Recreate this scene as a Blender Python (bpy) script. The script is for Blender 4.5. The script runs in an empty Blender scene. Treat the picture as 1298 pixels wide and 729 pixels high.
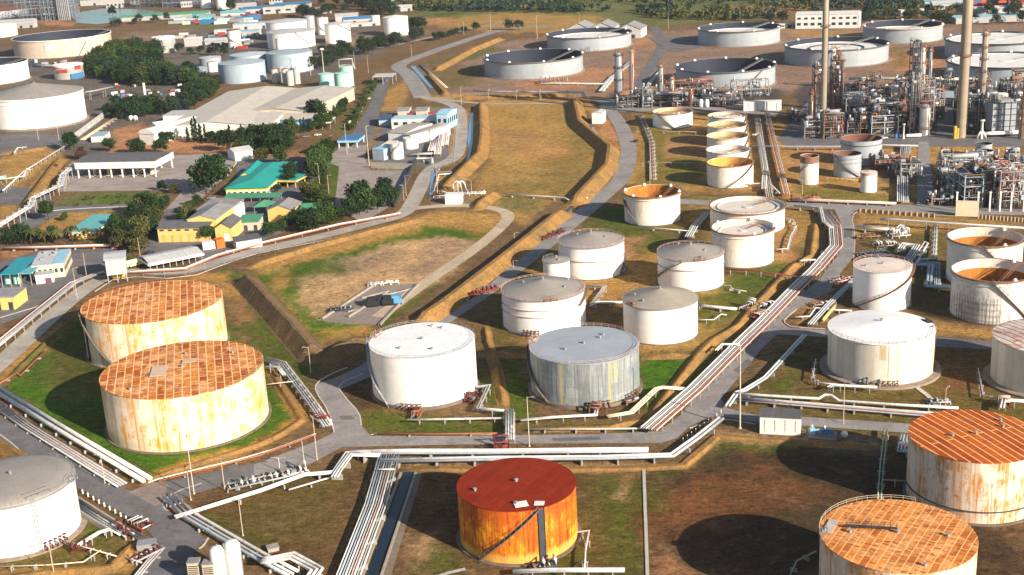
import bpy, math, random
import numpy as np
from mathutils import Vector, Matrix, noise as mnoise

random.seed(11)
R = math.radians
SC = bpy.context.scene
COL = SC.collection
UP = Vector((0, 0, 1))

# ------------------------------------------------------------------ camera
FOC, PIT, ROL, CAMH = 1639.42, R(17.6757), R(2.99486), 150.0
_c, _s, _cr, _sr = math.cos(PIT), math.sin(PIT), math.cos(ROL), math.sin(ROL)


def W(px, py, z=0.0):
    """point of the site at height z that is surveyed at photo position px, py"""
    u0, v0 = px - 649, py - 364.5
    u, v = u0 * _cr - v0 * _sr, u0 * _sr + v0 * _cr
    d = Vector((u, FOC * _c - v * _s, -FOC * _s - v * _c))
    k = (z - CAMH) / d.z
    return Vector((d.x * k, d.y * k, z))


def PX(p):
    x, y, z = p[0], p[1], p[2] - CAMH
    zz = y * _c - z * _s
    yy = -y * _s - z * _c
    u, v = FOC * x / zz, FOC * yy / zz
    return 649 + u * _cr + v * _sr, 364.5 - u * _sr + v * _cr


def rise(px, py, py_top):
    """height of an upright that stands at px,py and reaches up to py_top"""
    b = W(px, py)
    lo, hi = 0.1, 149.0
    for _ in range(40):
        m = (lo + hi) / 2
        if PX((b.x, b.y, m))[1] > py_top:
            lo = m
        else:
            hi = m
    return lo


cam = bpy.data.cameras.new('camera')
cam.sensor_width = 36
cam.lens = 36 * FOC / 1298
cam.clip_start, cam.clip_end = 1, 20000
co = bpy.data.objects.new('camera', cam)
COL.objects.link(co)
_right, _down, _fwd = Vector((1, 0, 0)), Vector((0, -_s, -_c)), Vector((0, _c, -_s))
_r2 = _right * _cr + _down * _sr
_d2 = -_right * _sr + _down * _cr
co.matrix_world = Matrix(((_r2.x, -_d2.x, -_fwd.x, 0), (_r2.y, -_d2.y, -_fwd.y, 0),
                          (_r2.z, -_d2.z, -_fwd.z, CAMH), (0, 0, 0, 1)))
SC.camera = co

# ------------------------------------------------------------------ light
SUN_EL, SUN_AZ = 23.0, -45.0           # azimuth from +X, anticlockwise
w = bpy.data.worlds.new('World')
SC.world = w
w.use_nodes = True
bg = w.node_tree.nodes['Background']
sky = w.node_tree.nodes.new('ShaderNodeTexSky')
sky.sky_type = 'NISHITA'
sky.sun_disc = False
sky.sun_elevation = R(SUN_EL)
sky.sun_rotation = R(90 - SUN_AZ)
sky.altitude = 100
sky.air_density = 1.0
sky.dust_density = 1.2
w.node_tree.links.new(sky.outputs[0], bg.inputs[0])
bg.inputs[1].default_value = 0.066
sl = bpy.data.lights.new('sun', 'SUN')
sl.energy = 5.0
sl.angle = R(0.5)
sl.color = (1.0, 0.86, 0.69)
so = bpy.data.objects.new('sun', sl)
COL.objects.link(so)
_sd = Vector((math.cos(R(SUN_AZ)) * math.cos(R(SUN_EL)), math.sin(R(SUN_AZ)) * math.cos(R(SUN_EL)), math.sin(R(SUN_EL))))
so.rotation_euler = _sd.to_track_quat('Z', 'Y').to_euler()
so.location = (200, -200, 300)
SC.view_settings.view_transform = 'Standard'
SC.view_settings.look = 'None'
SC.view_settings.exposure = 0.95
SC.view_settings.gamma = 1
SC.render.engine = 'CYCLES'
SC.cycles.max_bounces = 4
SC.cycles.diffuse_bounces = 2
SC.cycles.glossy_bounces = 2
SC.cycles.transmission_bounces = 2
SC.cycles.use_denoising = True


# ------------------------------------------------------------------ mesh builder
class MB:
    def __init__(s):
        s.v, s.f, s.sm, s.mi, s.m = [], [], [], [], 0

    def add(s, vs, fs, smooth=False):
        o = len(s.v)
        s.v += [tuple(p) for p in vs]
        for f in fs:
            s.f.append([i + o for i in f])
            s.sm.append(smooth)
            s.mi.append(s.m)
        return s

    def box(s, x, y, z, sx, sy, sz, rz=0.0):
        c, n = math.cos(rz), math.sin(rz)
        P = []
        for k in (0, 1):
            for a, b in ((-.5, -.5), (.5, -.5), (.5, .5), (-.5, .5)):
                P.append((x + a * sx * c - b * sy * n, y + a * sx * n + b * sy * c, z + k * sz))
        return s.add(P, [(0, 3, 2, 1), (4, 5, 6, 7), (0, 1, 5, 4), (1, 2, 6, 5), (2, 3, 7, 6), (3, 0, 4, 7)])

    def prism(s, pts, z0, z1):
        n = len(pts)
        a = sum(pts[i][0] * pts[(i + 1) % n][1] - pts[(i + 1) % n][0] * pts[i][1] for i in range(n))
        if a < 0:
            pts = pts[::-1]
        P = [(p[0], p[1], z0) for p in pts] + [(p[0], p[1], z1) for p in pts]
        fs = [tuple(range(n - 1, -1, -1)), tuple(range(n, 2 * n))]
        fs += [(i, (i + 1) % n, n + (i + 1) % n, n + i) for i in range(n)]
        return s.add(P, fs)

    def cyl(s, x, y, z0, z1, r0, r1=None, n=24, top=True, bot=False, smooth=True):
        r1 = r0 if r1 is None else r1
        P = []
        for z, r in ((z0, r0), (z1, r1)):
            P += [(x + r * math.cos(2 * math.pi * i / n), y + r * math.sin(2 * math.pi * i / n), z) for i in range(n)]
        s.add(P, [(i, (i + 1) % n, n + (i + 1) % n, n + i) for i in range(n)], smooth)
        if top and r1 > 1e-4:
            s.add(P[n:], [tuple(range(n))])
        if bot:
            s.add(P[:n], [tuple(range(n - 1, -1, -1))])
        return s

    def ring(s, x, y, z0, z1, ri, ro, n=48):
        P = []
        for r, z in ((ri, z0), (ro, z0), (ro, z1), (ri, z1)):
            P += [(x + r * math.cos(2 * math.pi * i / n), y + r * math.sin(2 * math.pi * i / n), z) for i in range(n)]
        for k in range(4):
            a, b = k * n, ((k + 1) % 4) * n
            s.add([P[a + i] for i in range(n)] + [P[b + i] for i in range(n)],
                  [(i, (i + 1) % n, n + (i + 1) % n, n + i) for i in range(n)], k in (1, 3))
        return s

    def lathe(s, prof, x=0, y=0, n=32, smooth=True):
        P = []
        for r, z in prof:
            P += [(x + r * math.cos(2 * math.pi * i / n), y + r * math.sin(2 * math.pi * i / n), z) for i in range(n)]
        fs = []
        for k in range(len(prof) - 1):
            fs += [(k * n + i, k * n + (i + 1) % n, (k + 1) * n + (i + 1) % n, (k + 1) * n + i) for i in range(n)]
        return s.add(P, fs, smooth)

    def tube(s, pts, r, n=6, caps=True):
        pts = [Vector(p) for p in pts]
        L = len(pts)
        P = []
        for i, p in enumerate(pts):
            a = (p - pts[i - 1]).normalized() if i else None
            b = (pts[i + 1] - p).normalized() if i < L - 1 else None
            t = (a + b) if a is not None and b is not None else (a or b)
            if t.length < 1e-5:
                t = b
            t = t.normalized()
            ref = UP if abs(t.z) < 0.9 else Vector((0, 1, 0))
            sd = t.cross(ref).normalized()
            up = sd.cross(t)
            k = 1.0
            if a is not None and b is not None:
                k = min(1.6, 1 / max(0.3, a.dot(t)))
            P += [p + (sd * math.cos(2 * math.pi * j / n) * k + up * math.sin(2 * math.pi * j / n)) * r for j in range(n)]
        fs = []
        for i in range(L - 1):
            fs += [(i * n + j, i * n + (j + 1) % n, (i + 1) * n + (j + 1) % n, (i + 1) * n + j) for j in range(n)]
        if caps:
            fs += [tuple(range(n - 1, -1, -1)), tuple(range((L - 1) * n, L * n))]
        return s.add(P, fs, n > 5)

    def beam(s, a, b, w):
        return s.tube([a, b], w * .7, 4)

    def hcyl(s, a, b, r, n=14, dome=True):
        """lying drum with domed ends"""
        a, b = Vector(a), Vector(b)
        t = (b - a).normalized()
        sd = t.cross(UP).normalized() if abs(t.z) < .95 else Vector((1, 0, 0))
        up = sd.cross(t)
        prof = [(.05, -r * .45), (.6, -r * .38), (.9, -r * .18), (1, 0)]
        st = [(a + t * d, k * r) for k, d in prof] + [(b - t * d, k * r) for k, d in prof[::-1]]
        P = []
        for p, rr in st:
            P += [p + (sd * math.cos(2 * math.pi * j / n) + up * math.sin(2 * math.pi * j / n)) * rr for j in range(n)]
        fs = []
        for i in range(len(st) - 1):
            fs += [(i * n + j, i * n + (j + 1) % n, (i + 1) * n + (j + 1) % n, (i + 1) * n + j) for j in range(n)]
        fs += [tuple(range(n - 1, -1, -1)), tuple(range((len(st) - 1) * n, len(st) * n))]
        return s.add(P, fs, True)

    def mesh(s, name, mats):
        me = bpy.data.meshes.new(name)
        me.from_pydata(s.v, [], s.f)
        me.polygons.foreach_set('use_smooth', s.sm)
        if not isinstance(mats, (list, tuple)):
            mats = [mats]
        for m in mats:
            me.materials.append(m)
        if len(mats) > 1:
            me.polygons.foreach_set('material_index', s.mi)
        me.update()
        return me

    def center(s):
        a = np.array(s.v)
        return Vector(((a[:, 0].min() + a[:, 0].max()) / 2, (a[:, 1].min() + a[:, 1].max()) / 2, a[:, 2].min()))

    def shift(s, o):
        s.v = [(p[0] - o[0], p[1] - o[1], p[2] - o[2]) for p in s.v]
        return s


def link(name, data, parent=None, loc=(0, 0, 0), rz=0.0):
    o = bpy.data.objects.new(name, data)
    COL.objects.link(o)
    if parent is not None:
        o.parent = parent
    o.location = loc
    o.rotation_euler = (0, 0, rz)
    return o


def tag(o, label, cat, group=None):
    o['label'] = label
    o['category'] = cat
    if group:
        o['group'] = group
    return o


def thing(name, label, cat, loc=(0, 0, 0), rz=0.0, group=None):
    return tag(link(name, None, None, loc, rz), label, cat, group)


def part(mb, name, mat, parent, label=None):
    o = link(name, mb.mesh(name, mat), parent)
    if label:
        o['label'] = label
    return o


def solo(mb, name, mat, label, cat, group=None):
    c = mb.center()
    mb.shift(c)
    return tag(link(name, mb.mesh(name, mat), None, c), label, cat, group)


def struct(mb, name, mat):
    c = mb.center()
    mb.shift(c)
    o = link(name, mb.mesh(name, mat), None, c)
    o['kind'] = 'structure'
    return o


def dup(root, loc, rz=0.0, label=None, group=None, sc=None):
    r = root.copy()
    COL.objects.link(r)
    r.location = loc
    r.rotation_euler = (0, 0, rz)
    if sc is not None:
        r.scale = sc if isinstance(sc, (tuple, list)) else (sc, sc, sc)
    if label:
        r['label'] = label
    if group:
        r['group'] = group
    for ch in list(root.children):
        c = ch.copy()
        COL.objects.link(c)
        c.parent = r
        for g in ch.children:
            d = g.copy()
            COL.objects.link(d)
            d.parent = c
    return r


# ------------------------------------------------------------------ materials
class NT:
    def __init__(s, name):
        s.m = bpy.data.materials.new(name)
        s.m.use_nodes = True
        s.t = s.m.node_tree
        s.b = s.t.nodes['Principled BSDF']

    def n(s, typ, ins=None, out=0, **at):
        d = s.t.nodes.new('ShaderNode' + typ)
        for k, v in at.items():
            setattr(d, k, v)
        for k, v in (ins or {}).items():
            if isinstance(v, bpy.types.NodeSocket):
                s.t.links.new(v, d.inputs[k])
            else:
                d.inputs[k].default_value = v
        return d.outputs[out]

    def set(s, key, v):
        if isinstance(v, bpy.types.NodeSocket):
            s.t.links.new(v, s.b.inputs[key])
        else:
            s.b.inputs[key].default_value = v

    def obj(s):
        return s.n('TexCoord', out=3)

    def pos(s):
        return s.n('NewGeometry', out=0)

    def map(s, vec, sc=(1, 1, 1), loc=(0, 0, 0), rot=(0, 0, 0)):
        return s.n('Mapping', {'Vector': vec, 'Scale': sc, 'Location': loc, 'Rotation': rot})

    def noise(s, vec, scale, detail=4.0, rough=.6, dist=0.0):
        return s.n('TexNoise', {'Vector': vec, 'Scale': scale, 'Detail': detail, 'Roughness': rough, 'Distortion': dist})

    def ramp(s, f, stops, interp='LINEAR'):
        d = s.t.nodes.new('ShaderNodeValToRGB')
        s.t.links.new(f, d.inputs[0])
        cr = d.color_ramp
        cr.interpolation = interp
        while len(cr.elements) < len(stops):
            cr.elements.new(.5)
        for e, (p, c) in zip(cr.elements, stops):
            e.position = p
            e.color = (c, c, c, 1) if isinstance(c, (int, float)) else (*c, 1)
        return d.outputs[0]

    def mix(s, f, a, b, mode='MIX'):
        d = s.t.nodes.new('ShaderNodeMix')
        d.data_type = 'RGBA'
        d.blend_type = mode
        for i, v in ((0, f), (6, a), (7, b)):
            if isinstance(v, bpy.types.NodeSocket):
                s.t.links.new(v, d.inputs[i])
            else:
                d.inputs[i].default_value = v if i == 0 else ((*v, 1) if len(v) == 3 else v)
        return d.outputs[2]

    def math(s, op, a, b=0.0, c=0.0):
        return s.n('Math', {0: a, 1: b, 2: c}, operation=op)

    def bump(s, h, st, dist=.1):
        s.set('Normal', s.n('Bump', {'Height': h, 'Strength': st, 'Distance': dist}))


MATS = {}


def plain(name, col, rough=.65, var=.18, scale=.35, metal=0.0, rand=.12, spec=.3, ribs=0):
    if name in MATS:
        return MATS[name]
    t = NT(name)
    n1 = t.noise(t.obj(), scale, 5, .65)
    k = t.ramp(n1, [(.3, 1 - var), (.7, 1 + var * .4)])
    c = t.mix(1, col, k, 'MULTIPLY')
    if rand:
        rv = t.n('ObjectInfo', out=5)
        k2 = t.ramp(rv, [(0, 1 - rand), (1, 1.0)])
        c = t.mix(1, c, k2, 'MULTIPLY')
    if ribs:
        sp = t.t.nodes.new('ShaderNodeSeparateXYZ')
        t.t.links.new(t.obj(), sp.inputs[0])
        f = t.math('LESS_THAN', t.math('FRACT', t.math('DIVIDE', sp.outputs[0], ribs)), .22)
        c = t.mix(t.math('MULTIPLY', f, .3), c, tuple(x * .45 for x in col))
        st = t.ramp(t.noise(t.map(t.obj(), (1.2, .16, .2)), .55, 5, .7), [(.5, 0.), (.68, 1.)])
        c = t.mix(t.math('MULTIPLY', st, .4), c, tuple(x * .5 + .03 for x in col))
    t.set('Base Color', c)
    t.set('Roughness', rough)
    t.set('Metallic', metal)
    t.set('Specular IOR Level', spec)
    MATS[name] = t.m
    return t.m


def cylco(t, rad=14.0):
    """x = arc length round the tank, y = height"""
    o = t.obj()
    sp = t.t.nodes.new('ShaderNodeSeparateXYZ')
    t.t.links.new(o, sp.inputs[0])
    a = t.math('ARCTAN2', sp.outputs[1], sp.outputs[0])
    a = t.math('MULTIPLY', a, rad)
    return t.n('CombineXYZ', {0: a, 1: sp.outputs[2], 2: 0.0}), sp.outputs[2]


def shell_mat(name, base, streak, streak_amt=.3, patch=None, patch_amt=0., plate=.06, plate_w=7., plate_h=2.4, fine=.4,
              foot=None, seam=.25, rough=.5, top=None, bands=(), smix=(.46, .72)):
    """painted steel plates in courses, run-down streaks below the rim, patches of rust"""
    t = NT(name)
    o = t.obj()
    cc, z = cylco(t)
    br = t.n('TexBrick', {'Vector': cc, 'Color1': (1, 1, 1, 1), 'Color2': (1 - plate * 2, 1 - plate * 2, 1 - plate * 2, 1),
                          'Mortar': (1 - seam, 1 - seam, 1 - seam, 1), 'Scale': 1.0, 'Mortar Size': .04, 'Mortar Smooth': .6,
                          'Bias': 0.0, 'Brick Width': plate_w, 'Row Height': plate_h})
    c = t.mix(1, base, br, 'MULTIPLY')
    dn = t.noise(o, .22, 5, .6)
    c = t.mix(1, c, t.ramp(dn, [(.3, .86), (.65, 1.0)]), 'MULTIPLY')
    s1 = t.noise(t.map(o, (1, 1, .035)), fine, 6, .72)
    s2 = t.noise(t.map(o, (1, 1, .02), (7, 3, 1)), fine * 3.2, 3, .6)
    s3 = t.noise(t.map(o, (1, 1, .05), (2, 8, 5)), fine * 4.5, 4, .75)
    st = t.math('MULTIPLY', t.ramp(s1, [(smix[0], 0.), (smix[1], 1.)]), t.ramp(s2, [(.38, .12), (.62, 1.)]))
    st = t.math('MAXIMUM', st, t.math('MULTIPLY', t.ramp(s3, [(.56, 0.), (.66, 1.)]), .7))
    c = t.mix(t.math('MULTIPLY', st, streak_amt), c, streak)
    if patch is not None:
        p1 = t.noise(t.map(o, (1, 1, .8), (3, 9, 2)), .20, 7, .72, .5)
        p2 = t.noise(t.map(o, (1, 1, .16), (1, 5, 4)), 1.3, 5, .75)
        pf = t.math('MULTIPLY', t.ramp(p1, [(.47, 0.), (.56, 1.)]), t.ramp(p2, [(.40, .05), (.58, 1.)]))
        c = t.mix(t.math('MULTIPLY', pf, patch_amt), c, patch)
    if top is not None:                     # rust that grows down from the rim: (colour, reach, amount)
        zz = t.math('ADD', z, t.math('MULTIPLY', s1, 9.0))
        f = t.ramp(t.math('DIVIDE', zz, 30.0), [(top[1], 0.), (top[1] + .14, 1.)])
        c = t.mix(t.math('MULTIPLY', f, top[2]), c, top[0])
    if top is not None:
        c = t.mix(t.math('MULTIPLY', st, .75), c, streak)
    if foot is not None:
        zf = t.math('ADD', z, t.math('MULTIPLY', s2, -3.0))
        f = t.ramp(t.math('DIVIDE', zf, 6.0), [(0.0, 1.), (.22, 0.)])
        c = t.mix(t.math('MULTIPLY', f, foot[1]), c, foot[0])
    if bands:
        sx = t.t.nodes.new('ShaderNodeSeparateXYZ')
        t.t.links.new(cc, sx.inputs[0])
        for a, hw, bc, am, zr in bands:
            f = t.math('LESS_THAN', t.math('ABSOLUTE', t.math('SUBTRACT', sx.outputs[0], R(a) * 14)), hw)
            f = t.math('MULTIPLY', f, t.math('GREATER_THAN', z, zr))
            c = t.mix(t.math('MULTIPLY', f, t.math('MULTIPLY', t.ramp(s2, [(.25, .55), (.6, 1.)]), am)), c, bc)
    t.set('Base Color', c)
    t.set('Roughness', rough)
    t.set('Specular IOR Level', .35)
    t.bump(br, .25, .05)
    MATS[name] = t.m
    return t.m


def plates_mat(name, c1, c2, line, width=2.3, length=10., rot=0., pale=None, pale_amt=.4, line_w=.07, streak=1.0):
    """roof of long plates laid in strips, paler along the welds"""
    t = NT(name)
    o = t.map(t.obj(), rot=(0, 0, rot))
    br = t.n('TexBrick', {'Vector': o, 'Color1': (*c1, 1), 'Color2': (*c2, 1), 'Mortar': (*line, 1), 'Scale': 1.0,
                          'Mortar Size': line_w, 'Mortar Smooth': .5, 'Bias': -.1, 'Brick Width': length, 'Row Height': width})
    n1 = t.noise(t.map(o, (.5, 1.3, 1)), .45, 7, .75, .3)
    n2 = t.noise(t.map(o, (1.6, .35, 1)), 1.1, 5, .7)
    c = br
    if pale is not None:
        pf = t.math('MULTIPLY', t.ramp(t.noise(o, .13, 6, .7, .5), [(.44, 0.), (.62, 1.)]), pale_amt)
        c = t.mix(pf, c, pale)
    c = t.mix(t.math('MULTIPLY', t.ramp(n2, [(.52, 0.), (.60, 1.)]), streak), c, tuple(x * .72 for x in c2))
    c = t.mix(t.math('MULTIPLY', t.ramp(n1, [(.52, 0.), (.66, 1.)]), .45), c, c2)
    ln = t.ramp(t.n('TexBrick', {'Vector': o, 'Color1': (0, 0, 0, 1), 'Color2': (0, 0, 0, 1), 'Mortar': (1, 1, 1, 1), 'Scale': 1.0, 'Mortar Size': line_w,
                     'Mortar Smooth': .3, 'Brick Width': length, 'Row Height': width}), [(0, 0.), (1, 1.)])
    c = t.mix(t.math('MULTIPLY', ln, t.ramp(n1, [(.3, 1.), (.7, .5)])), c, line)
    c = t.mix(1, c, t.ramp(t.noise(o, 2.2, 3, .7), [(.3, .8), (.65, 1.05)]), 'MULTIPLY')
    t.set('Base Color', c)
    t.set('Roughness', .8)
    t.set('Specular IOR Level', .15)
    t.bump(br, .3, .05)
    MATS[name] = t.m
    return t.m


def speck_mat(name, col, speck, amt=.5, scale=.9, rough=.6, radial=0.):
    """roof sheet with weather specks and, on cones, radial sheet seams"""
    t = NT(name)
    o = t.obj()
    c = t.mix(1, col, t.ramp(t.noise(o, .18, 5, .65), [(.3, .84), (.7, 1.05)]), 'MULTIPLY')
    sp = t.ramp(t.noise(o, scale, 4, .7), [(.62, 0.), (.72, 1.)])
    c = t.mix(t.math('MULTIPLY', sp, amt), c, speck)
    if radial:
        cc, z = cylco(t, 1.0)
        sx = t.t.nodes.new('ShaderNodeSeparateXYZ')
        t.t.links.new(cc, sx.inputs[0])
        fr = t.math('FRACT', t.math('MULTIPLY', sx.outputs[0], radial / 6.2832))
        c = t.mix(t.math('MULTIPLY', t.math('LESS_THAN', fr, .06), .35), c, tuple(x * .5 for x in col))
        ln = t.n('VectorMath', {0: t.map(o, (1, 1, 0))}, out=1, operation='LENGTH')
        rg = t.math('FRACT', t.math('DIVIDE', ln, 3.6))
        c = t.mix(t.math('MULTIPLY', t.math('LESS_THAN', rg, .05), .3), c, tuple(x * .5 for x in col))
    t.set('Base Color', c)
    t.set('Roughness', rough)
    t.set('Specular IOR Level', .25)
    MATS[name] = t.m
    return t.m


WHITE = plain('white_paint', (.80, .79, .75), .5, .12)
def grimy(name, col, dirt, amt=.6, rough=.45):
    t = NT(name)
    o = t.obj()
    c = t.mix(t.math('MULTIPLY', t.ramp(t.noise(o, .30, 6, .75), [(.48, 0.), (.66, 1.)]), amt), col, dirt)
    c = t.mix(1, c, t.ramp(t.n('ObjectInfo', out=5), [(0, .74), (1, 1.)]), 'MULTIPLY')
    c = t.mix(1, c, t.ramp(t.noise(o, 2.0, 4, .7), [(.3, .78), (.6, 1.)]), 'MULTIPLY')
    t.set('Base Color', c)
    t.set('Roughness', rough)
    t.set('Specular IOR Level', .3)
    MATS[name] = t.m
    return t.m


PIPEW = grimy('pipe_white', (.76, .76, .74), (.40, .34, .27))
PIPEG = plain('pipe_grey', (.36, .40, .44), .45, .25, .5)
PIPEB = grimy('pipe_blue_grey', (.44, .56, .66), (.30, .30, .30))
PIPEP = plain('pipe_pink', (.62, .42, .38), .5, .3, .5)
PIPER = plain('pipe_rust', (.42, .13, .06), .7, .35, .6)
REDV = plain('valve_red', (.13, .028, .022), .6, .3, .8)
REDP = plain('pipe_red', (.26, .045, .035), .55, .2, .8)
STEEL = plain('steel_grey', (.19, .20, .22), .5, .25, .4, .4)
STEELD = plain('steel_dark', (.06, .068, .085), .6, .3, .5, .2)
STEELP = plain('steel_pale', (.34, .355, .37), .5, .25, .4, .2)
STEELR = plain('steel_rusty', (.26, .14, .09), .75, .4, .6)
SILVER = plain('cladding_silver', (.60, .60, .58), .38, .2, .3, .6)
CONC = plain('concrete', (.36, .33, .29), .85, .3, .4)
CONCL = plain('concrete_light', (.52, .49, .44), .85, .25, .4)
YEL = plain('yellow_paint', (.72, .45, .07), .55, .2, .5)
YELW = plain('yellow_wall', (.72, .52, .18), .75, .18, .4)
CREAM = plain('cream_wall', (.72, .65, .48), .75, .15, .4)
WALLW = plain('white_wall', (.74, .73, .70), .7, .15, .4)
BEIGE = plain('beige_wall', (.56, .49, .40), .75, .15, .2)
GLASS = plain('window_glass', (.03, .05, .08), .15, .2, .4, 0, .3, .6)
DARKR = plain('roof_dark_grey', (.13, .13, .14), .75, .3, .3, ribs=1.6)
GREYR = plain('roof_grey', (.30, .30, .31), .7, .3, .25, ribs=1.6)
LGREYR = plain('roof_light_grey', (.52, .53, .54), .55, .15, .3, ribs=1.6)
TEALR = plain('roof_teal', (.02, .34, .30), .55, .12, .4, ribs=1.5)
AQUAR = plain('roof_aqua', (.14, .44, .46), .55, .15, .4, ribs=1.5)
BLUER = plain('roof_blue', (.05, .20, .42), .5, .2, .4, ribs=1.5)
SKYR = plain('roof_sky_blue', (.30, .56, .72), .5, .2, .4)
GREENR = plain('roof_green', (.08, .30, .17), .6, .2, .4, ribs=1.5)
BEIGER = plain('roof_beige', (.56, .52, .46), .7, .12, .12, ribs=2.6)
WHITER = plain('roof_white', (.78, .78, .76), .6, .15, .4, ribs=1.8)
REDC = plain('container_red', (.42, .04, .04), .6, .2, .4)
ORNG = plain('orange_paint', (.70, .14, .02), .6, .15, .5)
MINT = plain('mint_paint', (.36, .66, .56), .45, .15, .3)
BARK = plain('bark', (.10, .07, .05), .9, .3, 1.0)
RUBBER = plain('rubber', (.02, .02, .02), .8, .2, 1.0)
POLE = plain('lamp_pole', (.55, .47, .36), .55, .2, .5)
STAIR = plain('stair_steel', (.17, .14, .12), .7, .3, .6)
BLACKP = plain('black_paint', (.02, .025, .03), .5, .2, .6)
# ------------------------------------------------------------------ ground sheet
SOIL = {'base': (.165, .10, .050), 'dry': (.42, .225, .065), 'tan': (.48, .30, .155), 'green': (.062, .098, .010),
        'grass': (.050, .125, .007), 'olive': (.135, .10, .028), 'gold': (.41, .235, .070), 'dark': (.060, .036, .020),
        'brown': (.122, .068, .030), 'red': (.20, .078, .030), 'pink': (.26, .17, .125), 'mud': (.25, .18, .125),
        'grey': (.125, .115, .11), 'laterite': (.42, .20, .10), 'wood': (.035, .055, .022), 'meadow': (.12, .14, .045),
        'plant': (.062, .060, .062)}
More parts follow.
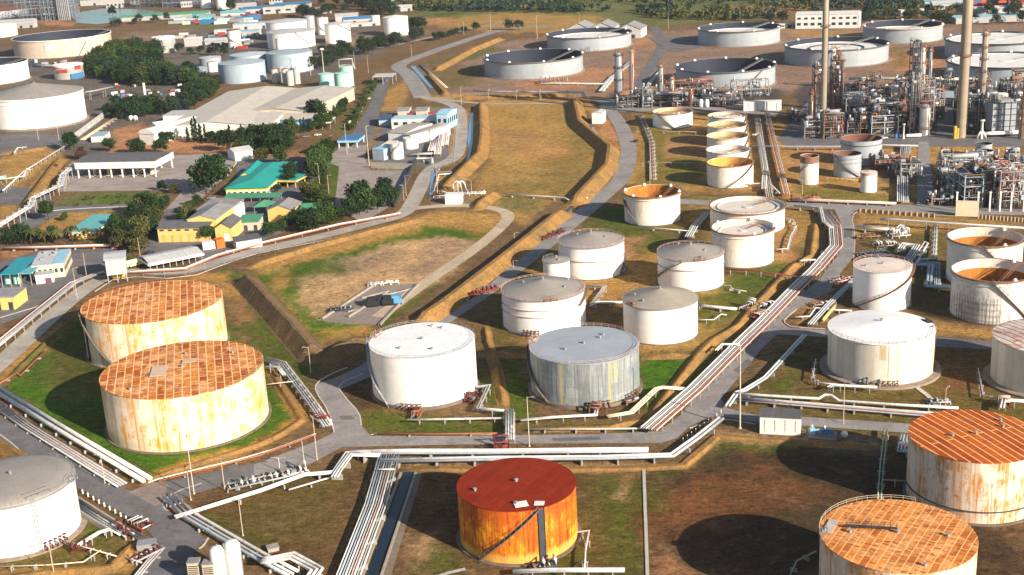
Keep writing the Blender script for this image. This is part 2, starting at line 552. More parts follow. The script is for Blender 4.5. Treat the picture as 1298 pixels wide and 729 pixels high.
# (soil, feather in metres, strength, photo outline)
PATCH = [
    # far country
    ('meadow', 30, .9, [(480, -30), (1000, -30), (1000, 22), (830, 33), (640, 30), (560, 26), (500, 12)]),
    ('gold', 14, .75, [(535, 22), (660, 16), (760, 20), (770, 34), (700, 42), (600, 38), (530, 30)]),
    ('laterite', 14, .8, [(925, 8), (1010, 10), (1008, 20), (930, 18)]),
    ('laterite', 8, .8, [(535, 23), (575, 22), (570, 30), (538, 31)]),
    ('green', 12, .8, [(545, 17), (580, 16), (580, 23), (545, 23)]),
    ('pink', 10, .8, [(160, 42), (245, 36), (330, 45), (330, 60), (200, 70), (140, 60)]),
    ('meadow', 8, .8, [(205, 32), (250, 28), (300, 34), (300, 40), (250, 38)]),
    ('laterite', 4, .85, [(38, 22), (60, 24), (95, 29), (92, 33), (60, 33), (38, 27)]),
    ('mud', 10, .8, [(0, 0), (100, 0), (100, 20), (0, 40)]),
    ('grey', 10, .8, [(110, 0), (330, 0), (330, 10), (110, 10)]),
    ('grey', 14, .8, [(230, 40), (480, 30), (500, 60), (400, 100), (240, 110), (160, 70)]),
    ('pink', 14, .7, [(400, 40), (545, 40), (530, 50), (410, 60)]),
    # far tank farm
    ('pink', 14, .9, [(540, 88), (600, 60), (690, 46), (800, 40), (1298, 30), (1298, 108), (820, 125), (560, 122)]),
    ('green', 9, .7, [(545, 80), (590, 66), (625, 58), (640, 62), (590, 78)]),
    ('olive', 9, .8, [(540, 86), (585, 82), (612, 88), (606, 108), (566, 112)]),
    ('laterite', 8, .75, [(740, 86), (800, 86), (800, 112), (660, 114), (660, 104)]),
    ('laterite', 8, .7, [(800, 48), (840, 48), (830, 62), (800, 60)]),
    ('gold', 7, .7, [(812, 98), (840, 90), (836, 112), (812, 114)]),
    ('laterite', 8, .8, [(1130, 60), (1198, 70), (1198, 92), (1128, 92)]),
    ('olive', 7, .7, [(1132, 60), (1152, 60), (1152, 86), (1132, 86)]),
    ('gold', 6, .7, [(985, 38), (1100, 40), (1095, 50), (1020, 50)]),
    # left: plant quarter
    ('grey', 10, .85, [(0, 60), (120, 90), (240, 110), (240, 190), (0, 200)]),
    ('laterite', 5, .95, [(138, 180), (180, 160), (205, 160), (290, 181), (300, 193), (136, 197)]),
    ('laterite', 4, .95, [(140, 166), (180, 155), (190, 168), (150, 178)]),
    ('gold', 5, .9, [(0, 198), (62, 184), (80, 196), (20, 246), (0, 246)]),
    ('gold', 4, .7, [(25, 245), (70, 200), (80, 206), (62, 236), (30, 250)]),
    ('meadow', 4, .9, [(85, 246), (215, 243), (200, 262), (70, 266)]),
    ('grass', 2, .6, [(120, 246), (205, 244), (195, 258), (120, 258)]),
    ('gold', 4, .8, [(50, 268), (210, 264), (190, 285), (55, 292)]),
    ('gold', 4, .85, [(0, 262), (24, 258), (0, 282)]),
    ('laterite', 3, .7, [(0, 316), (48, 314), (45, 330), (0, 330)]),
    ('olive', 4, .8, [(145, 325), (175, 330), (240, 338), (235, 346), (150, 344)]),
    ('grass', 4, .8, [(372, 215), (432, 205), (426, 256), (380, 262)]),
    ('meadow', 3, .7, [(408, 212), (416, 212), (414, 256), (406, 256)]),
    ('laterite', 4, .6, [(330, 196), (400, 190), (400, 200), (330, 204)]),
    ('brown', 3, .8, [(330, 272), (400, 262), (510, 262), (420, 292), (330, 310)]),
    ('meadow', 4, .8, [(425, 165), (470, 110), (480, 112), (440, 172)]),
    ('gold', 4, .8, [(485, 122), (515, 100), (520, 122), (505, 140), (482, 142)]),
    ('mud', 4, .8, [(465, 165), (500, 140), (580, 132), (582, 205), (462, 210)]),
    ('gold', 3, .9, [(532, 122), (600, 118), (600, 128), (570, 130), (540, 128)]),
    ('gold', 2, .9, [(574, 140), (582, 140), (576, 205), (562, 212)]),
    ('gold', 2, .9, [(587, 138), (594, 138), (590, 205), (585, 206)]),
    ('gold', 3, .9, [(552, 220), (610, 206), (575, 240), (548, 250)]),
    ('mud', 3, .9, [(545, 248), (630, 236), (600, 262), (540, 264)]),
    # middle field
    ('gold', 5, .95, [(612, 126), (730, 126), (735, 150), (770, 183), (768, 206), (718, 254), (628, 262), (600, 250), (615, 190)]),
    ('olive', 9, .5, [(720, 140), (762, 182), (755, 210), (718, 248), (690, 240), (700, 190)]),
    ('olive', 8, .5, [(600, 232), (670, 228), (718, 242), (710, 252), (640, 262), (596, 256)]),
    ('meadow', 10, .22, [(625, 140), (720, 134), (755, 180), (750, 214), (716, 246), (640, 240), (612, 215), (628, 180)]),
    ('pink', 9, .6, [(630, 165), (680, 160), (690, 190), (640, 196)]),
    ('laterite', 5, .55, [(650, 188), (720, 182), (725, 196), (660, 204)]),
    ('dry', 8, .6, [(640, 150), (700, 150), (735, 200), (660, 205), (630, 190)]),
    ('gold', 4, .8, [(610, 262), (700, 250), (660, 285), (650, 276), (630, 268)]),
    ('meadow', 6, .7, [(625, 252), (690, 252), (672, 268), (632, 264)]),
    # basin
    ('gold', 5, .95, [(318, 338), (400, 312), (560, 266), (640, 272), (620, 300), (480, 400), (400, 448)]),
    ('grass', 5, .95, [(326, 352), (430, 320), (540, 288), (575, 286), (625, 296), (606, 312), (500, 392), (470, 412), (408, 438)]),
    ('gold', 6, .85, [(545, 278), (622, 272), (632, 284), (610, 298), (565, 288)]),
    ('tan', 5, .95, [(372, 380), (380, 350), (440, 330), (500, 306), (560, 298), (606, 302), (570, 345), (500, 392), (430, 408), (395, 398)]),
    ('mud', 7, .7, [(420, 330), (500, 318), (520, 340), (440, 352), (400, 350)]),
    ('green', 5, .8, [(330, 358), (400, 332), (440, 336), (445, 348), (375, 352), (380, 370), (362, 378)]),
    ('gold', 4, .8, [(336, 362), (362, 342), (366, 360), (345, 374)]),
    ('tan', 3, .7, [(430, 352), (560, 312), (565, 318), (470, 358), (420, 366)]),
    ('pink', 4, .6, [(540, 305), (600, 304), (560, 340), (520, 352)]),
    ('dry', 4, .7, [(410, 418), (470, 412), (462, 422), (410, 436)]),
    ('green', 3, .8, [(476, 410), (552, 362), (560, 362), (486, 412)]),
    # strip between basin ditch and main road
    ('dry', 3, .95, [(510, 412), (640, 326), (725, 258), (775, 210), (782, 185), (735, 124), (745, 124), (775, 165), (792, 190),
                     (786, 214), (742, 258), (640, 338), (560, 404)]),
    ('laterite', 3, .9, [(752, 160), (770, 150), (782, 170), (790, 192), (780, 200), (772, 180)]),
    # tank field in the middle
    ('olive', 6, .9, [(640, 350), (790, 245), (1010, 262), (1060, 290), (950, 400), (880, 450), (640, 470), (600, 410)]),
    ('dry', 6, .85, [(690, 330), (800, 300), (900, 350), (940, 400), (880, 440), (740, 450), (660, 440)]),
    ('gold', 6, .7, [(870, 250), (1010, 262), (1050, 285), (990, 340), (900, 300)]),
    ('green', 5, .7, [(755, 258), (800, 262), (830, 300), (790, 310), (750, 292)]),
    ('laterite', 4, .75, [(785, 302), (815, 300), (820, 320), (795, 330)]),
    ('green', 5, .7, [(800, 310), (836, 300), (840, 312), (800, 330)]),
    ('brown', 5, .7, [(742, 385), (790, 380), (790, 412), (700, 415)]),
    ('laterite', 4, .7, [(980, 300), (1008, 300), (1004, 330), (978, 330)]),
    ('green', 5, .8, [(885, 380), (980, 330), (1005, 338), (935, 400), (884, 430)]),
    ('grass', 2.5, .98, [(808, 452), (884, 452), (846, 500), (815, 520)]),
    ('green', 4, .9, [(600, 450), (670, 450), (670, 540), (642, 524), (600, 500)]),
    ('brown', 3, .9, [(604, 456), (642, 456), (636, 478), (612, 484)]),
    ('dark', 3, .8, [(424, 492), (466, 478), (474, 520), (452, 522)]),
    ('olive', 3, .9, [(458, 520), (640, 530), (640, 553), (470, 552), (455, 540)]),
    ('green', 3, .7, [(460, 524), (520, 524), (640, 540), (640, 550), (470, 550)]),
    ('olive', 3, .8, [(645, 545), (830, 548), (880, 500), (940, 410), (925, 405), (880, 455), (820, 530), (680, 535)]),
    ('green', 2, .7, [(660, 540), (815, 540), (930, 420), (940, 425), (835, 545), (660, 549)]),
    # tanks with rust roofs
    ('grass', 4, .95, [(100, 405), (20, 478), (0, 500), (190, 606), (330, 566), (384, 534), (340, 470), (280, 400)]),
    ('brown', 6, .55, [(50, 455), (115, 395), (130, 470), (132, 540), (70, 510)]),
    ('dry', 3, .8, [(30, 440), (78, 410), (100, 398), (60, 440), (0, 486), (0, 470)]),
    ('green', 5, .8, [(285, 340), (330, 348), (395, 450), (400, 490), (360, 500), (290, 400), (270, 350)]),
    ('laterite', 4, .7, [(284, 372), (310, 368), (325, 405), (300, 410)]),
    ('dry', 3, .8, [(240, 350), (290, 345), (300, 372), (286, 375)]),
    ('dry', 3, .9, [(338, 466), (350, 466), (390, 530), (330, 568), (190, 612), (180, 606), (320, 562), (376, 530)]),
    # bottom left
    ('dry', 3, .9, [(0, 556), (18, 556), (52, 592), (0, 600)]),
    ('dark', 4, .8, [(0, 566), (28, 596), (0, 604)]),
    ('olive', 4, .95, [(96, 632), (160, 670), (190, 700), (175, 729), (0, 729), (0, 700), (96, 690)]),
    ('green', 3, .7, [(96, 640), (140, 676), (130, 690), (96, 672)]),
    ('dry', 2.5, .9, [(0, 724), (140, 716), (165, 688), (190, 700), (160, 729), (0, 729)]),
    ('olive', 3, .9, [(104, 622), (165, 660), (158, 672), (98, 634)]),
    # bottom fields
    ('brown', 5, .98, [(232, 640), (330, 600), (420, 604), (440, 582), (480, 585), (424, 729), (380, 729), (330, 700), (240, 655)]),
    ('olive', 8, .65, [(280, 650), (350, 600), (440, 600), (450, 620), (400, 680), (330, 690)]),
    ('green', 5, .6, [(245, 650), (290, 660), (330, 690), (310, 690)]),
    ('olive', 3, .9, [(500, 600), (512, 600), (480, 729), (452, 729)]),
    ('green', 2.5, .8, [(505, 600), (512, 600), (470, 700), (460, 700)]),
    ('brown', 5, .98, [(520, 592), (866, 588), (860, 729), (480, 729)]),
    ('tan', 4, .6, [(520, 690), (545, 680), (550, 700), (528, 712)]),
    ('olive', 6, .7, [(730, 600), (818, 600), (818, 729), (735, 729)]),
    ('green', 5, .7, [(775, 610), (815, 600), (830, 729), (772, 729)]),
    ('laterite', 2.5, .7, [(790, 602), (806, 600), (798, 612), (792, 612)]),
    ('tan', 2, .7, [(780, 630), (794, 618), (792, 632)]),
    ('green', 3, .6, [(552, 690), (590, 712), (580, 729), (530, 729)]),
    ('green', 4, .55, [(700, 720), (735, 690), (740, 729), (690, 729)]),
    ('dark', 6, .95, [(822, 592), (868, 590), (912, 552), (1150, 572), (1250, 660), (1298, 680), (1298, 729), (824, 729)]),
    ('red', 8, .6, [(825, 640), (880, 600), (960, 600), (1010, 625), (940, 660), (870, 690), (830, 690)]),
    ('red', 4, .7, [(850, 640), (885, 632), (880, 660), (852, 664)]),
    ('laterite', 5, .7, [(832, 690), (856, 688), (880, 729), (836, 729)]),
    ('red', 5, .6, [(960, 595), (1040, 612), (1060, 630), (1000, 622)]),
    ('red', 4, .6, [(925, 560), (960, 570), (945, 582)]),
    ('green', 4, .7, [(820, 596), (868, 592), (912, 556), (1000, 562), (1000, 568), (915, 572), (850, 605), (825, 640)]),
    ('tan', 3, .95, [(520, 588), (640, 592), (815, 588), (866, 586), (908, 549), (965, 553), (1110, 564), (1110, 568), (960, 560), (912, 556), (868, 594), (690, 598), (520, 596)]),
    ('grey', 2, .5, [(1035, 570), (1060, 566), (1085, 572), (1060, 578)]),
    # right tank compound
    ('olive', 5, .95, [(940, 500), (1020, 432), (1050, 425), (1298, 440), (1298, 560), (1020, 548), (940, 520)]),
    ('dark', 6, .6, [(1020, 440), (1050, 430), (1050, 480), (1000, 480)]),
    ('brown', 5, .7, [(990, 470), (1045, 470), (1040, 500), (980, 500)]),
    ('brown', 5, .8, [(1180, 440), (1256, 440), (1250, 500), (1190, 500)]),
    ('green', 3, .7, [(985, 490), (1003, 470), (1015, 476), (990, 500)]),
    ('red', 4, .6, [(1190, 480), (1240, 470), (1240, 495), (1195, 498)]),
    ('olive', 5, .9, [(1085, 300), (1200, 290), (1205, 420), (1160, 410), (1080, 390)]),
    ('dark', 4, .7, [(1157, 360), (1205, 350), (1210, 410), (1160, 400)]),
    ('gold', 3, .7, [(1085, 268), (1298, 282), (1298, 292), (1085, 296)]),
    ('dry', 4, .7, [(1005, 385), (1050, 372), (1046, 400), (1008, 408)]),
    ('gold', 3, .8, [(1160, 402), (1200, 410), (1256, 420), (1256, 428), (1190, 424), (1160, 410)]),
    # small tanks near the process units
    ('gold', 5, .85, [(810, 140), (1290, 180), (1298, 256), (1010, 256), (790, 232), (800, 180)]),
    ('green', 4, .6, [(815, 140), (880, 170), (895, 235), (815, 235)]),
    ('laterite', 3, .7, [(845, 175), (893, 172), (893, 200), (845, 200)]),
    ('green', 4, .6, [(1010, 236), (1130, 244), (1130, 255), (1010, 254)]),
    ('laterite', 3, .7, [(1000, 188), (1066, 188), (1060, 215), (1000, 212)]),
    ('plant', 4, .9, [(1010, 104), (1298, 112), (1298, 178), (1000, 178)]),
    ('plant', 4, .8, [(1186, 214), (1298, 210), (1298, 270), (1186, 268)]),
    ('gold', 3, .7, [(1176, 182), (1236, 186), (1236, 212), (1178, 208)]),
    ('plant', 4, .85, [(770, 118), (990, 112), (990, 138), (780, 138)]),
    ('plant', 3, .7, [(1115, 206), (1165, 206), (1162, 234), (1118, 232)]),
    ('brown', 4, .6, [(896, 240), (1000, 245), (1000, 262), (870, 256)]),
]


def build_ground():
    nr, nc = 420, 760
    rows = [-400., -50., 100., 170.]
    k0, k1 = 1 / 205., 1 / 2050.
    rows += [1 / (k0 + (k1 - k0) * i / (nr - 1)) for i in range(nr)]
    rows += [2600., 4000., 9000., 16000.]
    cols = [-12., -4., -1.5, -.8] + list(np.linspace(-.52, .56, nc)) + [.85, 1.5, 4., 12.]
    Y = np.array(rows)[:, None]
    S = np.array(cols)[None, :]
    X = S * np.maximum(Y, 260.) + 0 * Y
    Yg = Y + 0 * S
    n = X.size
    x, y = X.ravel(), Yg.ravel()
    ns, nl = np.zeros(n), np.zeros(n)
    # irregular borders from a few summed waves plus value noise
    rs = np.random.RandomState(4)
    for L, a in ((90, 1.), (41, .8), (23, .7), (11, .6), (5.5, .5), (2.6, .4)):
        for _ in range(4):
            th, ph = rs.rand() * 6.28, rs.rand() * 6.28
            ns += a * np.sin((x * math.cos(th) + y * math.sin(th)) * 6.28 / L + ph + 1.3 * np.sin((x * math.sin(th) - y * math.cos(th)) * 6.28 / (L * 1.7)))
    ns /= 3.0
    col = np.tile(np.array(SOIL['base']), (n, 1))
    for nm, fe, st, pts in PATCH:
        P = np.array([W(*p)[:2] for p in pts])
        m = fe * 2 + 4
        idx = np.nonzero((x > P[:, 0].min() - m) & (x < P[:, 0].max() + m) & (y > P[:, 1].min() - m) & (y < P[:, 1].max() + m))[0]
        if not len(idx):
            continue
        qx, qy = x[idx], y[idx]
        ins = np.zeros(len(idx), bool)
        dist = np.full(len(idx), 1e9)
        for i in range(len(P)):
            ax, ay = P[i]
            bx, by = P[(i + 1) % len(P)]
            c = ((ay > qy) != (by > qy))
            with np.errstate(divide='ignore', invalid='ignore'):
                xi = ax + (qy - ay) / (by - ay + 1e-12) * (bx - ax)
            ins ^= c & (qx < xi)
            dx, dy = bx - ax, by - ay
            t = np.clip(((qx - ax) * dx + (qy - ay) * dy) / (dx * dx + dy * dy + 1e-9), 0, 1)
            dist = np.minimum(dist, np.hypot(qx - ax - t * dx, qy - ay - t * dy))
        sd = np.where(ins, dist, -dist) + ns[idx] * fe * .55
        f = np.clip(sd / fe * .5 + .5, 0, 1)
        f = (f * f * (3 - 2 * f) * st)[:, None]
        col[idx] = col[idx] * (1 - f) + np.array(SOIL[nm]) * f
    nrw, ncl = len(rows), len(cols)
    me = bpy.data.meshes.new('ground')
    V = np.stack([x, y, np.zeros(n)], 1)
    a = np.arange(nrw * ncl).reshape(nrw, ncl)
    Fq = np.stack([a[:-1, :-1], a[:-1, 1:], a[1:, 1:], a[1:, :-1]], -1).reshape(-1, 4)
    me.vertices.add(n)
    me.vertices.foreach_set('co', V.ravel())
    me.loops.add(Fq.size)
    me.loops.foreach_set('vertex_index', Fq.ravel().astype(np.int32))
    me.polygons.add(len(Fq))
    me.polygons.foreach_set('loop_start', np.arange(0, Fq.size, 4, dtype=np.int32))
    me.update(calc_edges=True)
    at = me.attributes.new('soil', 'FLOAT_COLOR', 'POINT')
    at.data.foreach_set('color', np.concatenate([col, np.ones((n, 1))], 1).ravel().astype(np.float32))
    t = NT('soil_and_grass')
    base = t.n('Attribute', attribute_name='soil')
    p = t.pos()
    c = t.mix(1, base, t.ramp(t.noise(p, .035, 6, .68, .5), [(.3, .76), (.5, 1.0), (.7, 1.24)]), 'MULTIPLY')
    c = t.mix(1, c, t.ramp(t.noise(p, .28, 5, .75), [(.3, .6), (.5, 1.0), (.72, 1.4)]), 'MULTIPLY')
    c = t.mix(1, c, t.ramp(t.noise(p, 1.6, 4, .8), [(.28, .58), (.5, 1.0), (.75, 1.38)]), 'MULTIPLY')
    vo = t.n('TexVoronoi', {'Vector': p, 'Scale': .55, 'Randomness': 1.0})
    tm = t.ramp(t.noise(t.map(p, loc=(77, 3, 0)), .10, 5, .7), [(.42, 0.), (.6, 1.)])
    c = t.mix(t.math('MULTIPLY', t.math('MULTIPLY', t.ramp(vo, [(.22, 1.), (.42, 0.)]), tm), .62), c, (.045, .052, .016))
    c = t.mix(1, c, t.ramp(t.noise(p, .85, 6, .85), [(.32, .55), (.5, 1.0), (.68, 1.5)]), 'MULTIPLY')
    g = t.ramp(t.noise(t.map(p, loc=(40, 12, 0)), .075, 6, .72, .4), [(.50, 0.), (.66, 1.)])
    c = t.mix(t.math('MULTIPLY', g, .22), c, (.07, .075, .016))
    d = t.ramp(t.noise(t.map(p, loc=(140, 72, 0)), .11, 6, .74, .6), [(.56, 0.), (.70, 1.)])
    c = t.mix(t.math('MULTIPLY', d, .30), c, (.33, .21, .11))
    c = t.mix(1, c, t.ramp(t.noise(t.map(p, (.35, 1, 1), (9, 4, 0), (0, 0, .5)), .8, 4, .75), [(.32, .7), (.5, 1.0), (.7, 1.3)]), 'MULTIPLY')
    t.set('Base Color', c)
    t.set('Roughness', .95)
    t.set('Specular IOR Level', .08)
    t.bump(t.noise(p, 1.1, 5, .75), .55, .35)
    me.materials.append(t.m)
    o = link('ground', me)
    o['kind'] = 'structure'


build_ground()

# ------------------------------------------------------------------ paved surfaces
def road_mat(name, col, patch=.35):
    t = NT(name)
    p = t.pos()
    c = t.mix(1, col, t.ramp(t.noise(p, .09, 6, .7, .8), [(.3, .72), (.5, 1.0), (.72, 1.28)]), 'MULTIPLY')
    c = t.mix(1, c, t.ramp(t.noise(p, .9, 5, .7), [(.3, .82), (.7, 1.14)]), 'MULTIPLY')
    st = t.ramp(t.noise(t.map(p, loc=(30, 8, 0)), .22, 5, .7, 1.2), [(.56, 0.), (.66, 1.)])
    c = t.mix(t.math('MULTIPLY', st, patch), c, tuple(x * .62 for x in col))
    t.set('Base Color', c)
    t.set('Roughness', .9)
    t.set('Specular IOR Level', .15)
    t.bump(t.noise(p, 2.5, 3, .6), .15, .05)
    return t.m


ASPH = road_mat('asphalt', (.150, .145, .15), .6)
LIGHTR = road_mat('pale_road', (.36, .33, .295))
ASPHL = road_mat('worn_asphalt', (.26, .245, .24))
YARD = road_mat('yard_concrete', (.30, .26, .245), .2)
PAD = road_mat('pad_concrete', (.25, .205, .18), .4)
DIRTR = road_mat('dirt_track', (.46, .37, .27), .2)
GRAVEL = road_mat('gravel', (.20, .165, .12), .4)
_zs = [0.02]


def sheet(name, pts, mat, h=None):
    _zs[0] += .004
    z = _zs[0] if h is None else h
    m = MB()
    P = [W(x, y) for x, y in pts]
    m.add([(p.x, p.y, z) for p in P], [tuple(range(len(P)))])
    o = struct(m, name, mat)
    if o.data.polygons[0].normal.z < 0:
        o.data.flip_normals()
    return o


def offset_line(P, d):
    """world polyline moved d metres to its right, with mitres"""
    out = []
    for i, p in enumerate(P):
        a = (P[i] - P[i - 1]).normalized() if i else None
        b = (P[i + 1] - P[i]).normalized() if i < len(P) - 1 else None
        t = ((a + b) if a is not None and b is not None else (a or b)).normalized()
        k = 1.0
        if a is not None and b is not None:
            k = min(2.0, 1 / max(.35, a.dot(t)))
        out.append(Vector((p.x + t.y * d * k, p.y - t.x * d * k, p.z)))
    return out


def smooth_line(P, n=3):
    for _ in range(n):
        Q = [P[0]]
        for a, b in zip(P[:-1], P[1:]):
            Q += [a * .75 + b * .25, a * .25 + b * .75]
        Q.append(P[-1])
        P = Q
    return P


def lane(name, pts, width, mat, sm=2):
    _zs[0] += .004
    P = smooth_line([W(*p) for p in pts], sm)
    A, B = offset_line(P, -width / 2), offset_line(P, width / 2)
    m = MB()
    n = len(P)
    m.add([(p.x, p.y, _zs[0]) for p in A] + [(p.x, p.y, _zs[0]) for p in B], [(i, n + i, n + i + 1, i + 1) for i in range(n - 1)])
    return struct(m, name, mat)


def kerb(pts, w=.45, h=.16, sm=1, mat=None, name='kerb'):
    P = smooth_line([W(*p) for p in pts], sm)
    A, B = offset_line(P, -w / 2), offset_line(P, w / 2)
    m = MB()
    n = len(P)
    V = [(p.x, p.y, 0) for p in A] + [(p.x, p.y, h) for p in A] + [(p.x, p.y, h) for p in B] + [(p.x, p.y, 0) for p in B]
    fs = []
    for k in range(3):
        fs += [(k * n + i, (k + 1) * n + i, (k + 1) * n + i + 1, k * n + i + 1) for i in range(n - 1)]
    m.add(V, fs)
    return struct(m, name, mat or CONCL)


# yards first, roads above them
sheet('loading_yard', [(72, 243), (92, 205), (200, 198), (278, 194), (302, 204), (284, 226), (240, 266), (208, 268), (232, 241)], YARD)
sheet('paved_yard', [(434, 182), (466, 182), (462, 200), (470, 216), (524, 216), (504, 256), (460, 282), (424, 262), (430, 211), (414, 206), (418, 198)], YARD)
sheet('works_yard', [(178, 318), (205, 300), (290, 262), (300, 238), (300, 204), (330, 200), (420, 200), (418, 212), (385, 240), (378, 268), (392, 282), (330, 306), (262, 330), (216, 322)], ASPH)
sheet('side_road', [(240, 262), (210, 266), (196, 292), (180, 316), (196, 320), (215, 290)], ASPH)
sheet('terminal_road', [(0, 332), (60, 314), (150, 314), (132, 342), (90, 366), (30, 400), (0, 412)], ASPH)
sheet('left_apron', [(0, 236), (36, 238), (60, 244), (70, 262), (28, 290), (16, 294), (30, 262), (0, 258)], ASPH)
sheet('left_yard', [(0, 172), (40, 170), (110, 172), (112, 182), (64, 184), (0, 200)], ASPH)
sheet('service_road', [(70, 262), (180, 258), (180, 264), (78, 270), (38, 292), (28, 290)], ASPH)
sheet('concrete_pad', [(408, 407), (476, 362), (530, 360), (481, 412), (440, 411)], PAD)
sheet('plant_yard', [(470, 205), (490, 152), (578, 138), (566, 206), (540, 212)], ASPH)
sheet('refinery_apron', [(985, 178), (1024, 128), (1038, 128), (1060, 170), (1298, 172), (1298, 186), (1000, 186)], ASPH)
sheet('refinery_alley', [(1186, 178), (1190, 128), (1208, 128), (1208, 178)], ASPH)
sheet('unit_apron', [(752, 128), (800, 124), (902, 136), (990, 138), (985, 146), (880, 140), (790, 142), (770, 137)], ASPHL)
lane('dirt_track', [(520, 265), (545, 262), (582, 260), (625, 263), (648, 272), (636, 288), (600, 318), (545, 354), (480, 402)], 6.0, DIRTR)
sheet('front_street', [(487, 96), (496, 97), (474, 166), (464, 184), (440, 184), (446, 170), (470, 130), (476, 110)], ASPH)
lane('perimeter_road', [(-40, 492), (0, 462), (82, 385), (128, 352), (165, 343), (236, 346), (285, 329), (330, 316), (398, 302), (476, 282), (514, 272), (527, 250), (544, 212), (576, 203), (583, 185), (585, 160), (583, 138), (568, 130), (536, 123)], 8.2, LIGHTR)
lane('highway', [(536, 124), (526, 106), (516, 92), (500, 84), (530, 72), (600, 48), (640, 36), (700, 33)], 13, ASPHL)
lane('far_road', [(395, 76), (440, 66), (500, 58), (560, 44), (640, 28)], 7, ASPHL)
lane('plant_road', [(528, 122), (600, 131), (640, 132), (736, 131)], 5, LIGHTR)
lane('main_road', [(412, 492), (440, 482), (470, 468), (560, 405), (625, 362), (712, 293), (768, 246), (790, 226), (797, 200), (797, 186), (788, 158), (768, 134)], 9.0, ASPHL)
lane('far_farm_road', [(788, 132), (804, 118), (820, 92), (842, 58), (836, 44), (828, 34)], 9, ASPH)
sheet('junction', [(400, 487), (424, 488), (436, 504), (454, 522), (458, 540), (470, 553), (640, 553), (640, 563), (434, 567), (390, 590), (322, 604), (320, 590), (400, 560), (424, 548), (416, 520), (402, 497)], ASPHL)
sheet('south_road', [(639, 552), (750, 551), (820, 548), (836, 546), (862, 527), (886, 497), (930, 455), (968, 414), (1000, 380), (1020, 368), (1060, 366), (1031, 381), (998, 400), (990, 408), (1000, 416), (1050, 419), (1050, 428), (985, 424), (966, 442), (940, 474), (922, 496), (914, 506), (922, 518), (960, 527), (960, 536), (916, 528), (900, 529), (874, 541), (858, 556), (838, 562), (812, 562), (639, 563)], ASPHL)
sheet('east_road', [(1016, 374), (1040, 352), (1062, 324), (1068, 308), (1066, 284), (1058, 266), (1000, 262), (1000, 257), (1160, 260), (1300, 266), (1300, 273), (1184, 271), (1088, 265), (1079, 272), (1083, 296), (1082, 326), (1064, 348), (1050, 370)], ASPHL)
sheet('north_lane', [(1162, 262), (1164, 180), (1177, 180), (1185, 262)], ASPHL)
sheet('compound_road', [(958, 527), (1018, 529), (1160, 538), (1160, 550), (1018, 540), (958, 537)], ASPHL)
sheet('compound_lane', [(1046, 418), (1190, 428), (1270, 434), (1270, 445), (1190, 440), (1046, 429)], ASPH)
sheet('tank_lane', [(862, 252), (1000, 257), (1000, 263), (862, 259)], ASPHL)
sheet('gate_road', [(-4, 526), (21, 540), (166, 624), (204, 612), (322, 588), (322, 606), (240, 628), (208, 646), (232, 660), (262, 684), (245, 700), (248, 740), (160, 740), (206, 694), (178, 664), (104, 622), (50, 594), (-4, 552)], ASPH)
sheet('culvert_slab', [(163, 624), (202, 610), (214, 616), (204, 640), (196, 642)], PAD)
# kerbs, edges of verge
kerb([(424, 549), (416, 520), (400, 497), (400, 486), (420, 474), (440, 466)])
kerb([(460, 474), (426, 488), (438, 505), (456, 524), (458, 540)])
kerb([(470, 551), (640, 551)])
kerb([(1082, 328), (1084, 298), (1079, 274), (1088, 267), (1184, 273), (1298, 277)])
kerb([(1046, 417), (1004, 415), (992, 408), (1000, 400), (1010, 392)])
kerb([(188, 612), (204, 606), (330, 576), (400, 550)], mat=WHITE)
kerb([(256, 613), (222, 624), (206, 636), (208, 646), (214, 648)])
kerb([(48, 594), (20, 566), (0, 551)])
kerb([(264, 682), (258, 692), (252, 696)])
kerb([(120, 370), (150, 350), (235, 354), (290, 333), (330, 320), (410, 305)])
kerb([(60, 268), (90, 265), (180, 261)], mat=WHITE)
kerb([(0, 403), (60, 385), (104, 355)], w=.6)
kerb([(286, 226), (300, 206)], mat=WHITE)
kerb([(874, 543), (914, 530), (958, 538)])

# painted centre dashes are worn off in this place; patched squares of newer asphalt remain
for q in ([(430, 528), (446, 527), (450, 532), (434, 533)], [(700, 556), (760, 554), (762, 558), (702, 560)], [(286, 592), (300, 589), (306, 596), (292, 599)],
          [(930, 470), (948, 455), (954, 460), (938, 474)], [(1070, 290), (1080, 290), (1080, 300), (1070, 302)]):
    sheet('road_patch', q, ASPH)

# ------------------------------------------------------------------ water and ditches
t = NT('ditch_water')
t.set('Base Color', (.010, .018, .030, 1))
t.set('Roughness', .08)
t.bump(t.noise(t.pos(), .8, 3, .6), .08, .05)
DITCHW = t.m
t = NT('blue_channel')
t.set('Base Color', (.10, .24, .40, 1))
t.set('Roughness', .25)
BLUEW = t.m
t = NT('pond_water')
t.set('Base Color', (.10, .20, .19, 1))
t.set('Roughness', .2)
t.bump(t.noise(t.pos(), .3, 3, .6), .1, .05)
PONDW = t.m
sheet('drain_water', [(513, 599), (524, 599), (478, 730), (464, 730)], DITCHW)
sheet('channel_water', [(597, 143), (601, 143), (599, 178), (600, 186), (597, 208), (590, 209), (594, 190), (592, 176)], BLUEW)
sheet('channel_water', [(547, 218), (552, 218), (548, 248), (544, 248)], BLUEW)
sheet('channel_water', [(520, 84), (526, 84), (550, 112), (545, 112)], BLUEW)
sheet('pond_water', [(92, 17), (130, 11), (175, 12), (215, 16), (240, 19), (200, 24), (160, 27), (122, 31), (96, 29)], PONDW)
lane('ditch_water', [(748, 160), (776, 190), (781, 208), (766, 230), (738, 252), (716, 270), (640, 342), (588, 384)], 2.0, DITCHW)
sheet('sealed_ground', [(820, 47), (885, 47), (900, 58), (860, 66), (846, 64)], ASPH)
lane('concrete_path', [(590, 722), (560, 729), (540, 740)], 1.2, CONCL, 1)
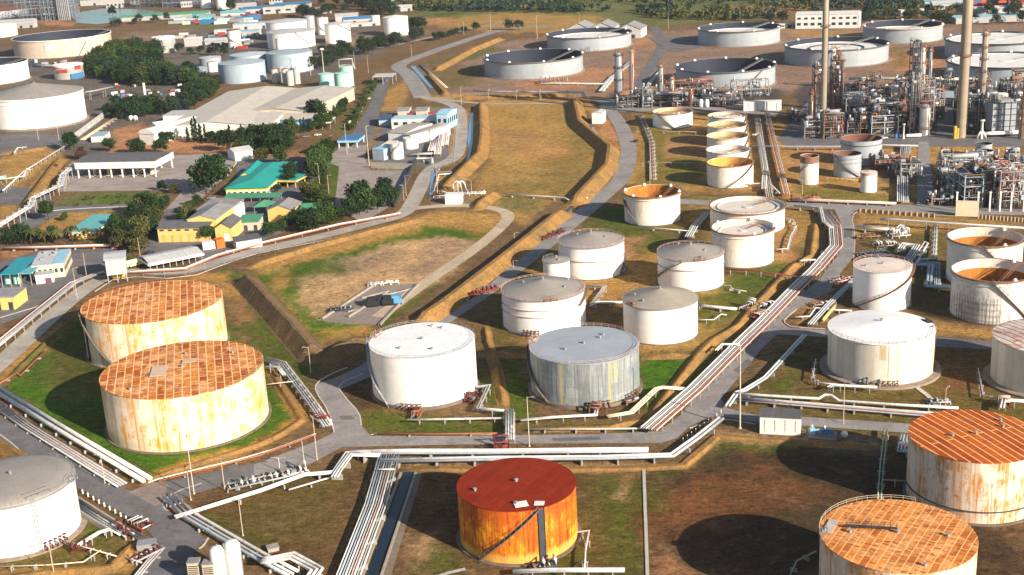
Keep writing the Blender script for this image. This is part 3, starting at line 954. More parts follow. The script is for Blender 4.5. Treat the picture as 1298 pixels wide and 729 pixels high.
lane('concrete_path', [(1160, 490), (1180, 505), (1190, 520)], 1.5, CONCL, 1)
lane('concrete_path', [(816, 592), (818, 650), (821, 735)], .8, CONCL, 1)
lane('gravel_bank', [(530, 600), (505, 680), (488, 735)], 2.4, GRAVEL, 1)
kerb([(508, 600), (458, 735)], w=.6, h=.4, mat=CONC, name='drain_wall')
kerb([(527, 600), (482, 735)], w=.6, h=.4, mat=CONC, name='drain_wall')


# ------------------------------------------------------------------ earth banks
def bank_mat(name, col, dark):
    t = NT(name)
    p = t.pos()
    c = t.mix(t.ramp(t.noise(p, .12, 6, .7, .5), [(.40, 0.), (.66, 1.)]), col, dark)
    c = t.mix(1, c, t.ramp(t.noise(p, .9, 5, .75), [(.28, .62), (.5, 1.), (.72, 1.3)]), 'MULTIPLY')
    c = t.mix(1, c, t.ramp(t.noise(t.map(p, (1, 1, .3)), 2.6, 3, .7), [(.3, .75), (.7, 1.2)]), 'MULTIPLY')
    t.set('Base Color', c)
    t.set('Roughness', .95)
    t.set('Specular IOR Level', .05)
    t.bump(t.noise(p, 1.4, 5, .75), .6, .3)
    return t.m


BANK = bank_mat('dry_grass_bank', (.33, .18, .06), (.17, .12, .055))
BANK_SHADED = bank_mat('shaded_grass_bank', (.19, .13, .068), (.12, .085, .05))  # darker copy of the bank: slope shade and tank shadow put into the colour
BANKG = bank_mat('green_bank', (.09, .10, .028), (.20, .13, .045))


def bund(pts, w=9., h=2.4, top=1.6, mat=None, ends=True):
    P = [W(x, y, h) for x, y in pts]
    L = [P[0]]
    for a, b in zip(P[:-1], P[1:]):
        k = max(1, int((b - a).length / 1.6))
        L += [a.lerp(b, (i + 1) / k) for i in range(k)]
    n = len(L)
    w = top + 2 * h * 1.22
    hp = [(w * .5 + .9, -.05), (w * .5, .06)] + [(w * .5 - (w - top) * .5 * f, h * f) for f in (.3, .65, .97)]
    prof = [(-d, z) for d, z in hp] + [(d, z) for d, z in hp[::-1]]
    m = MB()
    V = []
    for i, p in enumerate(L):
        a, b = L[max(0, i - 2)], L[min(n - 1, i + 2)]
        t = (b - a).normalized()
        s = Vector((t.y, -t.x, 0))
        e = 1.0
        if ends:
            e = max(.02, min(1., i / 5, (n - 1 - i) / 5))
        for d, z in prof:
            q = Vector((p.x, p.y, 0)) + s * d
            nz = mnoise.noise(q * .17) * .5 + mnoise.noise(q * .6) * .25
            V.append((q.x + nz * .5, q.y + nz * .5, z if z < 0 else max(.01, z * e * (1 + .10 * nz) + .10 * mnoise.noise(q * 1.3) * min(1, z))))
    k = len(prof)
    m.add(V, [(i * k + j, (i + 1) * k + j, (i + 1) * k + j + 1, i * k + j + 1) for i in range(n - 1) for j in range(k - 1)])
    o = struct(m, 'earth_bund', mat or BANK)
    return o


bund([(727, 121), (734, 152), (772, 183), (769, 206), (726, 251)], 0, 4.2, 1.4)
bund([(716, 260), (640, 320), (560, 381), (524, 404)], 0, 3.6, 1.6)
bund([(609, 127), (610, 170), (606, 192), (585, 212), (559, 238)], 0, 3.8, 1.2)
bund([(632, 238), (616, 248), (600, 260)], 0, 3.0, 1)
bund([(306, 341), (350, 388), (397, 440), (404, 446)], 0, 4.0, .9, BANK_SHADED)
bund([(402, 447), (434, 434), (468, 417)], 0, 3.6, 1, BANK_SHADED)
bund([(312, 336), (400, 309), (470, 291), (545, 273)], 0, 1.7, 1.6)
bund([(1034, 278), (1028, 322), (1006, 334), (950, 392), (936, 410), (905, 428), (884, 448), (852, 490), (822, 526)], 0, 1.4, .5)
bund([(822, 527), (772, 540), (676, 542)], 0, .9, .6)
bund([(884, 446), (850, 447), (812, 448)], 0, 1.5, .6)
bund([(668, 446), (604, 444)], 0, 1.5, .6)
bund([(614, 408), (618, 430), (630, 470), (640, 516)], 0, 1.1, .5)
bund([(342, 468), (368, 506), (382, 531), (354, 549), (326, 562), (250, 586), (183, 604)], 0, .8, .8)
bund([(-6, 556), (20, 570), (46, 592)], 0, 1.6, .8)
bund([(-6, 727), (70, 722), (140, 716), (166, 689), (188, 700)], 0, 1.3, .8)
bund([(30, 258), (70, 205), (78, 196)], 0, 2.6, 1.4)
bund([(-5, 192), (30, 190), (64, 184)], 0, 2., 1.4)
bund([(118, 384), (60, 430), (14, 474)], 3.2, .8, .6, BANKG)
bund([(520, 591), (640, 594), (815, 591), (866, 588), (909, 551), (966, 555), (1110, 566)], 0, .6, 1.6)
bund([(542, 92), (560, 112), (566, 118)], 10, 2.5)
bund([(552, 86), (600, 60), (636, 46)], 14, 3)
bund([(575, 122), (640, 120), (720, 118)], 9, 2.2)
bund([(858, 247), (900, 249), (1000, 252)], 5, 1.5, 1, BANKG)
bund([(1006, 405), (1030, 398), (1048, 404)], 4, 1.2)
# ------------------------------------------------------------------ tank materials
YRUST = shell_mat('shell_yellow_rust', (.88, .78, .60), (.62, .22, .02), .95, (.74, .31, .014), 1., .05, 9, 2.6, .5, seam=.12, smix=(.48, .60))
ORUST = shell_mat('shell_brown_rust', (.78, .72, .62), (.44, .17, .03), .95, (.50, .20, .02), 1., .05, 9, 2.6, .5, seam=.14, smix=(.44, .58))
RORANGE = shell_mat('shell_orange_rust', (.62, .17, .006), (.20, .028, .004), .9, (.88, .42, .02), .95, .16, 6, 2.7, .8,
                    foot=((.80, .52, .14), .5), seam=.35, rough=.75, top=((.42, .06, .005), .38, .6), smix=(.46, .60))
_y, _k = (.55, .40, .10), (.10, .11, .12)
STREAK = shell_mat('shell_grey_streaks', (.36, .385, .375), (.10, .135, .16), .92, (.14, .18, .21), .8, .10, 6., 3.3, 1.6, seam=.6, smix=(.44, .56),
                   bands=((-119, .28, _y, .9, 0), (-68, .3, _y, .6, 0), (-60, .5, _y, .5, 7), (-95, 1.6, _k, .5, -1), (-124, .15, _k, .8, 0), (-104, .12, _k, .8, 2), (-80, .12, _k, .8, 2), (-150, .3, _k, .8, 0)))
CREAMP = shell_mat('shell_cream_panels', (.78, .75, .67), (.48, .33, .16), .5, (.56, .42, .24), .5, .14, 2.9, 30., .8, seam=.34, bands=((-104, .9, (.36, .22, .07), .55, 8.5), (-98, .12, (.2, .12, .06), .8, 3), (-88, .25, (.5, .26, .08), .6, 1)))
CLEAN = shell_mat('shell_white', (.87, .87, .86), (.66, .60, .50), .28, None, 0, .025, 8, 2.2, .5, seam=.08)
WORN = shell_mat('shell_white_worn', (.85, .83, .79), (.58, .38, .14), .5, (.60, .40, .12), .5, .03, 8, 2.2, .5, seam=.12)
SCUFF = shell_mat('shell_white_scuffed', (.76, .74, .70), (.24, .24, .25), .45, (.16, .17, .19), .65, .05, 5, 2.2, .6, seam=.25)
FARGREY = shell_mat('shell_pale_grey', (.34, .385, .43), (.28, .30, .32), .3, None, 0, .04, 8, 2.5, .4, seam=.10)
PEACH = shell_mat('shell_peach', (.62, .53, .45), (.50, .28, .16), .65, (.54, .34, .22), .5, .04, 4, 30, .5, seam=.12)
BLUESH = shell_mat('shell_blue_grey', (.36, .45, .53), (.36, .42, .46), .3, None, 0, .03, 8, 2.5, .4, seam=.08)
MINTS = shell_mat('shell_mint', (.38, .70, .60), (.30, .50, .44), .3, None, 0, .03, 8, 2.5, .4, seam=.06)
SILO = shell_mat('shell_silo', (.56, .55, .52), (.40, .30, .22), .5, None, 0, .06, 3, 2.5, .6, seam=.15)
RIBBED = shell_mat('shell_ribbed', (.40, .40, .39), (.22, .22, .23), .5, None, 0, .1, 40, 1.4, .6, seam=.55)
INNERR = shell_mat('inner_rust', (.42, .155, .028), (.18, .052, .018), .8, (.55, .24, .035), .7, .1, 7, 2.4, .5, seam=.2, rough=.8)
INNERD = shell_mat('inner_shaded', (.022, .030, .055), (.016, .02, .035), .5, None, 0, .05, 7, 2.4, .5, seam=.1, rough=.7)  # navy stands for the shade inside deep tanks, put into the wall colour
INNERB = shell_mat('inner_brown', (.20, .085, .06), (.10, .04, .03), .6, None, 0, .05, 7, 2.4, .5, seam=.1, rough=.8)
INNERO = shell_mat('inner_orange', (.62, .33, .06), (.36, .14, .02), .8, (.66, .50, .25), .5, .05, 7, 2.4, .5, seam=.1, rough=.8)
INNERY = shell_mat('inner_ochre', (.52, .41, .25), (.40, .22, .07), .6, (.70, .62, .46), .6, .05, 7, 2.4, .5, seam=.1, rough=.8)

_a = W(1161.8, 533, 15.8) - W(1251.6, 587, 15.8)
ROTG = -math.atan2(_a.y, _a.x)
_a = W(1128, 640, 15.8) - W(1073, 713, 15.8)
ROTH = -math.atan2(_a.y, _a.x)
_a = W(196, 410, 16) - W(198, 378, 16)
ROTA = -math.atan2(_a.y, _a.x)
PLA = plates_mat('roof_rust_plates', (.66, .24, .045), (.30, .05, .010), (.86, .54, .27), 2.35, 6.5, ROTA, (.86, .48, .21), .95, .20, .8)
PLG = plates_mat('roof_rust_bars', (.54, .125, .016), (.30, .05, .008), (.88, .52, .22), 2.1, 40., ROTG, (.56, .20, .06), .4, .19, .5)
PLH = plates_mat('roof_rust_strips', (.72, .27, .06), (.42, .11, .022), (.86, .52, .23), 1.6, 8., ROTH, (.84, .46, .18), .85, .12, .95)
PLE = plates_mat('roof_dark_red', (.25, .024, .006), (.18, .015, .004), (.34, .05, .010), 3.3, 9., ROTH, (.30, .045, .010), .3, .05, .3)
RWHITE = speck_mat('roof_white_clean', (.86, .86, .85), (.5, .5, .5), .15, 1.2)
RSPECK = speck_mat('roof_white_speckled', (.80, .81, .82), (.24, .27, .31), .75, .55)
RBLUE = speck_mat('roof_blue_grey', (.33, .375, .43), (.52, .54, .58), .35, .8)
RCONE = speck_mat('roof_grey_cone', (.29, .27, .25), (.26, .24, .22), .5, .7, .7, 28)
RCONEW = speck_mat('roof_tan_cone', (.33, .295, .25), (.30, .27, .24), .4, .7, .7, 22)
RPINK = speck_mat('roof_pink_white', (.68, .58, .52), (.46, .28, .20), .5, .8)
RMOTT = speck_mat('roof_mottled', (.66, .60, .53), (.30, .17, .11), .9, .42)
RPATCH = plates_mat('roof_white_with_rust_bars', (.72, .70, .66), (.70, .66, .6), (.30, .08, .03), 2.2, 30., ROTG, (.34, .10, .04), .9, .25, 1.)
FLOATW = speck_mat('floating_roof_white', (.74, .73, .70), (.50, .45, .40), .5, .5)
FLOATD = speck_mat('floating_roof_dark', (.05, .055, .065), (.09, .09, .09), .4, .5)
FLOATO = speck_mat('floor_ochre', (.55, .38, .20), (.66, .60, .5), .8, .3)
RINGM = plain('ring_wall', (.20, .16, .13), .9, .35, .4)
RINGG = plain('ring_gravel', (.30, .24, .19), .95, .35, .6)


def helix(mb, r, a0, a1, z0, z1, w=.95, n=26):
    """stair flight wound round a shell: two stringers and treads"""
    pts = []
    for i in range(n + 1):
        f = i / n
        a = R(a0 + (a1 - a0) * f)
        pts.append((math.cos(a), math.sin(a), z0 + (z1 - z0) * f))
    for i in range(n):
        (c0, s0, q0), (c1, s1, q1) = pts[i], pts[i + 1]
        for ra, rb, h in ((r + .06, r + .16, .34), (r + w, r + w + .1, .34), (r + .16, r + w, .07)):
            P = []
            for zz in (0, h):
                P += [(c0 * ra, s0 * ra, q0 + zz), (c0 * rb, s0 * rb, q0 + zz), (c1 * rb, s1 * rb, q1 + zz), (c1 * ra, s1 * ra, q1 + zz)]
            mb.add(P, [(0, 3, 2, 1), (4, 5, 6, 7), (0, 1, 5, 4), (1, 2, 6, 5), (2, 3, 7, 6), (3, 0, 4, 7)])
    rail = [(c * (r + w + .05), s * (r + w + .05), q + 1.15) for c, s, q in pts]
    mb.tube(rail, .07, 4)
    for c, s, q in pts[::2]:
        mb.tube([(c * (r + w + .05), s * (r + w + .05), q + .2), (c * (r + w + .05), s * (r + w + .05), q + 1.15)], .05, 4)


def railing(mb, r, z, a0=0, a1=360, h=1.05, step=2.4, th=.05):
    n = max(4, int(abs(a1 - a0) / 360 * 6.283 * r / step))
    P = [Vector((r * math.cos(R(a0 + (a1 - a0) * i / n)), r * math.sin(R(a0 + (a1 - a0) * i / n)), z)) for i in range(n + 1)]
    for k in (.55, 1.0):
        mb.tube([p + UP * h * k for p in P], th, 4)
    for p in P:
        mb.tube([p, p + UP * h], th, 4)


TANKS = {}


def tank(key, X, Y, rad, h, label, shell, roof='flat', rmat=None, group=None, rise=None, ring=.5, ringh=.3, ringm=None, stairs=None, rail=None,
         girders=(), gmat=None, inner=None, depth=None, fmat=None, domes=0, vents=0, ladder=None, strip=None, lip=None, n=72, extra=None, name='storage_tank', band_in=0):
    t = thing(name, label, 'storage tank', (X, Y, 0), 0, group)
    TANKS[key] = (t, X, Y, rad, h)
    if ring:
        m = MB()
        m.ring(0, 0, 0, ringh, rad - .4, rad + ring, n)
        part(m, 'foundation_ring', ringm or RINGM, t)
    m = MB()
    if roof in ('open',):
        wt = .18
        m.cyl(0, 0, .06, h, rad, n=n, top=False)
        m.ring(0, 0, h - .02, h + .1, rad - wt, rad + .12, n)
        part(m, 'shell', shell, t)
        m = MB()
        k = n
        P = []
        for z in (.1, h):
            P += [((rad - wt) * math.cos(2 * math.pi * i / k), (rad - wt) * math.sin(2 * math.pi * i / k), z) for i in range(k)]
        m.add(P, [(i, k + i, k + (i + 1) % k, (i + 1) % k) for i in range(k)], True)
        part(m, 'inner_wall', inner or INNERD, t)
        if band_in:
            m = MB()
            m.cyl(0, 0, h - band_in, h, rad - wt - .03, n=n, top=False)
            part(m, 'inner_band', WORN, t)
        m = MB()
        d = h - (depth if depth is not None else h - .3)
        m.cyl(0, 0, d - .2, d, rad - wt - .1, n=n)
        m.ring(0, 0, d, d + .45, rad - 3.2, rad - 3.0, n)
        m.cyl(0, 0, d, d + .3, rad * .12, n=20)
        f = part(m, 'floating_roof', fmat or FLOATD, t)
        if depth and rad > 9:
            m = MB()
            a = R(-62)
            p0 = Vector(((rad - .6) * math.cos(a), (rad - .6) * math.sin(a), h + .2))
            p0 = Vector(((rad - .6) * math.cos(R(28)), (rad - .6) * math.sin(R(28)), h + .3))
            p1 = Vector((0, 0, d + .5))
            e = p0.lerp(p1, .75)
            sd = (p1 - p0).cross(UP).normalized() * .5
            for q in (sd, -sd):
                m.beam(p0 + q, e + q, .16)
                m.beam(p0 + q + UP, e + q + UP, .08)
            for i in range(12):
                q = p0.lerp(e, i / 11)
                m.beam(q + sd, q - sd, .12)
            part(m, 'roof_ladder', STEELP if rad > 20 else STEELR, t)
    else:
        m.cyl(0, 0, .06, h, rad, n=n, top=False)
        part(m, 'shell', shell, t)
        rs = rise if rise is not None else rad * (.02 if roof == 'flat' else .17)
        ov = .12 if roof == 'flat' else .25
        m = MB()
        if roof == 'dome':
            prof = [(rad + ov, h - .05), (rad + ov, h + .1)] + [((rad + ov) * math.cos(R(a)), h + .1 + rs * math.sin(R(a))) for a in range(10, 91, 8)]
            prof[-1] = (.02, h + .1 + rs)
        else:
            prof = [(rad + ov, h - .05), (rad + ov, h + .12), (rad * .66, h + .12 + rs * .36), (rad * .33, h + .12 + rs * .69), (.02, h + .12 + rs)]
        m.lathe(prof[:2], n=n)
        m.lathe(prof[1:], n=n)
        ro = part(m, 'roof', rmat or RWHITE, t)
        m = MB()
        m.cyl(0, 0, h + rs, h + rs + .7, .35, n=10)
        m.cyl(0, 0, h + rs + .7, h + rs + .95, .6, .1, n=10)
        part(m, 'roof_vent', STEELP, t)
        rv = random.Random(hash(key) % 1000 if False else len(TANKS) * 7)
        for i in range(vents):
            a, q = rv.uniform(0, 6.28), rad * rv.uniform(.35, .85)
            z = h + .12 + rs * (1 - q / rad)
            m = MB()
            m.cyl(q * math.cos(a), q * math.sin(a), z - .1, z + .55, .32, n=8)
            m.cyl(q * math.cos(a), q * math.sin(a), z + .55, z + .7, .48, n=8)
            part(m, 'roof_hatch', STEELP, t)
    if lip:
        m = MB()
        m.ring(0, 0, h - lip[1], h + .15, rad + .02, rad + lip[2], n)
        part(m, 'rim_walkway', lip[0], t)
    for z in girders:
        m = MB()
        m.ring(0, 0, z, z + .18, rad + .01, rad + .35, n)
        part(m, 'wind_girder', gmat or STEELP, t)
    for st in (stairs if isinstance(stairs, list) else [stairs] if stairs else []):
        m = MB()
        helix(m, rad, st[0], st[1], st[2] if len(st) > 2 else .2, st[3] if len(st) > 3 else h, n=max(14, int(abs(st[1] - st[0]) / 2.5)))
        part(m, 'stairway', st[4] if len(st) > 4 else STAIR, t)
    if rail:
        m = MB()
        railing(m, rad - .1 + (.25 if roof != 'open' else .3), h + .1, rail[0], rail[1])
        part(m, 'railing', rail[2] if len(rail) > 2 else STEELP, t)
    for i in range(domes):
        a = R(-80 + 360 * i / domes)
        m = MB()
        m.lathe([(1.25, -.3), (1.25, .2), (1.0, .8), (.5, 1.1), (.02, 1.2)] if rad > 20 else [(.8, -.3), (.8, .2), (.65, .6), (.3, .9), (.02, 1.0)], (rad - .2) * math.cos(a), (rad - .2) * math.sin(a), 12)
        m.v = [(p[0], p[1], p[2] + h) for p in m.v]
        part(m, 'foam_dome', WHITE, t)
    if ladder is not None:
        a, wd, mt = R(ladder[0]), ladder[1], ladder[2]
        m = MB()
        c, s_ = math.cos(a), math.sin(a)
        for k in (-.5, .5):
            q = Vector((c * (rad + .25) - s_ * wd * k, s_ * (rad + .25) + c * wd * k, 0))
            m.beam(q + UP * .2, q + UP * (h + .8), .14)
        for i in range(int(h / .9)):
            q0 = Vector((c * (rad + .25) + s_ * wd * .5, s_ * (rad + .25) - c * wd * .5, .5 + i * .9))
            q1 = Vector((c * (rad + .25) - s_ * wd * .5, s_ * (rad + .25) + c * wd * .5, .5 + i * .9))
            m.beam(q0, q1, .12)
        if len(ladder) > 3:
            m.box(c * (rad + .1), s_ * (rad + .1), .3, .14, wd, h - .5, a)
        part(m, 'ladder', mt, t)
    if strip:
        for a, mt in strip:
            m = MB()
            a = R(a)
            m.tube([(math.cos(a) * (rad + .3), math.sin(a) * (rad + .3), .2), (math.cos(a) * (rad + .3), math.sin(a) * (rad + .3), h + .7),
                    (math.cos(a) * (rad - 1.), math.sin(a) * (rad - 1.), h + .7), (math.cos(a) * (rad - 1.), math.sin(a) * (rad - 1.), h)], .16, 6)
            part(m, 'riser_pipe', mt, t)
    if extra:
        extra(t, rad, h)
    return t


def rim_platform(a, mt=STEELR, size=(3.2, 2.2), inset=.6):
    def f(t, rad, h):
        c, s_ = math.cos(R(a)), math.sin(R(a))
        q = rad - inset
        m = MB()
        m.box(c * q, s_ * q, h + .35, size[1], size[0], .12, R(a))
        for i in (-1, 1):
            for j in (-1, 0, 1):
                x, y = i * size[1] / 2, j * size[0] / 2
                px, py = c * q + x * c - y * s_, s_ * q + x * s_ + y * c
                m.beam((px, py, h - .2), (px, py, h + 1.5), .08)
        for i in (-1, 1):
            x = i * size[1] / 2
            a0 = (c * q + x * c + size[0] / 2 * s_, s_ * q + x * s_ - size[0] / 2 * c, h + 1.45)
            a1 = (c * q + x * c - size[0] / 2 * s_, s_ * q + x * s_ + size[0] / 2 * c, h + 1.45)
            m.beam(a0, a1, .08)
        m.cyl(c * (q - .3), s_ * (q - .3), h + .4, h + 1.1, .35, n=8)
        m.box(c * q - s_ * .8, s_ * q + c * .8, h + .4, .6, .6, .7, R(a))
        part(m, 'gauge_platform', mt, t)
    return f


def many(*fs):
    def f(t, rad, h):
        for g in fs:
            g(t, rad, h)
    return f


def roof_walk(x0, y0, x1, y1, wd, mt, z=.9):
    def f(t, rad, h):
        m = MB()
        a, b = Vector((x0 * rad, y0 * rad, h + z)), Vector((x1 * rad, y1 * rad, h + z + .15))
        s_ = (b - a).cross(UP).normalized() * wd / 2
        m.add([a + s_, a - s_, b - s_, b + s_, a + s_ + UP * .12, a - s_ + UP * .12, b - s_ + UP * .12, b + s_ + UP * .12],
              [(0, 3, 2, 1), (4, 5, 6, 7), (0, 1, 5, 4), (1, 2, 6, 5), (2, 3, 7, 6), (3, 0, 4, 7)])
        for i in range(9):
            for q in (s_, -s_):
                p = a.lerp(b, i / 8) + q
                m.beam(p - UP * .7, p + UP * 1.0, .06)
        for q in (s_, -s_):
            m.beam(a + q + UP, b + q + UP, .06)
        part(m, 'roof_walkway', mt, t)
    return f


def roof_sheets(quads, mt):
    """loose sheets lying on the roof, in fractions of the radius"""
    def f(t, rad, h):
        for x, y, sx, sy, rz in quads:
            m = MB()
            r_ = math.hypot(x, y)
            m.box(x * rad, y * rad, h + .22 + rad * .02 * (1 - r_) + .05, sx, sy, .12, R(rz))
            part(m, 'roof_sheet', mt, t)
    return f


def scaffold(a0, a1, z0, z1):
    def f(t, rad, h):
        m = MB()
        nA = 14
        for k in (1.0, 2.1):
            P = [(math.cos(R(a0 + (a1 - a0) * i / nA)) * (rad + k), math.sin(R(a0 + (a1 - a0) * i / nA)) * (rad + k)) for i in range(nA + 1)]
            for x, y in P:
                m.beam((x, y, 0), (x, y, z1), .06)
            z = z0
            while z < z1:
                m.tube([(x, y, z) for x, y in P], .05, 4)
                z += 2.0
        part(m, 'scaffold', STEELD, t)
    return f


def nozzle_row(a, mt):
    def f(t, rad, h):
        m = MB()
        for i in range(5):
            b = R(a + i * 5)
            c, s_ = math.cos(b), math.sin(b)
            m.tube([(c * (rad - .1), s_ * (rad - .1), 1.2), (c * (rad + 1.4), s_ * (rad + 1.4), 1.2), (c * (rad + 1.4), s_ * (rad + 1.4), .2)], .22, 6)
            m.cyl(c * (rad + .8), s_ * (rad + .8), 1.2, 2.2, .1, n=6)
            m.cyl(c * (rad + .8), s_ * (rad + .8), 2.1, 2.25, .42, n=10)
        part(m, 'outlet_valves', mt, t)
    return f


# ------------------------------------------------------------------ the tanks of the farm
tank('A', -124.0, 425.1, 23.7, 16.4, 'huge rust plate roofed tank with a black ladder strip, behind its equally huge neighbour', YRUST, 'flat', PLA, ring=.8,
     stairs=(-154, -112, 16, 1.5), ladder=(-146, 1.3, BLACKP, 1), rail=(20, 150, STEELR), rise=.35)
tank('B', -98.3, 357.6, 23.5, 16.4, 'huge rust plate roofed tank streaked yellow all over, standing in bright green grass', YRUST, 'flat', PLA, ring=.9, vents=3, rise=.35,
     rail=(-30, 60, STEELR), extra=roof_sheets([(-.26, -.12, 4.6, 8.5, 8), (.05, .18, 4, 3, 8)], plain('roof_bare_sheet', (.62, .46, .36), .8)))
tank('C', -28.3, 371.8, 16.1, 16.1, 'bright white tank with flat speckled white roof and red valve stand at its foot', CLEAN, 'flat', RSPECK, ring=.7, ringh=.9,
     stairs=(-128, -188, .2, 16.1, STEELP), rail=(0, 360, STEELP), vents=4, extra=many(nozzle_row(-112, STEELR), rim_platform(158, PIPEP)))
tank('D', 20.8, 366.5, 16.5, 13.9, 'weathered grey tank with yellow rain streaks and flat blue grey roof', STREAK, 'flat', RBLUE, ring=.9, ringh=1.0,
     stairs=(-132, -196, .2, 13.9), rail=(0, 360, PIPEP), vents=3, extra=many(nozzle_row(-90, STEELR), nozzle_row(-48, STEELR), rim_platform(160, PIPEP)))
tank('E', -1.4, 276.2, 14.0, 13.5, 'burnt orange rusted tank with dark red roof and a diagonal stair across its front', RORANGE, 'flat', PLE, ring=1.0, ringh=.25, rise=.5,
     stairs=(-128, -72, .4, 13.3), ladder=(-68, 1.5, STEELD, 1), vents=2,
     extra=roof_sheets([(.06, -.80, 3.1, 2.6, 12), (.36, -.80, 2.3, 2.0, -8)], WHITE))
tank('F', 111.7, 369.9, 15.7, 13.3, 'cream panelled tank with smooth bright white cone roof on a wide gravel ring', CREAMP, 'cone', RWHITE, rise=2.0, ring=2.4, ringm=RINGG, ringh=.7,
     rail=(190, 350, STEELP), strip=[(-12, PIPER)], extra=many(nozzle_row(-108, STEELR), rim_platform(8, STEELD), roof_sheets([(.86, .18, 2.2, 2.2, 20)], BLACKP)))
tank('G', 109.8, 284.5, 15.5, 15.8, 'brown stained tank whose rust red roof has pale diagonal seams, at the right edge', ORUST, 'flat', PLG, ring=.8, vents=3, girders=(3.2,), gmat=STEELD, rise=.4)
tank('H', 77.2, 238.7, 15.7, 15.8, 'rust roofed tank with a white gangway on its roof, cut by the bottom edge', ORUST, 'flat', PLH, ring=.8, vents=3, rise=.4, rail=(60, 190, POLE),
     extra=many(roof_walk(-.62, .22, .0, .05, .8, STEELD), roof_sheets([(-.82, .28, 2.0, 6.2, -28)], CONCL), rim_platform(170, STEELP, (2.4, 1.6))))
tank('T1', 10.8, 428.6, 14.5, 12.3, 'white banded tank with grey cone roof and black fittings on its front rim', CLEAN, 'cone', RCONE, rise=3.6, girders=(9.0, 6.6), gmat=PIPEP, rail=(0, 360, PIPEP),
     stairs=(-38, -8, 8.5, 12.3), vents=3, ring=.6, extra=many(rim_platform(-82, STEELR, (4.5, 2)), nozzle_row(-120, REDV)))
tank('T2', 31.8, 487.2, 12.9, 12.5, 'white tank with grey cone roof and one red band round its middle', CLEAN, 'cone', RCONE, rise=3.4, girders=(7.2,), gmat=PIPER, rail=(0, 360, PIPEP), stairs=(-38, -5, .2, 8), vents=2, ring=.5)
tank('T3', 17.3, 471.0, 5.1, 10., 'little white tank with grey roof squeezed between two cone roofed tanks', CLEAN, 'cone', RCONE, rise=1.0, rail=(100, 260, STEELP), vents=1, ring=.4, n=48)
tank('T4', 64.5, 560.9, 12.4, 12.9, 'white open tank with rust brown inside, alone beside the main road bend', WORN, 'open', inner=INNERR, depth=8., fmat=INNERB, lip=(STEELR, .35, .7), domes=6, stairs=(-170, -125, 10, .3), girders=(11.4,), gmat=WHITE, ring=.5)
tank('T5', 103.3, 541.0, 15.9, 9.3, 'wide white tank with mottled sunken roof, half hidden by a narrower open tank', WORN, 'open', inner=WORN, depth=.9, fmat=RMOTT, lip=(STEELR, .3, .7), rail=(0, 360, STEELD), ring=.5)
tank('T6', 92.1, 491.4, 12.1, 13.45, 'white open tank with rusty rim and shallow floating roof, in front of a wider tank', WORN, 'open', inner=WORN, depth=1.6, fmat=RMOTT, lip=(STEELR, .3, .65), domes=5, girders=(11.9,), gmat=WHITE, ring=.5)
tank('T7', 67.6, 465.6, 12.35, 11.8, 'white tank with grey cone roof and a stair climbing its left side', CLEAN, 'cone', RCONE, rise=3.2, girders=(8.2,), rail=(0, 360, PIPEP), stairs=(-176, -112, 3, 11.6), vents=3, ring=.5, extra=rim_platform(-82, STEELR, (4, 2)))
tank('T8', 49.5, 412.0, 12.45, 12.3, 'white tank with plain tan cone roof, closest to the streaked grey tank', CLEAN, 'cone', RCONEW, rise=3.4, lip=(STEELP, .2, .3), vents=2, ring=.5, extra=rim_platform(-150, STEELR, (4, 1.8)))
tank('T9', 102.9, 778.8, 12.0, 8.8, 'low white open tank with ochre floor, in front of the small distillation columns', CLEAN, 'open', inner=INNERY, depth=1.4, fmat=FLOATO, lip=(STEELR, .2, .5), stairs=(-143, -92, 8.6, .3), domes=1, ring=.5)
for k, (X, Y, rr, h, lab, inn, fm, dp) in enumerate([
        (129.8, 744.1, 10.95, 11., 'farthest of the five white open tanks standing in line', INNERY, RMOTT, .8),
        (124.9, 715.2, 10.85, 11., 'second farthest of the five white open tanks standing in line', INNERY, FLOATO, 1.6),
        (119.9, 685.1, 10.95, 11., 'middle one of the five white open tanks standing in line', INNERY, FLOATO, 2.2),
        (114.0, 649.6, 10.95, 11., 'white open tank second nearest in the line of five', WORN, RMOTT, 1.8),
        (110.0, 624.8 - 4, 11.2, 10.8, 'nearest of the five white tanks in line, bright ochre inside', INNERO, FLOATO, 4.5)]):
    tank('c%d' % k, X, Y, rr, h, lab, WORN, 'open', inner=inn, depth=dp, fmat=fm, lip=(STEELR if k < 1 else PIPER if k > 3 else POLE, .18, .35), n=56, group='five open white tanks in a line',
         stairs=(-109, -34, .2, h) if k == 4 else (-60, -20, 4, h), ring=.5)
tank('T10', 129.6, 430.3, 9.9, 13.9, 'white tank with pale pinkish flat roof and a brown stair zigzagging up its side', CLEAN, 'flat', RPINK, rise=.5, rail=(0, 360, PIPEP), stairs=(-162, -20, .3, 13.7, STEELR), vents=2, ring=.5)
tank('T11', 173.2, 451.6, 13.0, 16., 'white open tank glowing orange inside, behind its scuffed twin', WORN, 'open', inner=INNERR, depth=9., band_in=3.4, fmat=INNERB, lip=(STEELR, .35, .75), domes=3, stairs=(-112, -80, 15.5, 8), girders=(14.2,), gmat=WHITE, ring=.5)
tank('T12', 162.5, 414.9, 13.3, 15.1, 'white open tank with orange inside, black scuffed wall and scaffolding', SCUFF, 'open', inner=INNERR, depth=8.5, band_in=3.2, fmat=INNERB, lip=(STEELR, .35, .75), domes=3, stairs=(-112, -54, 15, .3), girders=(13.3,), gmat=WHITE, ring=.5,
     extra=scaffold(-160, -100, 1.5, 9.5))
tank('T13', 156.4, 354.2, 15.5, 13.5, 'white roofed tank with rust brown bars, cut off by the right edge', CREAMP, 'cone', RPATCH, rise=1.4, ring=2.2, ringm=RINGG, ringh=.6, strip=[(-118, PIPER)])
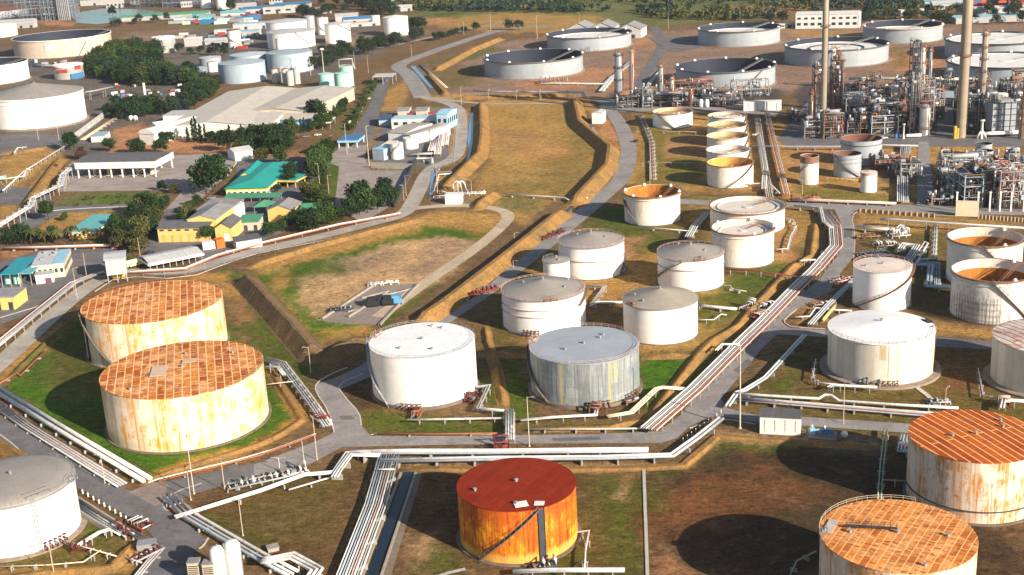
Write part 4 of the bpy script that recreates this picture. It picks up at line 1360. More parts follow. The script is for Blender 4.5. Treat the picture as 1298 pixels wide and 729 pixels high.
tank('T14', -126.0, 292.0, 14.6, 13.3, 'white tank with grey domed roof in the lower left corner beside the gate road', CLEAN, 'dome', RCONE, rise=2.2, lip=(STEELP, .25, .5), rail=(-70, 70, STEELP), ladder=(-52, .7, STEELP), vents=4, ring=1.6, ringm=RINGG,
     extra=many(rim_platform(-45, STEELD, (6, 2.2), 1.6), rim_platform(-5, STEELP, (3, 2), -.6), nozzle_row(-48, REDV)))
# small tanks by the process units
tank('R1', 146.9, 612.3, 4.4, 13.8, 'slim white tank with brown stained collar, left of the small tank group', WORN, 'open', inner=INNERB, depth=2.5, fmat=RMOTT, n=40, lip=(STEELR, 3.2, .12), stairs=(-175, -110, 6, 10), ring=.6)
tank('R2', 168.7, 624.7, 6.65, 11.2, 'pale grey open tank with brown inside and a dark spiral stair', FARGREY, 'open', inner=INNERB, depth=5, fmat=INNERB, n=48, stairs=(-172, -56, 11, .3), ring=.5, girders=(9.4, 7.4))
tank('R3', 183.0, 652.2, 10.3, 12.7, 'broad pale grey open tank with dark brown inside, behind two smaller tanks', FARGREY, 'open', inner=INNERB, depth=6, fmat=INNERD, n=56, ring=.5, girders=(10.4,), gmat=STEELD)
tank('R4', 169.6, 590.5, 3.85, 9.3, 'short slim white tank by the pipe bundle, smallest of its group', CLEAN, 'flat', RPINK, n=36, rise=.3, stairs=(-178, -130, 4.5, 8.8, STEELR), ring=.6, lip=(PIPEP, .9, .12))
tank('R5', 246.2, 652.1, 4.1, 6.5, 'pale tank with dark open top hiding behind a stair wrapped tank', FARGREY, 'open', inner=INNERD, depth=3, n=36)
tank('R6', 238.5, 629.8, 4.0, 7.8, 'pale grey open tank wrapped by a rising dark stair, near the flare stack', FARGREY, 'open', inner=INNERD, depth=3, n=36, stairs=(-132, -6, .2, 7.6))
tank('R7', 249.9, 621.9, 3.6, 4.6, 'squat cream tank with pinkish roof and short stair near the right edge', WORN, 'flat', RPINK, n=36, rise=.2, stairs=(-130, -40, .2, 4.4, STEELR))
tank('R7b', 256.0, 638.7, 3.2, 6.1, 'slim pale tank with light grey roof behind a squat cream tank', FARGREY, 'flat', FLOATW, n=36, rise=.2)
# far floating roof tanks
LIPD = plain('rim_dark', (.13, .12, .125), .7)
FR = dict(roof='open', inner=INNERD, n=96, ring=1.6, ringm=RINGG, ringh=.4)
tank('M', 26.4, 1033.0, 39.2, 12.75, 'very wide pale tank, dark inside, with white domes on its rim, nearest the field', FARGREY, depth=11, fmat=FLOATD, domes=9, lip=(LIPD, .6, 1.0), **FR)
tank('P1', 80.8, 1174.4, 37.8, 11.7, 'very wide pale tank with white floating roof in front of gabled grey sheds', FARGREY, depth=4.2, fmat=FLOATW, domes=7, lip=(LIPD, .6, 1.0), **FR)
tank('P2', 211.2, 1149.6, 35.5, 12.85, 'very wide pale tank beside a patch of blue paving', FARGREY, depth=5.2, fmat=FLOATW, domes=7, lip=(LIPD, .6, 1.0), **FR)
tank('P3', 160.8, 928.2, 35.2, 12.85, 'very wide pale tank with straight stair, right behind the brown pipe rack', FARGREY, depth=11.2, fmat=FLOATD, domes=9, lip=(LIPD, .6, 1.0), stairs=(-81, -53, .3, 12.8), **FR)
tank('K', 261.6, 1010.9, 39.3, 13.0, 'very wide pale tank with white ringed roof, partly behind the thin chimney', FARGREY, depth=4.0, fmat=FLOATW, domes=7, lip=(LIPD, .6, 1.0), stairs=(-126, -108, .3, 13),
     extra=lambda t, rad, h: part(MB().ring(0, 0, h - 4, h - 3.2, rad * .52, rad * .54, 64), 'roof_pontoon', STEELD, t), **FR)
tank('L', 344.6, 1113.8, 32.7, 12.2, 'very wide cream tank, dark inside, straight across from the white office block', FARGREY, depth=5.5, fmat=FLOATW, domes=7, lip=(PIPEP, .7, 1.0), **FR)
tank('Q1', 381.1, 995.6, 38.0, 13.0, 'very wide tank with full white roof, behind another at the right edge', FARGREY, depth=1.2, fmat=FLOATW, lip=(STEELD, .7, 1.0), domes=5, **FR)
tank('Q2', 345.4, 885.0, 38.0, 13.0, 'very wide tank with full white roof, passing behind the thick chimney', FARGREY, depth=1.0, fmat=FLOATW, lip=(STEELD, .7, 1.0), domes=5, **FR)
tank('J', -445.0, 1341.4, 48.0, 17.3, 'enormous peach coloured open tank, dark inside, with a pale sign on its wall', PEACH, depth=15, fmat=FLOATD, lip=(WHITE, .8, .8),
     extra=lambda t, rad, h: part(MB().box(math.cos(R(-86)) * (rad + .15), math.sin(R(-86)) * (rad + .15), 7.5, 11, .4, 5.4, R(4)), 'wall_sign', plain('sign_pale_blue', (.62, .74, .74)), t), **FR)
tank('L1', -326.9, 911.5, 32.0, 21.1, 'huge bright white tank with grey domed roof at the left edge', CLEAN, 'cone', RCONE, rise=7.0, lip=(WHITE, .9, .5), girders=(17.2,), gmat=WHITE, ring=1.6, ringm=RINGG, ringh=1.2, n=96)
tank('L2', -450.4, 1148.8, 34.0, 16.0, 'large white open tank peeking out behind the huge domed one', CLEAN, depth=7, fmat=FLOATD, lip=(WHITE, .8, .6), **FR)
tank('L4', -331.3, 1297.8, 11.4, 15.0, 'ribbed dark grey tank with bright white rim above the tree belt', RIBBED, 'flat', RWHITE, n=48, lip=(WHITE, 1.8, .25))
tank('L5', -377.2, 1141.4, 12.6, 12.0, 'ribbed tank draped with red sheets and a blue base screen', RIBBED, 'flat', RWHITE, n=48, lip=(WHITE, 1.2, .3),
     extra=lambda t, rad, h: [part(MB().box(math.cos(R(a)) * (rad + .3), math.sin(R(a)) * (rad + .3), z, .3, wd, hh, R(a)), 'hung_sheet', mt, t) for a, z, wd, hh, mt in
                              ((-140, 8.8, 7, 2.2, REDC), (-95, 6.4, 8, 2.6, REDC), (-35, 8.2, 6, 3.2, REDC), (-42, .3, 12, 4.8, BLUER))])
tank('L6', -587.6, 1542.5, 24.0, 12.2, 'cream ringed tank at the far left edge beyond the peach tank', WORN, 'flat', RWHITE, n=64, girders=(4, 8), rise=1.0)
tank('L7', -679.8, 1812.2, 36.0, 9.4, 'far low tank with brown red roof in the top left corner', FARGREY, 'flat', plain('roof_brown_red', (.26, .09, .07), .8), n=64, rise=1.2)
tank('N1', -219.1, 1361.5, 21.0, 18.0, 'broad white tank behind a similar one, in front of blue roofed works', CLEAN, 'cone', LGREYR, rise=2.2, n=64)
tank('N1b', -203.6, 1422.8, 5.6, 15.9, 'narrow grey white tank touching the skyline behind two broad ones', FARGREY, 'flat', LGREYR, n=40)
tank('N2', -204.0, 1289.1, 23.3, 15.1, 'broad white tank with brown diagonal stair, behind the blue grey tank', CLEAN, 'cone', LGREYR, rise=2.4, n=64, stairs=(-71, -36, 15, 3, STEELR))
tank('N2s', -206.2, 1241.9, 5.5, 14.0, 'small clean white tank standing against a broad white one', CLEAN, 'flat', WHITER, n=40)
tank('N3', -159.5, 1302.0, 12.8, 18.6, 'tall white tank with brown stair and vertical pipe beside a dark tree row', CLEAN, 'cone', LGREYR, rise=1.6, n=56, stairs=(-76, -15, 18, 11, STEELR), strip=[(-80, PIPER)])
tank('N4', -104.6, 1342.7, 12.6, 18.2, 'lone cream white tank on an earth pad by the highway', CLEAN, 'cone', WHITER, rise=1.8, n=56)
tank('N5', -134.6, 1445.7, 4.9, 10.4, 'small far white tank next to a blue roofed building', CLEAN, 'flat', WHITER, n=36)
tank('N6', -184.0, 1381.5, 5.8, 17.1, 'slim tall white tank with a stair, just left of a tall wide one', CLEAN, 'cone', WHITER, rise=.8, n=40, stairs=(-140, -60, 10, 3, STEELR))
tank('N7', -179.2, 1113.8, 19.5, 16.2, 'blue grey tank directly behind the mint tanks and silos', BLUESH, 'cone', plain('roof_blue_metal', (.36, .44, .50), .5), rise=1.8, n=64)
tank('N8', -211.4, 1067.8, 18.8, 15.3, 'broad blue grey tank behind the beige factory roof', BLUESH, 'cone', plain('roof_blue_metal2', (.38, .46, .52), .5), rise=2.4, n=64)
tank('N9', -266.0, 1099.2, 18.8, 7.5, 'low wide tank with pale blue roof at the edge of the woods', FARGREY, 'cone', plain('roof_pale_blue', (.42, .50, .56), .5), rise=2.2, n=64)
tank('N10', -249.8, 1132.4, 4.4, 8.5, 'small white tank squeezed between a low tank and a broad one', CLEAN, 'flat', LGREYR, n=36)
tank('N11', -257.7, 1162.7, 9.6, 9.0, 'low pale tank behind the low wide one', FARGREY, 'cone', plain('roof_pale_blue2', (.44, .50, .55), .5), rise=1.0, n=48)
tank('N12', -216.4, 1129.2, 16.4, 14.0, 'pale tank mostly hidden by the broad blue grey one', BLUESH, 'cone', plain('roof_pale_blue3', (.44, .52, .57), .5), rise=1.8, n=56)
for k, X, Y, rr, h, lab in ((0, -181.9, 1047.6, 2.8, 11, 'leftmost slim grey silo of the cluster behind the factory'), (1, -175.8, 1047.0, 2.65, 12, 'second slim grey silo from the left behind the factory'),
                            (2, -166.7, 1027.7, 2.9, 11.2, 'front slim grey silo of the cluster behind the factory'), (3, -162.4, 1035.4, 2.6, 12, 'rightmost slim grey silo of the cluster, taller and paler'),
                            (4, -171.9, 1036.4, 2.5, 12, 'slim grey silo in the middle of the cluster with brown top')):
    tank('S%d' % k, X, Y, rr, h, lab, SILO, 'cone', STEELR if k in (0, 4) else LGREYR, rise=.8, n=28, ring=0, group='grey silos behind the factory', name='silo')
tank('mint1', -135.9, 1010.7, 6.1, 10.1, 'low mint green tank left of two taller mint ones', MINTS, 'cone', MINT, rise=.7, n=40)
tank('mint2', -120.2, 984.2, 5.8, 13.7, 'front mint green tank, largest and closest to the road', MINTS, 'cone', MINT, rise=.7, n=40)
tank('mint3', -119.4, 1007.6, 5.2, 15.0, 'rear mint green tank with a white pipe frame on top', MINTS, 'flat', MINT, n=40, rail=(0, 360, WHITE),
     extra=lambda t, rad, h: part(MB().tube([(-rad, 0, h), (-rad, 0, h + 6), (rad, 0, h + 6), (rad, 0, h + 3), (rad + 1.5, 0, h - 2)], .35, 6), 'pipe_frame', WHITE, t))
tank('U1', -390.2, 1773.5, 7.0, 11.5, 'left of two cylindrical white tanks near the far refinery frames', CLEAN, 'flat', WHITER, n=36)
tank('U2', -362.4, 1747.2, 8.2, 18.0, 'right and taller of two white tanks near the far refinery frames', CLEAN, 'flat', WHITER, n=36)
tank('U3', -262.8, 1304.1, 6.5, 17.8, 'tall cream tank with diagonal stair and brown rim, alone among low yards', CLEAN, 'flat', STEELR, n=40, stairs=(-150, -30, 11, 3, STEELR), lip=(STEELR, .6, .4))
tank('V1', -61.0, 722.2, 3.7, 9.0, 'white tank with diagonal stair at the front of the small loading plant', CLEAN, 'flat', WHITER, n=36, stairs=(-160, -60, 2.5, 8.8))
tank('V2', -54.9, 749.9, 4.3, 6.3, 'short white tank second in the small loading plant', CLEAN, 'flat', WHITER, n=36)
# ------------------------------------------------------------------ pipe runs
_sup = {}


def support_mesh(wd, z, kind):
    k = (round(wd, 1), round(z, 1), kind)
    if k in _sup:
        return _sup[k]
    m = MB()
    if kind == 'frame':
        for x in (-wd / 2, wd / 2):
            m.box(x, 0, 0, .22, .22, z, 0)
        m.box(0, 0, z - .06, wd + .5, .26, .26)
    elif kind == 'tall':
        for x in (-wd / 2, wd / 2):
            m.box(x, 0, 0, .3, .3, z + 1.6, 0)
        m.box(0, 0, z - .1, wd + .3, .28, .28)
        m.box(0, 0, z + 1.4, wd + .3, .28, .28)
    else:
        m.box(0, 0, 0, wd + .6, .4, max(.15, z), 0)
    _sup[k] = m.mesh('support', _sup['mat'])
    return _sup[k]


_sup['mat'] = plain('support_steel', (.40, .38, .36), .7, .3, .6)


def pipes(label, pts, n=3, gap=.8, r=.25, z=1.0, mats=None, sup=7., kind='sleeper', name='pipe_run', cat='pipeline', tray=None, zoff=None, group=None, smooth=0):
    """parallel pipes along a surveyed line, each its own part, on supports"""
    P = [W(p[0], p[1], p[2] if len(p) > 2 else z) for p in pts]
    if smooth:
        P = smooth_line(P, smooth)
    o = Vector((P[0].x, P[0].y, 0))
    t = thing(name, label, cat, o, 0, group)
    mats = mats or [PIPEW]
    for i in range(n):
        d = (i - (n - 1) / 2) * gap
        Q = offset_line(P, d)
        rr = r[i % len(r)] if isinstance(r, (list, tuple)) else r
        dz = (zoff[i % len(zoff)] if zoff else 0)
        m = MB()
        m.tube([(q.x - o.x, q.y - o.y, q.z + rr + .02 + dz) for q in Q], rr, 8)
        part(m, 'pipe', mats[i % len(mats)], t)
    if tray:
        A, B = offset_line(P, -(n * gap) / 2 - .2), offset_line(P, (n * gap) / 2 + .2)
        m = MB()
        k = len(P)
        m.add([(q.x - o.x, q.y - o.y, q.z - .1) for q in A + B], [(i, k + i, k + i + 1, i + 1) for i in range(k - 1)])
        part(m, 'tray', tray, t)
    if sup:
        cnt = 0
        for a, b in zip(P[:-1], P[1:]):
            L = (b - a).length
            if L < sup * .5 or abs(b.z - a.z) > 1.5:
                continue
            k = max(1, int(L / sup))
            for i in range(k):
                q = a.lerp(b, (i + .5) / k)
                if q.z < .25 or cnt >= 60:
                    continue
                cnt += 1
                link('support', support_mesh(max(.5, n * gap), q.z, kind), t, (q.x - o.x, q.y - o.y, 0), math.atan2((b - a).y, (b - a).x) + math.pi / 2)
    return t


WG = [PIPEW, PIPEG]
# lower left
pipes('thick white pipe pair sloping down past the grass of the rust roofed tanks', [(-6, 494), (70, 541), (187, 611)], 2, 2.0, .62, .9, [PIPEW, PIPEW], 9, tray=None)
pipes('low bundle of grey blue pipes running between gate road and thick white pair', [(-6, 512), (34, 541), (155, 616)], 4, .85, .26, .5, [PIPEB, PIPEP, PIPEG, PIPEW], 8)
pipes('white pipe bundle coming out under the culvert slab towards the bottom edge', [(214, 630), (242, 656), (280, 678), (330, 707), (372, 729)], 3, 1.3, [.42, .3, .42], .9, [PIPEW, PIPEW, PIPEB], 7)
pipes('white expansion loop of pipes bent into a square at the bottom edge', [(332, 712), (342, 712), (371, 706), (402, 724), (396, 732)], 3, 1.1, .38, 2.2, [PIPEW], 5, 'frame')
pipes('white pipe pair crossing the brown field from the culvert to the bend', [(222, 657), (328, 624), (386, 603), (424, 600), (440, 576), (470, 575)], 2, 1.0, .33, 1.2, [PIPEW], 8)
pipes('four pipe bundle stepping down along the field corner beside the valve skid', [(424, 606), (430, 596), (444, 577), (482, 578)], 3, .8, .26, 1.6, [PIPEG, PIPEW, PIPEW], 5)
pipes('thin white pipe with a long bend below the field bundle', [(366, 622), (420, 606), (424, 600)], 1, 1, .25, .6, [PIPEW], 8)
pipes('wide bundle of nine pipes running down to the bottom beside the dark drain', [(494, 574), (476, 640), (441, 732)], 9, .68, [.22, .15, .25, .17, .2], 1.4, [PIPEW, PIPEG, PIPEW, PIPEP, PIPEG, PIPEW, PIPEB, PIPEG, PIPEW], 9)
pipes('yellow capped cross pipe bridging the nine pipe bundle', [(477, 596), (500, 596)], 1, 1, .22, 2.6, [PIPEW], 0, name='cross_pipe')
pipes('long upper white pipe line along the south edge of the crossroads', [(444, 575), (520, 574), (626, 574), (700, 573), (822, 572)], 3, .95, [.38, .28, .34], 1.4, [PIPEW, PIPEW, PIPEG], 8)
pipes('long lower white pipe pair turning up towards the white container cabin', [(482, 586), (626, 583), (760, 582), (852, 579), (884, 556), (914, 532)], 2, 1.25, .45, 1.2, [PIPEW, PIPEG], 8)
pipes('orange rusty guard pipe along the road below the white speckled tank', [(478, 551), (560, 551), (634, 550)], 1, 1, .2, .5, [PIPER], 10)
pipes('orange rusty guard pipe along the bend of the gate road', [(200, 611), (330, 578), (400, 552)], 1, 1, .22, .4, [PIPER], 10)
# tank C and D fronts
pipes('white pipe line at the foot of the speckled white tank', [(516, 533), (580, 532), (643, 531), (650, 548)], 2, .6, .2, 1.1, [PIPEW], 5, 'frame')
pipes('white pipe climbing round the right side of the speckled white tank', [(604, 492), (620, 490), (606, 519), (644, 522)], 2, .8, .26, 1.6, [PIPEW, PIPEG], 5, 'frame')
pipes('white double pipe at the foot of the streaked grey tank', [(660, 534), (700, 530), (755, 527), (756, 517)], 2, .7, .26, 1.2, [PIPEW], 5, 'frame')
pipes('cream pipe bridge leaving the right side of the streaked grey tank', [(770, 529), (800, 524), (832, 494), (840, 492), (868, 494)], 3, .7, .24, 1.3, [CREAM], 5, 'frame')
pipes('thin white pipe along the bund below the streaked grey tank', [(671, 545), (750, 545), (820, 544)], 1, 1, .24, .8, [PIPEW], 6)
pipes('vertical white pipe stack crossing between speckled white and streaked grey tanks', [(646, 520), (646, 558)], 4, .7, .24, 1.8, [PIPEW, PIPEG], 4, 'frame')
# rust tank right side
pipes('dark and white bundle leaving the yellow streaked tank towards the crossroads', [(336, 456), (358, 462), (396, 512), (416, 541)], 4, .8, [.34, .24, .24, .3], 1.0, [PIPEW, PIPEG, PIPEG, PIPEG], 5)
pipes('white hooked pipe beside the yellow streaked tank', [(335, 466), (352, 466), (360, 476)], 2, .7, .26, 2.0, [PIPEW], 4, 'frame')
pipes('small white pipe frame standing on the grass bank beside yellow streaked tank', [(338, 488), (372, 484)], 1, 1, .15, 1.6, [PIPEW], 5, 'frame')
pipes('orange fire pipe lying in the grass left of the rust roofed tanks', [(-4, 489), (22, 473), (26, 477), (56, 446)], 1, 1, .22, .5, [PIPER], 8)
# left boundary
pipes('long pipe rack with silver tank car like cover following the terminal road', [(-6, 440), (40, 402), (92, 360), (128, 346)], 4, 1.0, [.3, .22, .5, .6], 1.6, [PIPEP, PIPER, PIPEG, SILVER], 7, 'frame')
pipes('white edge pipe along the perimeter road above the basin', [(128, 349), (235, 342), (276, 325), (330, 310), (430, 286), (508, 272)], 2, 1.1, [.5, .3], .7, [PIPEW, PIPER], 12)
pipes('thick white pipe along the terminal road in front of the palms', [(4, 316), (60, 315), (155, 312)], 2, .9, [.55, .3], .9, [PIPEW, PIPER], 8)
pipes('raised white pipe bridge zigzagging to the truck loading canopy', [(-6, 290, 4), (39, 262, 4), (42, 252, 4), (76, 236, 4), (80, 222, 5), (94, 210, 5), (110, 210, 5)], 4, .8, [.42, .3, .42, .3], 4, [PIPEW, PIPEW, PIPEB, PIPEW], 7, 'tall')
pipes('thin white pipe on stilts crossing the dry bank at the left edge', [(4, 242), (30, 218), (82, 186), (62, 181)], 2, .6, .22, 2.2, [PIPEW], 8, 'frame')
pipes('short white pipe frame beside the mint drum at the left edge', [(0, 228), (30, 224), (34, 214), (38, 216)], 2, .7, .25, 2.4, [PIPEW], 5, 'frame')
pipes('mint green drum pipe poking in at the left edge', [(-6, 232), (7, 227)], 1, 1, 1.3, 1.0, [MINT], 5)
pipes('white hoop pipe standing in the left yard below the domed tank', [(18, 194), (22, 188), (34, 187)], 1, 1, .3, 2.0, [PIPEW], 3, 'frame')
pipes('pale concrete trench with yellow pipes beside the huge domed tank', [(104, 178), (152, 146)], 3, 1.1, .3, .8, [YEL, PIPEW, POLE], 9)
# road side rack east
pipes('long grey and rusty pipe rack following the main south road uphill', [(822, 545), (882, 493), (937, 438), (968, 408), (1004, 371), (1034, 342), (1060, 312), (1058, 286), (1044, 268)], 7, .78, [.3, .22, .26, .2, .3, .22, .28], 1.5, [PIPEW, PIPEG, PIPEW, PIPEP, PIPEG, PIPER, PIPEP], 6, 'frame')
pipes('white pipe branch stepping out of the roadside rack', [(908, 445), (916, 437), (938, 438)], 2, .7, .22, 2.0, [PIPEW], 4, 'frame')
pipes('white pipe branch under the upper roadside rack', [(1015, 332), (1020, 330), (1034, 330)], 2, .7, .22, 2.0, [PIPEW], 4, 'frame')
pipes('white pipes bending out of the compound beside the road junction', [(922, 516), (934, 499), (944, 496), (970, 480), (996, 452), (1020, 426)], 2, .95, .36, 1.0, [PIPEW, PIPEB], 7)
pipes('blue grey pipe pair climbing past the white stair wrapped tank', [(1027, 412), (1050, 387), (1078, 360), (1086, 352)], 3, .8, .3, 1.0, [PIPEB, PIPEW, PIPEG], 7)
pipes('yellow walled pipe stub beside the road island', [(1043, 408), (1058, 390)], 1, 1, .6, .5, [YELW], 6)
pipes('white bent pipe on the road island', [(1008, 403), (1026, 402), (1034, 391), (1048, 393), (1080, 395)], 1, 1, .28, .9, [PIPEW], 5)
pipes('thick white pipe with a hump in front of the cream panelled tank', [(930, 500), (968, 503), (1038, 507), (1046, 502, 2), (1054, 503, 2), (1064, 510), (1140, 515), (1215, 519)], 1, 1, .42, 1.2, [PIPEW], 8)
pipes('low bundle of blue and red pipes below the humped white pipe', [(930, 506), (1000, 512), (1100, 520), (1160, 525), (1240, 530)], 4, .8, [.26, .2, .26, .22], .9, [PIPEW, PIPEB, PIPER, PIPEB], 7)
pipes('white pipe frame at the foot of the cream panelled tank', [(1050, 492), (1056, 489), (1112, 492)], 2, .8, .24, 1.6, [PIPEW, PIPEG], 4, 'frame')
pipes('thin white pipe hugging the gravel ring of the cream panelled tank', [(1034, 456), (1030, 480), (1040, 486), (1062, 488)], 1, 1, .18, 1.4, [PIPEW], 5, 'frame')
pipes('thin pale pipe hugging the ring of the half white half rust tank', [(1240, 468), (1246, 502), (1268, 506), (1298, 508)], 1, 1, .18, 1.4, [PIPEW], 5, 'frame')
pipes('white pipes bending near the right edge above the seamed rust roof', [(1270, 518), (1272, 508), (1300, 510)], 2, .8, .28, 1.8, [PIPEW], 4, 'frame')
pipes('white pipe hook dropping beside the seamed rust roofed tank', [(1146, 552), (1142, 572), (1158, 574)], 3, .8, .24, 1.0, [PIPEB, PIPEW, PIPEB], 5)
pipes('pale green tall pipe bridge left of the seamed rust roofed tank', [(1123, 545, 1.2), (1118, 590, 1.2), (1114, 640, 1.2)], 2, .8, .2, 1.2, [plain('pipe_pale_green', (.32, .40, .26), .6)], 6, 'frame')
pipes('thin pale green pipe linking the green bridge to the seamed rust tank', [(1119, 609), (1150, 611)], 1, 1, .18, 1.4, [MATS['pipe_pale_green']], 6, 'frame')
pipes('thin pale pipe at the foot of the bottom edge rust tank', [(1002, 729), (1010, 712), (1034, 700)], 1, 1, .2, .8, [MATS['pipe_pale_green']], 6)
pipes('white pipe framing the right foot of the dark red roofed tank', [(730, 676), (747, 674), (742, 700), (741, 726)], 1, 1, .22, 1.4, [PIPEW], 5, 'frame')
pipes('white pipe line along the bottom edge below the dark red roofed tank', [(650, 726), (700, 724), (792, 724)], 3, .6, .24, 1.4, [PIPEW, PIPEW, PIPEG], 5, 'frame')
# mid field
pipes('white pipe crossing the dry middle field to the main road', [(636, 247), (690, 250), (716, 252), (726, 257), (734, 252), (745, 252)], 1, 1, .38, 1.0, [PIPEW], 9)
pipes('white pipe at the foot of the lone open tank', [(812, 289), (845, 291), (877, 294)], 1, 1, .25, .9, [PIPEW], 6)
pipes('grey pipe bundle rising from the field towards the orange lit open tank', [(872, 302), (880, 288), (896, 270)], 4, .9, .28, 1.0, [PIPEG, PIPEW], 6)
pipes('white pipes zigzagging between the black fitted tank and its right neighbour', [(742, 363), (767, 364), (749, 388), (757, 384), (789, 384)], 2, .9, .28, 1.2, [PIPEW], 5)
pipes('white pipe path leaving the tan cone roofed tank to the bund', [(884, 386), (894, 389), (934, 393)], 2, 1.0, .32, 1.0, [PIPEW], 6)
pipes('thin white pipe below the tan cone roofed tank', [(886, 406), (905, 406), (914, 399), (921, 400)], 1, 1, .2, 1.2, [PIPEW], 5, 'frame')
pipes('red pipe carried on white posts right of the floating roof tank', [(916, 342), (956, 344), (1012, 352)], 1, 1, .28, 1.6, [REDP], 5, 'frame')
pipes('white pipe hooked round the wide mottled tank', [(996, 277), (1005, 279), (1009, 288), (1002, 300), (998, 316), (984, 317)], 1, 1, .26, 1.2, [PIPEW], 5)
pipes('thin white pipe right of the grey cone roofed tank with left stair', [(918, 362), (926, 363), (928, 367), (946, 370)], 1, 1, .18, 1.0, [PIPEW], 5)
# east manifold area
pipes('white pipe U bend at the head of the blue pump island', [(1150, 340), (1172, 308), (1176, 310), (1156, 344)], 1, 1, .42, 1.4, [PIPEW], 5)
pipes('blue grey double pipe stepping down beside the scuffed tank', [(1158, 337), (1180, 338), (1177, 364), (1204, 366)], 2, 1.2, .5, 1.2, [PIPEB], 6)
pipes('blue pipe strands right of the stepping blue grey pair', [(1166, 333), (1188, 334), (1188, 362)], 4, .6, .16, 1.0, [PIPEB, PIPEG], 6)
pipes('pale double pipe coming down to the pump island from the east road', [(1186, 284), (1184, 328), (1164, 330), (1160, 338)], 2, .9, .26, 1.2, [PIPEW, PIPEG], 6)
pipes('raised pale pipe bridge along the south side of the east road', [(1116, 279), (1136, 279), (1160, 281), (1190, 283), (1300, 290)], 3, .8, .28, 3.0, [STEELP, PIPEW, STEELP], 8, 'frame')
pipes('thick white pipe pair left of the pump island', [(1084, 289), (1137, 293), (1142, 288), (1148, 292)], 2, 1.5, .55, 1.4, [PIPEW, PIPEW], 6)
pipes('white hooked pipes over the pump island', [(1140, 318), (1146, 310), (1162, 312), (1150, 330)], 3, .9, .3, 1.8, [PIPEW, PIPEB, PIPEW], 5)
pipes('red and white pipe line along the north side of the east road', [(1004, 254), (1039, 255), (1136, 259)], 3, .7, [.4, .26, .3], 1.0, [PIPEW, PIPER, PIPEP], 8)
pipes('white pipe line turning down into the roadside rack', [(1006, 262), (1040, 264), (1044, 282), (1054, 290)], 2, .8, .36, 1.6, [PIPEW], 6)
pipes('white pipe line in front of the process units', [(950, 186), (1000, 187), (1066, 187), (1120, 185), (1164, 186)], 2, .8, .4, 1.4, [PIPEW, STEELP], 9)
pipes('silver pipe bundle running down beside the north lane', [(1148, 184), (1144, 215), (1144, 256)], 6, .9, .26, 1.3, [PIPEB, SILVER, PIPEW], 8)
pipes('pipe rack between the five tank line and the stair wrapped tanks', [(960, 150), (965, 185), (973, 235), (977, 262)], 4, .9, .26, 1.6, [PIPEG, STEELP, PIPEP, PIPEG], 8, 'frame')
pipes('second rusty pipe rack running down from the process units', [(972, 143), (983, 190), (997, 246)], 4, .8, .26, 1.6, [PIPEP, PIPEG, PIPER], 8, 'frame')
pipes('white curved pipe at the foot of the nearest of the five tanks', [(922, 236), (955, 234), (976, 234), (988, 246)], 1, 1, .4, 1.2, [PIPEW], 7)
pipes('twin white pipe branches right of the five tank line', [(955, 172), (962, 170), (970, 212), (968, 240)], 3, .9, .28, 1.8, [PIPEW, PIPEG, PIPEW], 6, 'frame')
pipes('thin rusty fence pipe on posts in front of the low ochre tank', [(800, 165), (850, 167), (893, 168)], 1, 1, .16, 1.4, [PIPEP], 7, 'frame')
pipes('thin pink pipe on posts left of the five tank line', [(806, 206), (860, 207), (876, 207)], 1, 1, .16, 1.6, [PIPEP], 6, 'frame')
pipes('dark pipe bundle running down from the columns left of the ochre tank', [(812, 145), (826, 180), (828, 228)], 3, 1.1, .26, 1.0, [PIPEG, PIPER, PIPEG], 9)
pipes('yellow handrail pipe between the two slim white tanks', [(1038, 226), (1060, 226), (1090, 229)], 1, 1, .12, 1.2, [YEL], 5, 'frame')
# far
pipes('raised pale pipe bridge across the head of the middle field', [(600, 116, 5), (640, 117, 5), (700, 117, 5), (738, 118, 5), (742, 124, 3)], 3, .9, .35, 5, [STEELP, PIPEW, STEELP], 14, 'tall')
pipes('white pipe running from the widest pale tank to the columns', [(684, 107), (700, 106), (766, 107), (776, 96)], 2, 1.2, .4, .8, [PIPEW], 12)
pipes('blue grey pipe bundle climbing beside the far farm road', [(762, 116), (775, 100), (800, 78)], 4, 1.1, .4, 1.0, [PIPEB, PIPEW], 12)
pipes('pale pipe bundle left of the small distillation columns', [(822, 108), (834, 94), (840, 88)], 3, 1.1, .4, 1.0, [PIPEB, PIPEW], 12)
pipes('thick white pipe pair behind the process units, upper', [(1076, 101, 4), (1160, 101, 4), (1300, 103, 4)], 2, 2.4, .8, 4, [PIPEW, CREAM], 14, 'frame')
pipes('thick cream pipe pair behind the process units, lower', [(1100, 110, 5), (1152, 110, 5), (1210, 111, 5)], 2, 2.0, .7, 5, [CREAM, POLE], 14, 'frame')
pipes('yellow drain pipes beside the blue channel', [(533, 82), (566, 112)], 2, 1.4, .4, .4, [CREAM], 0)
pipes('white pipe loop beside the blue ditch of the metering station', [(556, 212), (555, 219), (572, 219), (572, 221), (556, 222), (550, 243), (562, 244), (572, 246)], 1, 1, .32, .8, [PIPEW], 6)


